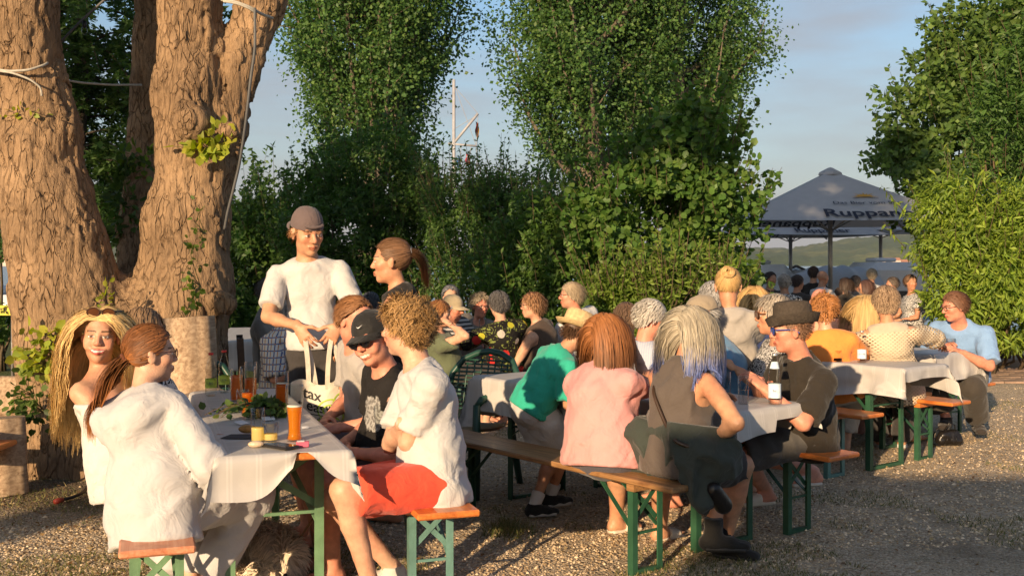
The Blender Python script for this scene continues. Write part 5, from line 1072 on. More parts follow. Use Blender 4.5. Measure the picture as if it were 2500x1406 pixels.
def table(c, ang, label, clabel, over=(.16, .24), W=.50, L=2.2, H=.76, steel=M_GREEN, seed=1, cloth=CLOTH, hems=None, ly=.30):
    t = thing('beer_table', label, 'table', (c[0], c[1], 0), math.radians(ang), 'beer tables')
    MB().box((0, 0, H - .015), (W, L, .03), bevel=.006).build('table_top', W_ORANGE, t)
    for e in (-1, 1):
        y = e * (L / 2 - ly)
        for s_ in (-1, 1):
            mb = MB(); mb.box((s_ * W * .38, y, (H - .03) / 2), (.04, .005, H - .03)); mb.box((s_ * (W * .38 + .0175), y - e * .0205, (H - .03) / 2), (.005, .036, H - .03)); mb.build('leg', steel, t)
            MB().bar((s_ * W * .38, y - e * .02, .42), (s_ * W * .1, y - e * .45, H - .036), .026, .005).build('brace', steel, t)
        MB().box((0, y - e * .011, .015), (W * .76 - .04, .03, .024)).build('foot_bar', steel, t); MB().bar((-W * .36, y - e * .014, .47), (W * .36, y - e * .014, .47), .013, .013).build('cross_bar', steel, t)
        MB().bar((-W * .36, y - e * .018, .50), (W * .33, y - e * .018, H - .06), .004, .028).build('strut', steel, t); MB().bar((W * .36, y - e * .0235, .50), (-W * .33, y - e * .0235, H - .06), .004, .028).build('strut', steel, t)
    hx, hy = W / 2 + .012, L / 2 + .012; ox, oy = over; nx, ny = 44, 90
    u = np.linspace(-hx - ox, hx + ox, nx); v = np.linspace(-hy - oy, hy + oy, ny); U, Vv = np.meshgrid(u, v, indexing='ij'); dx = np.clip(np.abs(U) - hx, 0, None); dy = np.clip(np.abs(Vv) - hy, 0, None)
    P0 = np.stack([U, Vv, U * 0 + seed * 3.1], -1); wv = vnoise(P0 * np.array([5, 5, 1]), seed); hem = 1 + .22 * vnoise(np.stack([np.sign(U) * (dx > 0) * 3 + U * 2.2, Vv * 2.2, U * 0 + seed], -1), seed + 3)
    if hems is not None: hem = hem * hems(U, Vv)
    dr = (np.maximum(dx, dy) + .35 * np.minimum(dx, dy)) * hem; rd = .016; z = H + .004 - np.where(dr < rd, dr ** 2 / (2 * rd), dr - rd / 2) - np.clip(wv, -.5, .5) * 0
    out = np.minimum(dr, rd) * .8 + (dr > .02) * (dr * .10 + (.035 * wv + .018 * vnoise(P0 * 13, seed + 1)) * np.clip(dr / .2, 0, 1)); mn = np.minimum(dx, dy) * .25
    X = np.sign(U) * (np.minimum(np.abs(U), hx) + np.where(dx > 0, out, 0) + np.where((dx > 0) & (dy > 0), mn, 0)); Y = np.sign(Vv) * (np.minimum(np.abs(Vv), hy) + np.where(dy > 0, out, 0) + np.where((dx > 0) & (dy > 0), mn, 0))
    z = z + np.where(dr <= 0, .0022 * vnoise(P0 * 9, seed + 5), 0)
    vv = np.stack([X, Y, z], -1).reshape(-1, 3); i, j = np.meshgrid(np.arange(nx - 1), np.arange(ny - 1), indexing='ij'); a = (i * ny + j).ravel()
    o = np_mesh('tablecloth', vv, np.stack([a, a + ny, a + ny + 1, a + 1], 1), cloth); o.location = (c[0], c[1], 0); o.rotation_euler = (0, 0, math.radians(ang)); tag(o, clabel, 'tablecloth', 'pale tablecloths')
    return t
A1, A2, A3 = 19.0, 38.3, 38.0
def axes(ang): r = math.radians(ang); return V3(-math.sin(r), math.cos(r), 0), V3(math.cos(r), math.sin(r), 0)
a1, w1 = axes(A1); a2, w2 = axes(A2); a3, w3 = axes(A3)
T1 = V3(-1.25, 5.23, 0); T2 = V3(.65, 6.385, 0); T3 = V3(2.30, 8.6, 0); T4 = V3(2.98, 9.78, 0); T5 = V3(-1.05, 11.0, 0); T6 = V3(-2.75, 11.3, 0)
table(T1, A1, 'beer table in front with beers, bottles and ivy pot', 'pale waxed cloth on the front table with the beers', (.17, .18), .48, 2.2, .775, M_PALE, 1, hems=lambda U, V: np.where(V < -1.0, np.where(U < .04, 1.05, .72) - .75 * np.exp(-((U - .06) / .10) ** 2), np.where(U > .2, .55, 1.0)))
bench(V3(-.62, 5.515, 0), A1, 'orange bench under the man in red shorts', W_ORANGE, M_TEAL, .275); bench(V3(-1.65, 4.94, 0), A1, 'worn red bench under the woman in white linen', W_RED, M_PALE, .27, ly=.24)
table(T2, A2, 'beer table in the middle with water bottle at its near corner', 'pale cloth on the middle table behind the pink shirt', (.20, .16), .55, 2.2, .775, M_GREEN, 2, hems=lambda U, V: np.where(V > 1, 1.5, np.where(V < -1, .7, 1.0)) * np.where(U < 0, 1.25, .7))
bench(V3(.172, 5.895, 0), A2, 'weathered brown bench under the woman in pink', W_BROWN, M_GREEN, .28); bench(V3(1.13, 6.68, 0), A2, 'orange bench under the man in the black polo', W_ORANGE, M_GREEN, .28)
table(T3, A3, 'beer table at right with glass bottles, nobody at its near end', 'pale cloth on the empty near end of the right table', (.24, .10), .52, 2.2, .775, M_GREEN, 3)
bench(T3 - .60 * w3 + a3 * .02, A3, 'empty orange bench with blue green legs at the right', W_ORANGE, M_TEAL, .27); bench(T3 + .52 * w3 + a3 * .0, A3, 'orange bench behind the right table, its end empty', W_ORANGE, M_GREEN, .27)
table(T4, A3, 'beer table farther right before the man in blue', 'pale cloth on the table of the man in blue', (.22, .24), .52, 2.2, .775, M_GREEN, 4); bench(T4 - .50 * w3 - a3 * .05, A3, 'orange bench under the woman in the net sweater', W_ORANGE, M_GREEN, .27); bench(T4 + .60 * w3 + a3 * .0, A3, 'orange bench under the man in the blue shirt', W_ORANGE, M_GREEN, .27)
table(T5, 24, 'beer table of the group in front of the hedge', 'pale cloth on the table before the hedge', (.20, .24), .60, 2.2, .775, M_TEAL, 5); bench(V3(-.25, 11.15, 0), 24, 'orange bench under the woman in the floral blouse', W_ORANGE, M_TEAL, .27); bench(V3(-1.85, 11.0, 0), 24, 'bench on the far side of the table before the hedge', W_ORANGE, M_TEAL, .27)
table(T6, 10, 'beer table half hidden behind the standing man', 'pale cloth on the table behind the standing man', (.18, .28), .60, 2.2, .775, M_GREEN, 6)

# ---------------------------------------------------------------- chairs
PLASTIC = mat('green_plastic', (.018, .060, .042), .38, .08, 10)
def plastic_chair(c, ang, label):
    t = thing('plastic_armchair', label, 'chair', (c[0], c[1], 0), math.radians(ang), 'green plastic armchairs')   # seat opens towards +y
    n = 9; gx, gy = np.meshgrid(np.linspace(-.23, .23, n), np.linspace(-.22, .25, n), indexing='ij'); gz = .42 + .02 * (gx / .23) ** 2 - .02 * np.exp(-((gy + .02) / .15) ** 2) + np.where(gy > .2, -.02, 0)
    mb = MB()
    for off, fl in ((0, 1), (-.018, -1)):
        v = np.stack([gx, gy, gz + off], -1).reshape(-1, 3); i, j = np.meshgrid(np.arange(n - 1), np.arange(n - 1), indexing='ij'); a = (i * n + j).ravel(); mb.add(v, [q[::fl] for q in np.stack([a, a + n, a + n + 1, a + 1], 1).tolist()])
    mb.build('seat', PLASTIC, t, None, True)
    bk = lambda x, z: V3(x, -.20 - .10 * (z - .42) / .45 - .10 * (1 - (x / .30) ** 2) * .5, z)      # back surface
    arch = [bk(-.26, .45), bk(-.285, .6), bk(-.27, .74), bk(-.20, .84), bk(-.1, .885), bk(0, .90), bk(.1, .885), bk(.20, .84), bk(.27, .74), bk(.285, .6), bk(.26, .45)]; MB().tube(arch, .023, 8).build('back_frame', PLASTIC, t, None, True)
    for k in range(13):
        z = .50 + k * .028; w = .255 if z < .74 else .255 - (z - .74) * 1.0; MB().tube([bk(x, z) for x in np.linspace(-w, w, 7)], .0075, 5).build('slat', PLASTIC, t, None, True)
    for k in range(9):
        x = -.22 + k * .055; zt = .86 - abs(x) * .25; MB().tube([bk(x, z) + V3(0, .004, 0) for z in np.linspace(.46, zt, 5)], .006, 5).build('slat', PLASTIC, t, None, True)
    for s in (-1, 1):
        MB().tube([bk(s * .275, .70), V3(s * .30, -.10, .665), V3(s * .305, .10, .655), V3(s * .295, .24, .64), V3(s * .275, .27, .60)], [.02, .026, .028, .026, .02], 8).build('armrest', PLASTIC, t, None, True)
        MB().tube([V3(s * .275, .27, .61), V3(s * .27, .265, .40), V3(s * .285, .29, 0)], [.024, .03, .022], 8).build('leg', PLASTIC, t, None, True); MB().tube([bk(s * .25, .46), V3(s * .25, -.22, .36), V3(s * .28, -.29, 0)], [.024, .03, .022], 8).build('leg', PLASTIC, t, None, True)
    return t
plastic_chair(V3(-.33, 7.25, 0), 150, 'green plastic armchair behind the man in red shorts'); plastic_chair(V3(-2.02, 6.72, 0), 196, 'green plastic armchair at the far end of the front table')
plastic_chair(V3(.05, 12.6, 0), 200, 'green plastic armchair near the hedge, mostly hidden')
OLD = mat('old_dark_wood', (.045, .027, .017), .75, .25, 9, .5, 40)
def wooden_chair(c, ang):
    t = thing('wooden_chair', 'dark wooden slatted chair of the man in the checked shirt', 'chair', (c[0], c[1], 0), math.radians(ang))
    for s in (-1, 1): MB().bar((s * .22, -.22, 0), (s * .22, -.27, .95), .05, .05).build('leg', OLD, t); MB().bar((s * .22, .22, 0), (s * .22, .22, .45), .05, .05).build('leg', OLD, t)
    for k in range(5): MB().box((0, -.18 + k * .098, .45), (.46, .085, .025)).build('slat', OLD, t)
    for k in range(4): MB().box((0, -.245 - .012 * k, .56 + k * .11), (.40, .022, .085)).build('slat', OLD, t)
wooden_chair(at(672, 860, 8.4) * [1, 1, 0], -75)

# ---------------------------------------------------------------- stumps and logs at the trunk
STUMP = plank_mat('weathered_log', (.24, .155, .09), (.52, .38, .25), .85, 0, 2.2); CUT = mat('sawn_wood', (.30, .21, .13), .85, .25, 14, .6, 50)
def log_thing(name, label, c, r, h, axis, seed, cat='log', k=26, taper=.06):
    rs = np.random.default_rng(seed); n = unit(np.asarray(axis, float)); u = unit(np.cross(n, V3(.2, 1, .1))); w = np.cross(n, u); t = thing(name, label, cat, c); a = np.arange(k) * 2 * math.pi / k; rad = r * (1 + .2 * vnoise(np.stack([np.cos(a) * 1.6, np.sin(a) * 1.6, a * 0 + seed], 1), seed) + .03 * rs.normal(0, 1, k)); V = []
    for z in np.linspace(0, 1, 7): V.append(n * h * z + (rad * (1 + taper * (1 - z)) * (1 + .01 * rs.normal(0, 1, k)))[:, None] * (np.cos(a)[:, None] * u + np.sin(a)[:, None] * w))
    f = [(i * k + j, i * k + (j + 1) % k, (i + 1) * k + (j + 1) % k, (i + 1) * k + j) for i in range(6) for j in range(k)]
    np_mesh('log_body', np.concatenate(V), f, STUMP, t, None, True); np_mesh('cut_face', np.concatenate([V[-1] + n * .001, [n * (h + .002)]]), [(j, (j + 1) % k, k) for j in range(k)], CUT, t, None, False); np_mesh('cut_face', np.concatenate([V[0], [n * 0]]), [((j + 1) % k, j, k) for j in range(k)], CUT, t, None, False); return t
p = gp(470, 1165); p[1] = 6.55; p[0] = (478 - 1250) / FOC * 6.55
log_thing('tree_stump', 'upright pale weathered stump against the maple trunk', V3((480 - 1250) / FOC * 7.0, 7.0, 0), .155, 1.17, (-.06, .03, 1), 3, 'stump'); log_thing('log', 'short log lying with its round end to the viewer behind the linen blouse', at(445, 940, 6.35) * [1, 1, 0] + V3(0, 0, .62), .125, .45, (.15, 1, 0), 4)
log_thing('log', 'short log propping the round log behind the linen blouse', at(440, 1100, 6.5) * [1, 1, 0], .14, .50, (0, 0, 1), 14)
log_thing('log', 'grey weathered log seat at the left picture edge', gp(15, 1205) * [1, 1, 0], .135, .50, (-.05, .05, 1), 5, 'log'); log_thing('log', 'low log lying behind the log seat at the left edge', at(-130, 925, 8.2) * [1, 1, 0] + V3(0, 0, .45), .17, .6, (1, .1, 0), 6)
t = thing('plank_bench', 'wooden plank seat at the left picture edge', 'bench', gp(0, 1215) * [1, 1, 0]); MB().box((-.35, -.12, .36), (.92, .26, .035), bevel=.008).build('seat', W_ORANGE, t); MB().box((-.6, -.12, .17), (.08, .2, .34)).build('leg', OLD, t)
def hose():
    px = [(60, 1110), (110, 1112), (165, 1120), (205, 1145), (222, 1180), (205, 1210), (175, 1222), (152, 1228)]; P = np.array([gp(x, y) for x, y in px]); tt = np.linspace(0, len(P) - 1, 40); Q = np.stack([np.interp(tt, np.arange(len(P)), P[:, i]) for i in range(3)], 1)
    for _ in range(3): Q[1:-1] = (Q[:-2] + 2 * Q[1:-1] + Q[2:]) / 4
    Q[:, 2] = .022; c = Q[0].copy(); c[2] = 0; t = thing('garden_hose', 'black garden hose curling on the soil at the left', 'hose', c); MB().tube(Q - c, .011, 8).build('hose_pipe', mat('black_rubber', (.012, .013, .016), .35), t, None, True); d = unit(Q[-1] - Q[-2]); MB().tube([Q[-1] - c, Q[-1] + d * .03 - c, Q[-1] + d * .06 - c], [.017, .019, .016], 10).build('nozzle', mat('red_nozzle', (.35, .05, .03), .45), t, None, True)
hose()
# ---------------------------------------------------------------- glasses, bottles and small things on the tables
GLASS = glass_mat('clear_glass', (.97, .98, .97)); TZ = .781
LABEL_FONT = None
def text_mesh(name, body, size, m, parent, origin, xdir, ydir, mirror=False, bold=0.0, align='CENTER', ext=.0008, squeeze=1.0):
    """flat lettering as a mesh lying on a surface: xdir = reading direction, ydir = up of the letters"""
    cu = bpy.data.curves.new('lettering', 'FONT'); cu.body = body; cu.size = 1.0; cu.align_x = align; cu.offset = bold; cu.resolution_u = 3
    tmp = bpy.data.objects.new('tmp_text', cu); COL.objects.link(tmp); dg = bpy.context.evaluated_depsgraph_get(); me = bpy.data.meshes.new_from_object(tmp.evaluated_get(dg)); bpy.data.objects.remove(tmp); bpy.data.curves.remove(cu)
    co = np.zeros(len(me.vertices) * 3, dtype=np.float32); me.vertices.foreach_get('co', co); co = co.reshape(-1, 3); F = [list(p.vertices) for p in me.polygons]; bpy.data.meshes.remove(me)
    X = np.asarray(xdir, float) * size * (-1 if mirror else 1) * squeeze; Y = np.asarray(ydir, float) * size; v = np.asarray(origin, float) + co[:, :1] * X + co[:, 1:2] * Y
    return np_mesh(name, v, F, m, parent, None, False)
def vessel(name, label, p, prof, wall=.0022, drink=None, lvl=.6, dname='drink', foam=0.0, base=.006, k=20, cat='glass', group=None):
    """prof: outer radius/height pairs; the drink fills the inside to lvl of the height"""
    prof = np.array(prof, float); t = thing(name, label, cat, p, 0, group); H = prof[-1, 1]
    inner = [(max(r - wall, .001), max(z, base)) for r, z in prof[::-1] if z >= base] + [(.0005, base)]
    MB().lathe([(.0005, 0)] + [tuple(q) for q in prof] + inner, k).build('glass_body', GLASS, t, None, True)
    if drink is not None:
        zz = np.linspace(base + .0006, H * lvl, 10); rr = np.interp(zz, prof[:, 1], prof[:, 0]) - wall - .0007; MB().lathe([(.0005, zz[0])] + list(zip(rr, zz)) + [(.0005, zz[-1])], k).build(dname, drink, t, None, True)
        if foam: r = rr[-1]; MB().lathe([(.0005, H * lvl + .0004), (r, H * lvl + .0004), (r, H * lvl + foam), (.0005, H * lvl + foam * 1.1)], k).build('foam', mat('beer_foam', (.85, .8, .68), .8), t, None, True)
    return t
def beer_mat(name, c): return mat(name, c, .12, .05, 30, transl=.6, spec=.5)
BEER = beer_mat('wheat_beer', (.80, .34, .03)); LAGER = beer_mat('amber_beer', (.62, .20, .02)); SPRITZ = beer_mat('pink_spritzer', (.72, .31, .09)); WINE = beer_mat('pale_wine', (.85, .72, .35)); WATER = glass_mat('water', (.96, .98, 1), 0, 1.33)
WEIZEN = [(.031, 0), (.033, .006), (.027, .03), (.0265, .06), (.031, .11), (.037, .165), (.039, .20), (.037, .235)]; TALL = [(.030, 0), (.031, .004), (.031, .10), (.033, .21)]; STRAIGHT = [(.027, 0), (.028, .004), (.028, .14)]; TUMB = [(.029, 0), (.031, .004), (.034, .075)]
vessel('wheat_beer_glass', 'tall curved glass of golden wheat beer at the near table end', gp(719, 1075, TZ), WEIZEN, drink=BEER, lvl=.60, foam=.006, dname='beer', group='beer glasses')
vessel('beer_glass', 'slim glass of dark amber beer before the tote bag', gp(688, 1012, TZ), TALL, drink=LAGER, lvl=.72, foam=.004, dname='beer', group='beer glasses'); vessel('beer_glass', 'slim glass of beer, third full, behind the ivy pot', gp(604, 1012, TZ), WEIZEN, drink=LAGER, lvl=.45, dname='beer', group='beer glasses')
vessel('drink_glass', 'glass of pink spritzer beside the water bottles', gp(578, 978, TZ), [(.031, 0), (.033, .004), (.034, .17)], drink=SPRITZ, lvl=.8, group='beer glasses'); vessel('drink_glass', 'tall glass of pink spritzer behind the slim beer', gp(612, 972, TZ), [(.031, 0), (.033, .004), (.035, .20)], drink=SPRITZ, lvl=.55, group='beer glasses'); vessel('tumbler', 'small tumbler between the spritzers and the ivy', gp(592, 985, TZ), TUMB, drink=WINE, lvl=.3, group='tumblers')
vessel('tumbler', 'tall tumbler of pale wine beside the bread', gp(629, 1078, TZ), STRAIGHT, drink=WINE, lvl=.42, group='tumblers'); vessel('tumbler', 'short tumbler with drink rest beside the dark phone', gp(660, 1076, TZ), TUMB, drink=WINE, lvl=.4, group='tumblers')
vessel('water_glass', 'straight glass of water half full on the middle table', gp(1815, 985, TZ), [(.027, 0), (.028, .004), (.029, .145)], drink=WATER, lvl=.5, dname='water', group='water glasses'); vessel('water_glass', 'straight water glass partly behind the bare shoulder', gp(1771, 975, TZ), [(.027, 0), (.028, .004), (.029, .15)], drink=WATER, lvl=.35, dname='water', group='water glasses')
COLA = beer_mat('dark_cola', (.03, .012, .006)); vessel('tumbler', 'short tumbler with dark rest at the left end of the right table', gp(2044, 882, TZ), [(.034, 0), (.036, .005), (.036, .085)], drink=COLA, lvl=.3, group='tumblers'); vessel('tumbler', 'short empty tumbler next to the dark one on the right table', gp(2066, 880, TZ), [(.034, 0), (.036, .005), (.036, .085)], group='tumblers')
vessel('tumbler', 'short tumbler before the man in the blue shirt', gp(2321, 853, TZ), [(.036, 0), (.04, .005), (.042, .095)], drink=COLA, lvl=.3, group='tumblers'); vessel('tumbler', 'second tumbler left of the blue shirt mans glass', gp(2300, 850, TZ), [(.03, 0), (.033, .005), (.035, .11)], group='tumblers')
vessel('wine_glass', 'wine glass before the woman in the grey hoodie', gp(1178, 829, TZ), [(.03, 0), (.03, .002), (.004, .006), (.004, .08), (.03, .11), (.036, .15), (.032, .20)], base=.085, drink=WINE, lvl=.6, group='tumblers')
PET_L = mat('green_bottle_label', (.42, .50, .06), .5, .5, 40); RED = mat('red_cap', (.62, .03, .02), .4); WHITE_L = mat('white_blue_label', (.62, .72, .80), .5, .15, 40); SILV = mat('silver_foil', (.6, .6, .58), .35, metal=.8); INK = mat('label_ink', (.03, .05, .12), .6); YEL = mat('yellow_foil', (.62, .46, .03), .4)
def bottle(label, p, H=.24, R=.031, lab=PET_L, capm=RED, pet=True, wl=.3, txt=None, glassm=None, neck_foil=None):
    t = thing('water_bottle' if pet else 'glass_bottle', label, 'bottle', p, 0, 'bottles')
    pr = [(.0005, 0), (R * .8, 0), (R, .012), (R * .97, H * .13), (R, H * .17), (R, H * .42), (R * .86, H * .50), (R * .97, H * .58), (R * .95, H * .66), (R * .62, H * .80), (R * .38, H * .90), (R * .38, H * .95)] if pet else [(.0005, 0), (R * .9, 0), (R, .006), (R, H * .45), (R * .93, H * .52), (R * .97, H * .58), (R * .75, H * .70), (R * .46, H * .84), (R * .40, H * .95)]
    MB().lathe(pr, 20).build('bottle_body', glassm or GLASS, t, None, True)
    zz = np.linspace(.006, H * wl, 8); pp = np.array(pr[1:]); rr = np.interp(zz, pp[:, 1], pp[:, 0]) - .0016
    MB().lathe([(.0005, zz[0])] + list(zip(rr, zz)) + [(.0005, zz[-1])], 18).build('water', WATER, t, None, True)
    z0, z1 = (H * .19, H * .40) if pet else (H * .12, H * .40); MB().lathe([(R + .0008, z0), (R + .0008, z1)], 24).build('label', lab, t, None, True)
    if neck_foil: MB().lathe([(R * .78, H * .70), (R * .52, H * .83)], 20).build('label', neck_foil, t, None, True)
    MB().lathe([(R * .42, H * .95), (R * .45, H * .955), (R * .45, H), (.0005, H)], 16).build('bottle_cap', capm, t, None, True)
    if txt:
        d = -unit(V3(p[0], p[1], 0)); x = np.cross(UP, d) ; text_mesh('lettering', txt, R * .55, INK, t, d * (R + .0022) + UP * (z0 + (z1 - z0) * .45), x, UP, squeeze=.8)
    return t
bottle('left plastic water bottle with red cap and green label', gp(515, 966, TZ), txt='BIO'); bottle('right plastic water bottle with red cap and green label', gp(547, 957, TZ), txt='VITA')
bottle('glass water bottle with pale blue label on the middle table', gp(1891, 985, TZ), .265, .033, WHITE_L, SILV, False, .42, 'Bel', neck_foil=WHITE_L); bottle('glass bottle with white label on the right table', gp(2104, 884, TZ), .235, .033, WHITE_L, SILV, False, .3, 'Gerolst'); bottle('slim bottle with yellow neck behind the other bottle', gp(2093, 858, TZ), .24, .026, YEL, YEL, False, .2, None, glass_mat('yellow_glass', (.9, .75, .2)), YEL)
def small(name, label, cat, p, parts, rot=0, group=None):
    t = thing(name, label, cat, p, rot, group)
    for nm, mb, m in parts: mb.build(nm, m, t)
    return t
DARKP = mat('dark_phone', (.025, .022, .02), .3); BEIGE = mat('beige_plastic', (.58, .44, .30), .4)
small('smartphone', 'dark smartphone lying at the near table edge', 'phone', gp(684, 1092, TZ + .001), [('phone_case', MB().box((0, 0, .006), (.075, .15, .011), bevel=.004), DARKP), ('screen', MB().box((0, 0, .0125), (.068, .142, .001)), mat('black_screen', (.01, .01, .012), .08))], math.radians(52))
small('earbud_case', 'rounded beige case lying before the tall tumbler', 'case', gp(625, 1092, TZ), [('case_body', MB().ball((0, 0, .014), (.032, .018, .014), 14, 8), BEIGE)], math.radians(15)); small('cigarette_box', 'small pink box beside the wheat beer', 'box', gp(739, 1090, TZ), [('box_body', MB().box((0, 0, .011), (.05, .03, .022), bevel=.002), mat('pink_card', (.55, .10, .16), .5)), ('box_lid', MB().box((-.008, 0, .0232), (.03, .028, .002)), mat('white_card', (.7, .68, .66), .5))], math.radians(10))
nap = np_mesh('napkin', np.array([(-.09, -.05, .002), (.08, -.06, .003), (.09, .05, .004), (-.07, .06, .002)]), np.array([[0, 1, 2, 3]]), mat('dark_paper_napkin', (.05, .05, .055), .9)); nap.location = tuple(gp(595, 1066, TZ + .001)); tag(nap, 'dark paper napkin under the bread on the front table', 'napkin')
brd = MB().ball((0, 0, .016), (.042, .024, .018), 12, 8).build('bread_roll', mat('bread_crust', (.45, .22, .06), .8, .35, 30, .6, 80), None, gp(603, 1056, TZ + .004) * 0, True); brd.location = tuple(gp(605, 1056, TZ + .005)); tag(brd, 'piece of bread on the dark napkin', 'bread')
for i, (px, py, r, lb) in enumerate(((655, 1025, .4, 'white paper card leaning by the ivy pot'), (590, 1035, 1.1, 'white card lying under the ivy tendril'), (745, 1045, .2, 'small white slip lying behind the wheat beer'))):
    q = np_mesh('paper_card', np.array([(-.03, -.02, .002), (.03, -.02, .002), (.03, .02, .014), (-.03, .02, .014)]) * (1 if i != 2 else .5), np.array([[0, 1, 2, 3]]), mat('white_paper', (.72, .70, .68), .8)); q.location = tuple(gp(px, py, TZ)); q.rotation_euler = (0, 0, r); tag(q, lb, 'card', 'paper cards')
def ivy_pot():
    p = gp(652, 1018, TZ); t = thing('ivy_pot', 'small dark pot with trailing ivy in the middle of the front table', 'plant', p); MB().lathe([(.0005, 0), (.045, 0), (.058, .05), (.052, .052), (.0005, .045)], 18).build('pot', mat('dark_pot', (.05, .035, .03), .6), t, None, True); rs = np.random.default_rng(8); PP = []
    mb = MB()
    for a, L_, dx in [(rs.uniform(0, 6.28), rs.uniform(.06, .14), 0) for _ in range(22)] + [(2.9, .26, 0), (3.3, .24, 0), (3.6, .22, 0), (2.6, .16, 0), (.4, .16, 0), (3.15, .3, 0)]:
        h = V3(math.cos(a), math.sin(a), 0); tt = np.linspace(0, 1, 8)[:, None]; path = V3(0, 0, .05) + h * L_ * tt + V3(0, 0, 1) * (.10 * tt - (.10 + .04) * tt ** 2) * (1 if L_ < .2 else 1.0); path[:, 2] = np.maximum(path[:, 2], .006); mb.tube(path, .0016, 4); PP.append(path[2:] + rs.normal(0, .008, (6, 3)))
    mb.build('stem', mat('ivy_stem', (.10, .06, .03), .7), t, None, True); P = np.concatenate(PP + PP[:20]); P[:, 2] = np.maximum(P[:, 2], .008); leaves('leaves', P + p, .034, .034, [(.10, .17, .04), (.16, .22, .05), (.06, .11, .03)], t, p, hexa=True, seed=3, up=.5)
    P2 = gp(563, 1005, TZ); t2 = thing('ivy_sprig', 'loose ivy leaves lying beside the bottles', 'plant', P2); Q = np.stack([rs.normal(0, .05, 22), rs.normal(.02, .03, 22), np.full(22, .008)], 1); MB().tube([(-.08, -.01, .005), (0, .0, .007), (.09, .03, .005)], .0018, 4).build('stem', mat('ivy_stem'), t2); leaves('leaves', Q + P2, .04, .035, [(.08, .13, .04), (.11, .16, .05)], t2, P2, hexa=True, seed=4, up=.8)
ivy_pot()
P5 = gp(1140, 825, TZ); q = np_mesh('paper_card', np.array([(-.12, -.08, .002), (.12, -.08, .002), (.12, .08, .003), (-.12, .08, .003)]), np.array([[0, 1, 2, 3]]), mat('white_paper')); q.location = tuple(P5); tag(q, 'white sheet lying on the table before the hedge', 'card', 'paper cards')
def handbag():
    p = gp(2318, 1088); p[2] = 0; t = thing('handbag', 'shiny black handbag standing on the gravel at right', 'bag', p); L_ = mat('black_leather', (.012, .010, .009), .28, .3, 20, .5, 30)
    v, f = sdf_mesh([ec((-.07, 0, .05), (.07, .02, .05), .045, .05, k=.03), ec((-.05, 0, .09), (.05, .02, .10), .04, .035, k=.03)], .008, disp=lambda P: -.006 * vnoise(P * 30, 2), cuts=[(V3(0, 0, 0.004), -UP)]); np_mesh('bag_body', v, f, L_, t)
    MB().tube([(-.07, 0, .10), (-.10, -.02, .16), (-.13, 0, .10), (-.15, -.02, .02), (-.10, -.05, .012)], .006, 6).build('strap', L_, t, None, True); MB().tube([(-.05, 0, .12), (-.02, -.03, .19), (.03, -.03, .18), (.05, 0, .12)], .005, 6).build('strap', L_, t, None, True)
    for x in (-.04, 0, .04): MB().tube([(x, -.045, .09), (x, -.052, .05), (x * 1.1, -.04, .02)], .003, 5).build('strap', L_, t, None, True)
handbag()
def shoulder_bag():
    p = gp(-2, 1215) * [1, 1, 0] + V3(-.02, -.1, .385); t = thing('canvas_bag', 'olive canvas bag hanging over the plank seat at the left edge', 'bag', p); m = mat('olive_canvas', (.22, .17, .08), .85, .15, 20, .4, 60)
    v, f = sdf_mesh([ec((-.12, -.05, .03), (.03, -.05, .03), .06, .05, k=.03), ec((-.12, -.16, -.05), (.02, -.16, -.05), .05, .045, k=.04), ec((.0, -.1, .05), (.02, -.16, -.02), .03, .03, k=.03)], .009, disp=lambda P: -.008 * vnoise(P * 22, 2)); np_mesh('bag_body', v, f, m, t); MB().tube([(.02, -.18, -.03), (.03, -.19, -.12), (-.03, -.19, -.15)], .008, 6).build('strap', m, t, None, True)
shoulder_bag()
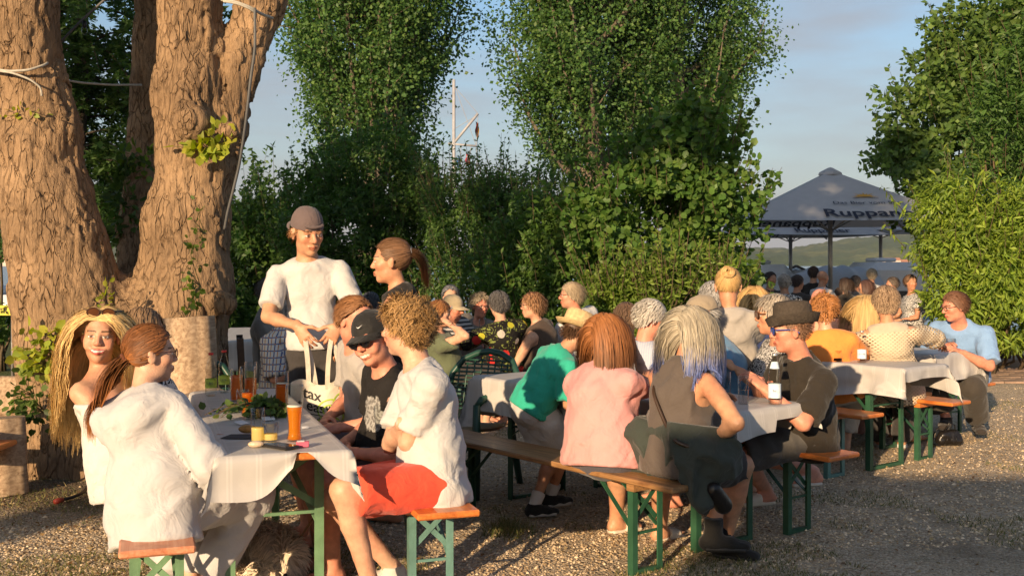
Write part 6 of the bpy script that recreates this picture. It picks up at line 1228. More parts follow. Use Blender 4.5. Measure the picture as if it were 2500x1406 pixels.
def dog():
    c = gp(660, 1398); c[2] = 0; t = thing('dog', 'small fluffy cream dog lying under the front table, seen from behind', 'dog', c); fur = (.80, .68, .52); t.hide_render = False
    pr = [ec((-.10, .06, .13), (.05, -.02, .125), .105, .10, k=.05), ec((.05, -.02, .12), (.11, -.10, .10), .075, .07, k=.04), el((.12, -.13, .09), (.06, .065, .055), k=.03), ec((.12, -.16, .07), (.12, -.20, .05), .03, .022, k=.02), ec((-.12, .02, .07), (-.13, -.10, .035), .05, .035, k=.03), ec((-.02, -.06, .08), (-.02, -.17, .03), .04, .03, k=.03), ec((.05, -.10, .07), (.06, -.20, .03), .032, .028, k=.03), ec((-.18, .10, .12), (-.22, .05, .06), .03, .02, k=.03)]
    v, f = sdf_mesh(pr, .011, cuts=[(V3(0, 0, .006), -UP)]); bpy.data.objects.remove(t); body = np_mesh('dog', v, f, mat('dog_skin', (.62, .50, .36), .8), None, V3(0, 0, 0), True); body.location = tuple(c); tag(body, 'small fluffy cream dog lying under the front table, seen from behind', 'dog')
    rs = np.random.default_rng(9); idx = rs.integers(0, len(v), 3200); P = v[idx]; e = .004; g = np.stack([sdf_points(pr, P + e * np.eye(3)[a]) - sdf_points(pr, P - e * np.eye(3)[a]) for a in range(3)], 1); g /= np.linalg.norm(g, axis=1, keepdims=True) + 1e-9
    sw = np.stack([vnoise(P * 9, 1), vnoise(P * 9, 2), vnoise(P * 9, 3)], 1); D = g * .9 + sw * .9 + rs.normal(0, .25, P.shape); D /= np.linalg.norm(D, axis=1, keepdims=True); path = [P]; q = P.copy(); n = 4
    for s in range(n):
        D = D + V3(0, 0, -.38) + sw * .15; D /= np.linalg.norm(D, axis=1, keepdims=True); q = q + D * (.0125 * rs.uniform(.7, 1.3, (len(P), 1))); q[:, 2] = np.maximum(q[:, 2], .006); path.append(q.copy())
    pth = np.stack(path, 1); col = np.array(fur) * rs.uniform(.7, 1.25, (len(P), 1)); a, b, c_ = ribbon_mesh(pth, np.linspace(.0042, .0014, n + 1)[None], np.repeat(col[:, None], n + 1, 1), V3(0, 0, .1)); np_mesh('fur', a, b, mat('hair', attr=True), body, None, True, c_)
    MB().ball((.12, -.222, .052), .011, 8, 6).build('nose', mat('black_rubber'), body, None, True)
    e0 = gp(660, 1398); e0[2] = 0
    A = e0 + V3(.12, -.06, .17); B = at(798, 1210, 5.0); ls = MB().tube([A - A, (B - A) * .3 + V3(0, 0, -.03), (B - A) * .7 + V3(0, 0, -.02), B - A], .005, 6).build('dog_leash', mat('tan_leather', (.25, .15, .07), .6), None, V3(0, 0, 0), True); ls.location = tuple(A); tag(ls, 'thin tan leash from the dog up to the bench', 'leash')
dog()
# ---------------------------------------------------------------- parasols
CANVAS = mat('white_parasol_canvas', (.40, .40, .41), .8, .04, 6, transl=.12); NAVY = mat('navy_print', (.012, .016, .035), .7); GOLD = mat('gold_print', (.55, .28, .03), .6); POLE = mat('grey_pole', (.30, .29, .28), .4, metal=.5)
def parasol(c, half, zedge, zap, rot, label, front=True, val=.0, big=True):
    t = thing('parasol', label, 'parasol', (c[0], c[1], 0), rot, 'beer garden parasols'); C4 = [V3(-half, -half, zedge), V3(half, -half, zedge), V3(half, half, zedge), V3(-half, half, zedge)]; ap = V3(0, 0, zap)
    for i in range(4):                                       # four sagging panels
        a, b = C4[i], C4[(i + 1) % 4]; n = 13; V = []; 
        for j in range(n):
            s = j / (n - 1)
            for k in range(n):
                u = k / (n - 1); p = ap * (1 - s) + (a * (1 - u) + b * u) * s; sag = .015 * half * s * (1 - s * .55) * math.sin(math.pi * u) ** 1.2; nrm = unit(np.cross(b - a, ap - a)); p = p - nrm * sag * (.35 + .65 * s) - V3(0, 0, .05) * s * s * math.sin(math.pi * u) * 0
                V.append(p)
        f = [(j * n + k, (j + 1) * n + k, (j + 1) * n + k + 1, j * n + k + 1) for j in range(n - 1) for k in range(n - 1)]; np_mesh('canopy_panel', np.array(V), f, CANVAS, t)
        if val: 
            m_ = 15; top = []; 
            for k in range(m_):
                u = k / (m_ - 1); p = a * (1 - u) + b * u; nrm = unit(np.cross(b - a, ap - a)); p = p - nrm * (.015 * half * .45 * math.sin(math.pi * u) ** 1.2); top.append(p)
            top = np.array(top); np_mesh('valance', np.concatenate([top, top - V3(0, 0, val)]), [(k, k + 1, m_ + k + 1, m_ + k) for k in range(m_ - 1)], CANVAS, t)
        MB().bar(ap - V3(0, 0, .10), a - V3(0, 0, .03), .03, .03).build('rib', POLE, t); MB().bar(V3(0, 0, zedge - .15), a * .5 + ap * .5 - V3(0, 0, .06), .022, .022).build('strut', POLE, t)
    MB().tube([(0, 0, 0), (0, 0, zap - .02)], .045, 12).build('pole', POLE, t, None, True); MB().lathe([(.23, zap - .09), (.21, zap - .04), (.05, zap + .045), (.0005, zap + .06)], 8).build('top_cap', CANVAS, t); MB().box((0, 0, .04), (.7, .7, .08), bevel=.02).build('base_plate', mat('grey_concrete', (.3, .3, .29), .9), t)
    return t
def parasol_print(t, half, zedge, zap, s=1.0, back=True, dx=.12):
    a, b, ap = V3(-half, -half, zedge), V3(half, -half, zedge), V3(0, 0, zap); yd = unit(ap - (a + b) / 2); nrm = unit(np.cross(b - a, ap - a)); mid = (a + b) / 2; X = V3(1, 0, 0)
    sagp = lambda h: -nrm * (.015 * half * (1 - h) * (1 - (1 - h) * .55) * (.35 + .65 * (1 - h))) + nrm * .035
    H_ = np.linalg.norm(ap - mid); put = lambda fr: mid + yd * H_ * fr + sagp(fr)
    text_mesh('lettering', 'Ruppaner', .60 * s, NAVY, t, put(.045) + X * dx, X, yd, bold=.018, squeeze=1.04); text_mesh('lettering', 'Das Bier vom See.', .235 * s, NAVY, t, put(.275) + X * dx, X, yd, bold=.006)
    mb = MB(); o = put(.415) + X * dx
    for k in range(9):
        an = math.pi * k / 8; l = .36 if k % 2 == 0 else .26; d = X * math.cos(an) + yd * math.sin(an) * .8; q = np.cross(d, nrm); mb.add([o + d * .10 - q * .022, o + d * .10 + q * .022, o + d * l * s], [(0, 1, 2)])
    an = np.linspace(0, math.pi, 9); mb.add([o] + [o + .10 * (X * math.cos(x) + yd * math.sin(x)) for x in an], [(0, i + 1, i + 2) for i in range(8)]); mb.build('sun_emblem', GOLD, t); [text_mesh('lettering', w_, .085 * s, NAVY, t, put(.375) + X * (dx + o_ * s), X, yd) for w_, o_ in (('SEIT', -.24), ('1795', .24))]
    if back:
        a, b = V3(half, half, zedge), V3(-half, half, zedge); yd2 = unit(ap - (a + b) / 2); n2 = unit(np.cross(b - a, ap - a)); m2 = (a + b) / 2; text_mesh('lettering', 'Ruppaner', .60 * s, NAVY, t, m2 + yd2 * H_ * .06 - n2 * .06 - V3(.35, 0, 0), X, yd2, mirror=True, bold=.018)
U1 = at(2027, 700, 20.5) * [1, 1, 0]; u = parasol(U1, 1.92, 2.28, 3.30, math.radians(-4), 'large pale parasol with brewery lettering right of the hazel', val=0.0); parasol_print(u, 1.92, 2.28, 3.30, .71, True, .36)
U2 = at(1930, 700, 26) * [1, 1, 0]; u = parasol(U2, 1.7, 2.18, 2.95, math.radians(8), 'second parasol behind, with small mirrored lettering'); parasol_print(u, 1.7, 2.18, 2.95, .55, True)
U3 = at(2150, 700, 27) * [1, 1, 0]; parasol(U3, 1.75, 2.30, 3.1, math.radians(30), 'third parasol seen from below behind the large one')

# ---------------------------------------------------------------- boats, caravan, bicycles under the parasols
TARP = mat('grey_tarp', (.42, .44, .46), .6, .1, 3, .4, 4); CARA = mat('white_caravan', (.62, .63, .64), .35, .04); DWIN = mat('dark_window', (.03, .035, .04), .1); BLUE = mat('blue_stripe', (.04, .10, .22), .4)
def covered_boat(px, d, w, h, label, seed):
    c = at(px, 700, d) * [1, 1, 0]; c[2] = -.4; t = thing('covered_boat', label, 'boat', c, 0, 'boats and caravans by the lake'); n, m = 26, 14; V = []
    for i in range(n):
        u = i / (n - 1) * 2 - 1; sc = max(.06, 1 - abs(u) ** 3.2)
        for j in range(m):
            a = math.pi * j / (m - 1); r = sc * (1 + .03 * math.sin(i * 1.9 + seed)); V.append((u * w / 2, -math.cos(a) * 1.1 * sc, .5 + (h - .5) * (math.sin(a) ** .6) * (sc ** .5) + .03 * math.sin(i * 1.9)))
    np_mesh('tarp', np.array(V), [(i * m + j, i * m + j + 1, (i + 1) * m + j + 1, (i + 1) * m + j) for i in range(n - 1) for j in range(m - 1)], TARP, t); MB().box((0, 0, .3), (w * .8, 1.3, .5), bevel=.1).build('hull', CARA, t); 
    for x in (-.25, .25): MB().box((x * w, 0, .1), (.12, 1.6, .2)).build('cradle', POLE, t)
covered_boat(2040, 23.5, 2.6, 1.86, 'boat under a grey tarp beside the caravan', 1); covered_boat(1950, 25.5, 1.3, 1.75, 'smaller covered boat behind the bicycles', 2)
def caravan(px, d, w, h, label):
    c = at(px, 700, d) * [1, 1, 0]; c[2] = -.3; t = thing('caravan', label, 'caravan', c, 0, 'boats and caravans by the lake'); MB().box((0, 0, h / 2 + .25), (w, 1.9, h - .4), bevel=.18).build('body', CARA, t); MB().box((.1 * w, -.955, h * .55), (w * .7, .02, .45), bevel=.004).build('window', DWIN, t); MB().box((0, -.953, h * .34), (w * .94, .012, .07)).build('stripe', BLUE, t); MB().box((-.1 * w, 0, h + .10), (w * .35, .7, .09), bevel=.03).build('roof_hatch', CARA, t)
    for s in (-1, 1): MB().tube([(0, s * .95, .3), (0, s * .8, .3)], .30, 16).build('wheel', DWIN, t, None, True)
caravan(2165, 24.5, 1.4, 1.8, 'white caravan with blue stripe beyond the parasol pole'); caravan(1868, 26, .9, 1.75, 'white rounded caravan half hidden by the hazel')
t = thing('boathouse', 'small white boathouse with dark gable line and pennant', 'hut', at(1925, 700, 27) * [1, 1, 0] - V3(0, 0, .4), 0); MB().box((0, 0, .75), (1.5, 1.2, 1.5)).build('wall', CARA, t); MB().add([(-.9, -.7, 1.45), (0, -.7, 1.85), (.9, -.7, 1.45), (-.9, .7, 1.45), (0, .7, 1.85), (.9, .7, 1.45)], [(0, 1, 4, 3), (1, 2, 5, 4)]).build('roof', DWIN, t)
MB().bar((-.9, -.72, 1.44), (0, -.72, 1.86), .03, .06).build('gable_trim', DWIN, t); MB().bar((0, -.72, 1.86), (.9, -.72, 1.44), .03, .06).build('gable_trim', DWIN, t)
BIKE = mat('black_bike_metal', (.015, .015, .016), .35, metal=.4); TYRE = mat('tyre_rubber', (.012, .012, .012), .8); REFL = mat('red_reflector', (.5, .06, .02), .3)
def bicycle(c, ang, label):
    t = thing('bicycle', label, 'bicycle', (c[0], c[1], 0), math.radians(ang), 'parked bicycles')
    a = np.linspace(0, 2 * math.pi, 25)
    for x in (-.52, .52):
        w = MB().tube(np.stack([x + .33 * np.cos(a), a * 0, .345 + .33 * np.sin(a)], 1), .016, 6, False).build('wheel', TYRE, t, None, True); mb = MB()
        for k in range(10): mb.tube([(x, 0, .345), (x + .32 * math.cos(k * .628), 0, .345 + .32 * math.sin(k * .628))], .0018, 3)
        mb.build('spokes', POLE, w)
    f = MB()
    for p, q in (((-.52, 0, .345), (-.10, 0, .33)), ((-.52, 0, .345), (-.22, 0, .80)), ((-.10, 0, .33), (-.24, 0, .92)), ((-.10, 0, .33), (.36, 0, .86)), ((-.21, 0, .80), (.35, 0, .93)), ((.52, 0, .345), (.34, 0, 1.0))): f.tube([p, q], .016, 6)
    f.build('frame', BIKE, t, None, True); MB().ball((-.25, 0, .96), (.13, .07, .04), 10, 6).build('saddle', TYRE, t, None, True); MB().tube([(.22, -.30, 1.04), (.33, -.15, 1.06), (.34, 0, 1.02), (.33, .15, 1.06), (.22, .30, 1.04)], .014, 6).build('handlebar', BIKE, t, None, True)
    for s in (-1, 1): MB().ball((.24, s * .27, 1.05), (.03, .025, .018), 6, 5).build('grip', REFL if s < 0 else TYRE, t, None, True)
for px, d, ang, lb in ((1905, 13.0, 200, 'parked bicycle left, beside the hazel bush'), (1985, 12.6, 170, 'parked bicycle in the middle of the row'), (2055, 12.2, 185, 'parked bicycle by the parasol pole'), (2080, 11.6, 70, 'parked bicycle seen end on behind the net sweater')): bicycle(at(px, 700, d) * [1, 1, 0], ang, lb)
def small_table(px, d, lb):
    c = at(px, 700, d) * [1, 1, 0]; t = thing('garden_table', lb, 'table', c, .1, 'tables under the parasols'); MB().box((0, 0, .74), (1.5, .7, .03), bevel=.006).build('table_top', OLD, t)
    for x in (-.6, .6):
        for y in (-.25, .25): MB().box((x, y, .362), (.05, .05, .725)).build('leg', M_TEAL, t)
small_table(2090, 18.3, 'dark table in front of the people under the parasol'); small_table(2225, 16.5, 'dark table beside the sunlit bush at right'); small_table(1960, 19.5, 'dark table between bicycles and covered boat')
t = thing('table_lamp', 'small lantern with orange glass on the far table', 'lantern', at(2046, 690, 18.2) * [1, 1, 0] + V3(0, 0, .757)); MB().lathe([(.0005, 0), (.09, 0), (.09, .02), (.0005, .03)], 12).build('lantern_base', OLD, t); MB().lathe([(.07, .03), (.09, .22)], 12).build('lamp_glass', mat('amber_glass', (.55, .25, .08), .3), t); MB().lathe([(.11, .22), (.03, .34), (.0005, .36)], 12).build('lantern_roof', OLD, t)

# ---------------------------------------------------------------- mast with flags
def mast():
    d = 31; b = at(1108, 643, d); base = V3(b[0], b[1], 0); t = thing('flag_mast', 'white flag mast with slanting gaff above the hedge', 'mast', base); M_ = mat('mast_paint', (.34, .34, .36), .5); W = lambda px, py: at(px, py, d) - base
    MB().tube([(0, 0, 0), W(1108, 195)], [.06, .045], 10).build('pole', M_, t, None, True); MB().tube([W(1108, 350), W(1167, 278)], .04, 8).build('gaff', M_, t, None, True); MB().tube([W(1094, 351), W(1163, 357)], .03, 8).build('yard', M_, t, None, True)
    for p in (((1108, 210), (1167, 278)), ((1108, 205), (1163, 357)), ((1110, 315), (1160, 285)), ((1163, 357), (1166, 430)), ((1167, 278), (1163, 357)), ((1126, 354), (1122, 420)), ((1150, 356), (1142, 415))): MB().tube([W(*p[0]), W(*p[1])], .008, 4).build('rope', M_, t)
    def flag(pts, cols, label):
        o = W(*pts[0]); t2 = thing('flag', label, 'flag', base + o, 0, 'flags on the mast'); n = len(cols); w = (pts[1][0] - pts[0][0]); h = pts[1][1] - pts[0][1]
        for k, c in enumerate(cols):
            V = []; 
            for j in range(9):
                for i in range(3):
                    u = (k + i / 2) / n; px = pts[0][0] + w * u + 1.2 * math.sin(j * .9 + u * 4); py = pts[0][1] + h * j / 8 + (2 + 8 * u) * (1 - abs(u - .5)); q = at(px, py, d) - base - o; V.append(q + V3(0, .12 * math.sin(j * .8 + u * 7), 0))
            np_mesh('flag_stripe', np.array(V), [(j * 3 + i, j * 3 + i + 1, (j + 1) * 3 + i + 1, (j + 1) * 3 + i) for j in range(8) for i in range(2)], mat('flag_%d' % int(sum(c) * 1000), c, .8, transl=.25), t2)
    flag([(1161, 295), (1169, 332)], [(.01, .01, .01), (.35, .02, .02), (.5, .28, .02)], 'black red gold flag hanging from the gaff'); flag([(1116, 378), (1124, 408)], [(.05, .22, .55), (.6, .62, .65), (.05, .22, .55)], 'blue and white pennant under the yard'); flag([(1137, 372), (1146, 402)], [(.5, .02, .02), (.6, .6, .6), (.5, .02, .02)], 'red and white pennant under the yard')
mast()

# ---------------------------------------------------------------- ropes, cable and bulb on the maple
ROPE = mat('pale_rope', (.42, .39, .33), .8, .15, 40); CABLE = mat('grey_cable', (.10, .10, .10), .6)
def cord(name, label, px, r, m, d, extra=None, group='ropes and cables on the maple'):
    P = np.array([at(x, y, dd + DT) for (x, y), dd in zip(px, d if hasattr(d, '__len__') else [d] * len(px))]); tt = np.linspace(0, len(P) - 1, 6 * len(P)); Q = np.stack([np.interp(tt, np.arange(len(P)), P[:, i]) for i in range(3)], 1)
    for _ in range(4): Q[1:-1] = (Q[:-2] + 2 * Q[1:-1] + Q[2:]) / 4
    t = thing(name, label, 'rope' if 'rope' in name else 'cable', Q[0], 0, group); MB().tube(Q - Q[0], r, 7).build('strand', m, t, None, True); return t, Q
cord('rope', 'pale rope tied round the left stem', [(-40, 165), (20, 175), (70, 172), (112, 158), (120, 150)], .010, ROPE, [6.98, 6.93, 6.95, 7.05, 7.2]); cord('rope', 'loose pale rope end hanging on the left stem', [(-20, 172), (30, 178), (75, 195), (100, 215), (102, 235)], .008, ROPE, [6.95, 6.9, 6.92, 6.96, 6.98])
cord('rope', 'pale rope looped round the upper right stem', [(540, 0), (575, 5), (610, 18), (640, 36), (665, 45)], .011, ROPE, [7.05, 7.05, 7.08, 7.15, 7.35]); cord('rope', 'second turn of rope round the upper right stem', [(545, 4), (580, 10), (605, 20), (625, 32)], .008, ROPE, [7.04, 7.04, 7.06, 7.10])
cord('cable', 'grey cable hanging from the right stem down behind it', [(622, 20), (623, 120), (612, 190), (600, 300), (585, 400), (568, 470), (555, 520), (548, 560)], .011, CABLE, [7.08, 7.08, 7.1, 7.1, 7.15, 7.2, 7.25, 7.3]); cord('cable', 'thin cable stretched between the maple stems', [(120, 190), (200, 203), (270, 208), (345, 208)], .009, ROPE, [7.4, 7.6, 7.8, 8.1])
t, Q = cord('cable', 'dark lamp cable with bulb socket between the stems', [(125, 130), (165, 85), (205, 45), (250, 5), (300, -40)], .010, CABLE, 7.6); p = at(206, 52, 7.58 + DT) - Q[0]; MB().lathe([(.0005, 0), (.016, 0), (.018, -.04), (.012, -.05)], 10, p).build('socket', BIKE, t, None, True); MB().ball(p + V3(0, 0, -.075), (.024, .024, .032), 10, 8).build('bulb', GLASS, t, None, True)
# yellow banner and wall at the far left
t = thing('banner', 'yellow banner with dark letters at the left edge', 'banner', at(5, 757, 13) * [1, 1, 0]); MB().box((-.35, 0, .95), (1.0, .02, .12)).build('banner_cloth', mat('yellow_banner', (.62, .55, .05), .6), t); text_mesh('lettering', 'TR', .09, NAVY, t, V3(.02, -.013, .915), V3(1, 0, 0), UP, bold=.01)
for x in (-.8, .12): MB().tube([(x, .02, 0), (x, .02, 1.05)], .02, 8).build('post', POLE, t, None, True)
t = thing('boat', 'white boat hull at the far left by the water', 'boat', at(-10, 700, 24) * [1, 1, 0] - V3(0, 0, .6), 0, 'boats and caravans by the lake'); MB().box((0, 0, 1.2), (1.6, 1.2, .45), bevel=.15).build('hull', CARA, t); MB().box((-.2, 0, 1.5), (.7, .8, .25), bevel=.08).build('cabin', CARA, t); MB().box((0, 0, .48), (.2, .9, .96)).build('cradle', POLE, t)
# paved path at the right
def paving():
    t = thing('path', None, None, (0, 0, 0)); t['kind'] = 'structure'; PV = mat('paving_stone', (.30, .20, .14), .85, .25, 9, .3, 40); me = None; n = 0
    o0 = V3(3.9, 13.6, 0)
    for i in range(24):
        for j in range(11):
            if n >= 260: break
            x = o0[0] + i * .31 + (j % 2) * .15; y = o0[1] + j * .17
            if me is None:
                q = MB().box((0, 0, .012), (.30, .16, .03), bevel=.006).build('paving_stone', PV, t); me = q.data
            else: q = bpy.data.objects.new('paving_stone', me); COL.objects.link(q); q.parent = t
            q.location = (x, y, RNG.uniform(-.003, .003)); n += 1
    MB().box((7.6, 15.55, .06), (7.5, .12, .14), bevel=.01).build('kerb', mat('kerb_stone', (.32, .24, .18), .85, .2), t)
paving()
# ---------------------------------------------------------------- cloth materials
def fab(name, c, rough=.88, var=.06, bump=.25, sheen=.15): return mat(name, c, rough, var, 9, max(.46, bump * .7), 11, sheen=sheen, spec=.2)
def pattern_mat(name, kind, c1, c2, c3=None, scale=1.0, extra=None):
    m, N, L = node_mat(name); b = N['Principled BSDF']; b.inputs['Roughness'].default_value = .88; b.inputs['Specular IOR Level'].default_value = .2; tc = N.new('ShaderNodeTexCoord'); P = tc.outputs['Object']
    def mixc(f, a, c):
        x = N.new('ShaderNodeMixRGB'); L.new(f, x.inputs['Fac'])
        for s, v in (('Color1', a), ('Color2', c)):
            if isinstance(v, tuple): x.inputs[s].default_value = (*v, 1)
            else: L.new(v, x.inputs[s])
        return x.outputs['Color']
    def band(ax, freq, w, off=0.0):
        sx = N.new('ShaderNodeSeparateXYZ'); L.new(P, sx.inputs['Vector']); a = N.new('ShaderNodeMath'); a.operation = 'MULTIPLY_ADD'; a.inputs[1].default_value = freq; a.inputs[2].default_value = off; L.new(sx.outputs[ax], a.inputs[0]); f = N.new('ShaderNodeMath'); f.operation = 'FRACT'; L.new(a.outputs[0], f.inputs[0]); g = N.new('ShaderNodeMath'); g.operation = 'LESS_THAN'; g.inputs[1].default_value = w; L.new(f.outputs[0], g.inputs[0]); return g.outputs[0]
    def noise(sc, det=3, dist=0.0):
        n = N.new('ShaderNodeTexNoise'); n.inputs['Scale'].default_value = sc; n.inputs['Detail'].default_value = det; n.inputs['Distortion'].default_value = dist; L.new(P, n.inputs['Vector']); return n.outputs['Fac']
    def step(f, a, b_):
        r = ramp(N, [(a, (0, 0, 0)), (b_, (1, 1, 1))]); L.new(f, r.inputs['Fac']); return r.outputs['Color']
    if kind == 'stripes': col = mixc(band('Z', 26 * scale, .5), c1, c2)
    elif kind == 'vstripes': col = mixc(band('X', 60 * scale, .4), c1, c2)
    elif kind == 'check': col = mixc(band('Z', 16 * scale, .18), mixc(band('X', 16 * scale, .18), mixc(band('X', 16 * scale, .12, .5), c1, c3), c2), mixc(band('X', 16 * scale, .18), c2, c3))
    elif kind == 'swirl': col = mixc(step(noise(16 * scale, 1, 3.5), .48, .52), c1, c2)
    elif kind == 'floral':
        v = N.new('ShaderNodeTexVoronoi'); v.inputs['Scale'].default_value = 7.5 * scale; v.inputs['Randomness'].default_value = .8; L.new(P, v.inputs['Vector']); sp = N.new('ShaderNodeSeparateColor'); L.new(v.outputs['Color'], sp.inputs['Color']); w = N.new('ShaderNodeMath'); w.operation = 'MULTIPLY_ADD'; w.inputs[1].default_value = .10; L.new(noise(40, 2), w.inputs[0]); L.new(v.outputs['Distance'], w.inputs[2])
        r = ramp(N, [(0, c2), (.34, c2), (.35, (.36, .34, .03)), (.7, (.36, .34, .03)), (.71, (.42, .38, .33))]); r.color_ramp.interpolation = 'CONSTANT'; L.new(sp.outputs['Red'], r.inputs['Fac']); inside = step(w.outputs[0], .40, .37) if False else None
        rr = ramp(N, [(.36, (1, 1, 1)), (.38, (0, 0, 0))]); L.new(w.outputs[0], rr.inputs['Fac']); vine = step(noise(22, 1, 2.0), .60, .62); base = mixc(vine, c1, (.16, .19, .05)); col = mixc(rr.outputs['Color'], base, r.outputs['Color'])
    elif kind == 'print':
        o, rad = extra; vm = N.new('ShaderNodeVectorMath'); vm.operation = 'DISTANCE'; vm.inputs[1].default_value = tuple(o); L.new(P, vm.inputs[0]); a = N.new('ShaderNodeMath'); a.operation = 'MULTIPLY_ADD'; a.inputs[1].default_value = .9 * rad; L.new(noise(24, 4), a.inputs[0]); L.new(vm.outputs['Value'], a.inputs[2]); r = ramp(N, [(rad * 1.3, (1, 1, 1)), (rad * 1.34, (0, 0, 0))]); L.new(a.outputs[0], r.inputs['Fac']); col = mixc(r.outputs['Color'], c1, mixc(step(noise(60, 2), .45, .55), c2, c3))
    L.new(col, b.inputs['Base Color']); nb = N.new('ShaderNodeTexNoise'); nb.inputs['Scale'].default_value = 12; nb.inputs['Distortion'].default_value = 1.2; L.new(P, nb.inputs['Vector']); bp = N.new('ShaderNodeBump'); bp.inputs['Strength'].default_value = .45; bp.inputs['Distance'].default_value = .03; L.new(nb.outputs['Fac'], bp.inputs['Height']); L.new(bp.outputs['Normal'], b.inputs['Normal'])
    if kind == 'check' and False: pass
    return m
def net_mat():
    m, N, L = node_mat('crochet_net'); b = N['Principled BSDF']; b.inputs['Roughness'].default_value = .9; b.inputs['Base Color'].default_value = (.58, .47, .33, 1); tc = N.new('ShaderNodeTexCoord'); sx = N.new('ShaderNodeSeparateXYZ'); L.new(tc.outputs['Object'], sx.inputs['Vector']); out = N['Material Output']
    prod = None
    for ax, fr, of in (('X', 62, 0), ('Z', 74, 0)):
        a = N.new('ShaderNodeMath'); a.operation = 'MULTIPLY'; a.inputs[1].default_value = fr * math.pi; L.new(sx.outputs[ax], a.inputs[0]); s = N.new('ShaderNodeMath'); s.operation = 'SINE'; L.new(a.outputs[0], s.inputs[0])
        if prod is None: prod = s.outputs[0]
        else:
            p = N.new('ShaderNodeMath'); p.operation = 'MULTIPLY'; L.new(prod, p.inputs[0]); L.new(s.outputs[0], p.inputs[1]); prod = p.outputs[0]
    g = N.new('ShaderNodeMath'); g.operation = 'GREATER_THAN'; g.inputs[1].default_value = .30; L.new(prod, g.inputs[0]); t = N.new('ShaderNodeBsdfTransparent'); mx = N.new('ShaderNodeMixShader'); L.new(g.outputs[0], mx.inputs['Fac']); L.new(b.outputs['BSDF'], mx.inputs[1]); L.new(t.outputs['BSDF'], mx.inputs[2]); L.new(mx.outputs['Shader'], out.inputs['Surface']); return m
WHITE = fab('white_cotton', (.50, .485, .47)); LINEN = fab('white_linen', (.48, .465, .46), var=.06, bump=.15); CORAL = fab('coral_cotton', (.72, .085, .045)); BLACK = fab('black_cotton', (.020, .017, .015)); CHAR = fab('charcoal_cotton', (.045, .04, .038)); GREYT = fab('grey_cotton', (.40, .37, .34)); LGREY = fab('light_grey_jersey', (.36, .33, .30)); TAUPE = fab('taupe_jersey', (.10, .080, .068)); PINK = fab('pink_jersey', (.62, .29, .275)); GREENT = fab('green_cotton', (.03, .36, .25)); NAVYS = fab('slate_shorts', (.085, .08, .10)); DKGREEN = fab('dark_green_gauze', (.042, .050, .042), bump=.5); BLUET = fab('blue_cotton', (.12, .27, .44)); SKY = fab('sky_blue_cotton', (.20, .33, .55)); LILAC = fab('lilac_cotton', (.45, .42, .58)); ORANGE = fab('orange_cotton', (.80, .27, .06)); SALMON = fab('salmon_cotton', (.70, .34, .22)); DTROU = fab('dark_trousers', (.05, .042, .034)); OLIVE = fab('olive_jersey', (.12, .14, .08)); HOODIE = fab('grey_hoodie', (.24, .21, .18)); BROWNB = fab('brown_vest', (.075, .052, .040)); WSHIRT = fab('white_shirt', (.53, .52, .51)); BEIGE_C = fab('beige_cap', (.42, .34, .22)); CAPB = fab('black_cap', (.018, .017, .016), .7); CAPG = fab('mauve_grey_cap', (.13, .095, .092)); STRAW = mat('straw', (.60, .42, .21), .85, .2, 60, .6, 160); FELT = mat('dark_straw', (.060, .046, .034), .85, .25, 70, .7, 170); BAND = fab('dark_band', (.02, .016, .014))
STRIPE = pattern_mat('striped_polo', 'stripes', (.06, .06, .065), (.55, .53, .5)); CHECK = pattern_mat('checked_shirt', 'check', (.62, .58, .52), (.10, .13, .25), (.50, .22, .06), 1.3); FLORAL = pattern_mat('floral_blouse', 'floral', (.012, .011, .010), (.50, .03, .025)); SWIRL = pattern_mat('black_white_swirl', 'swirl', (.02, .02, .02), (.62, .6, .58), scale=2.2); ZEBRA = pattern_mat('zebra_print', 'swirl', (.02, .02, .02), (.62, .6, .58), scale=1.0); FINE = pattern_mat('fine_striped_shirt', 'vstripes', (.46, .48, .53), (.30, .36, .50), scale=1.6); NET = net_mat()
SGM = mat('dark_sunglass_frame', (.02, .015, .012), .3); SGL = mat('dark_sunglass_lens', (.012, .010, .010), .08, spec=.6); SGB = mat('blue_sunglass_frame', (.02, .06, .30), .3); SPEC = mat('thin_spectacle_frame', (.08, .03, .025), .4); CLR = glass_mat('clear_glass')
SOLEW = mat('white_sole', (.55, .52, .48), .6); SLIDE = mat('cream_sandal', (.62, .54, .44), .6); SNK = fab('black_canvas_shoe', (.02, .019, .018)); SNKB = mat('dark_sole', (.03, .028, .026), .6); SOCKW = fab('white_sock', (.66, .64, .62)); BRN = mat('brown_sandal', (.12, .06, .03), .6)
TAN = (.52, .255, .145); FAIR = (.58, .32, .21); DEEP = (.42, .19, .10); RUDDY = (.60, .25, .16)
def sit(px, d, z=.48, up=.095): p = at(px, HZ, d); return V3(p[0], p[1], z + up)
def TS(m, **k): return dict(k='shirt', m=m, **k)
def PT(m, **k): return dict(k='pants', m=m, **k)
G1, G2, G3, G4, G5 = 'people at the front table', 'people at the middle table', 'people at the right tables', 'people at the table before the hedge', 'people under the parasols'

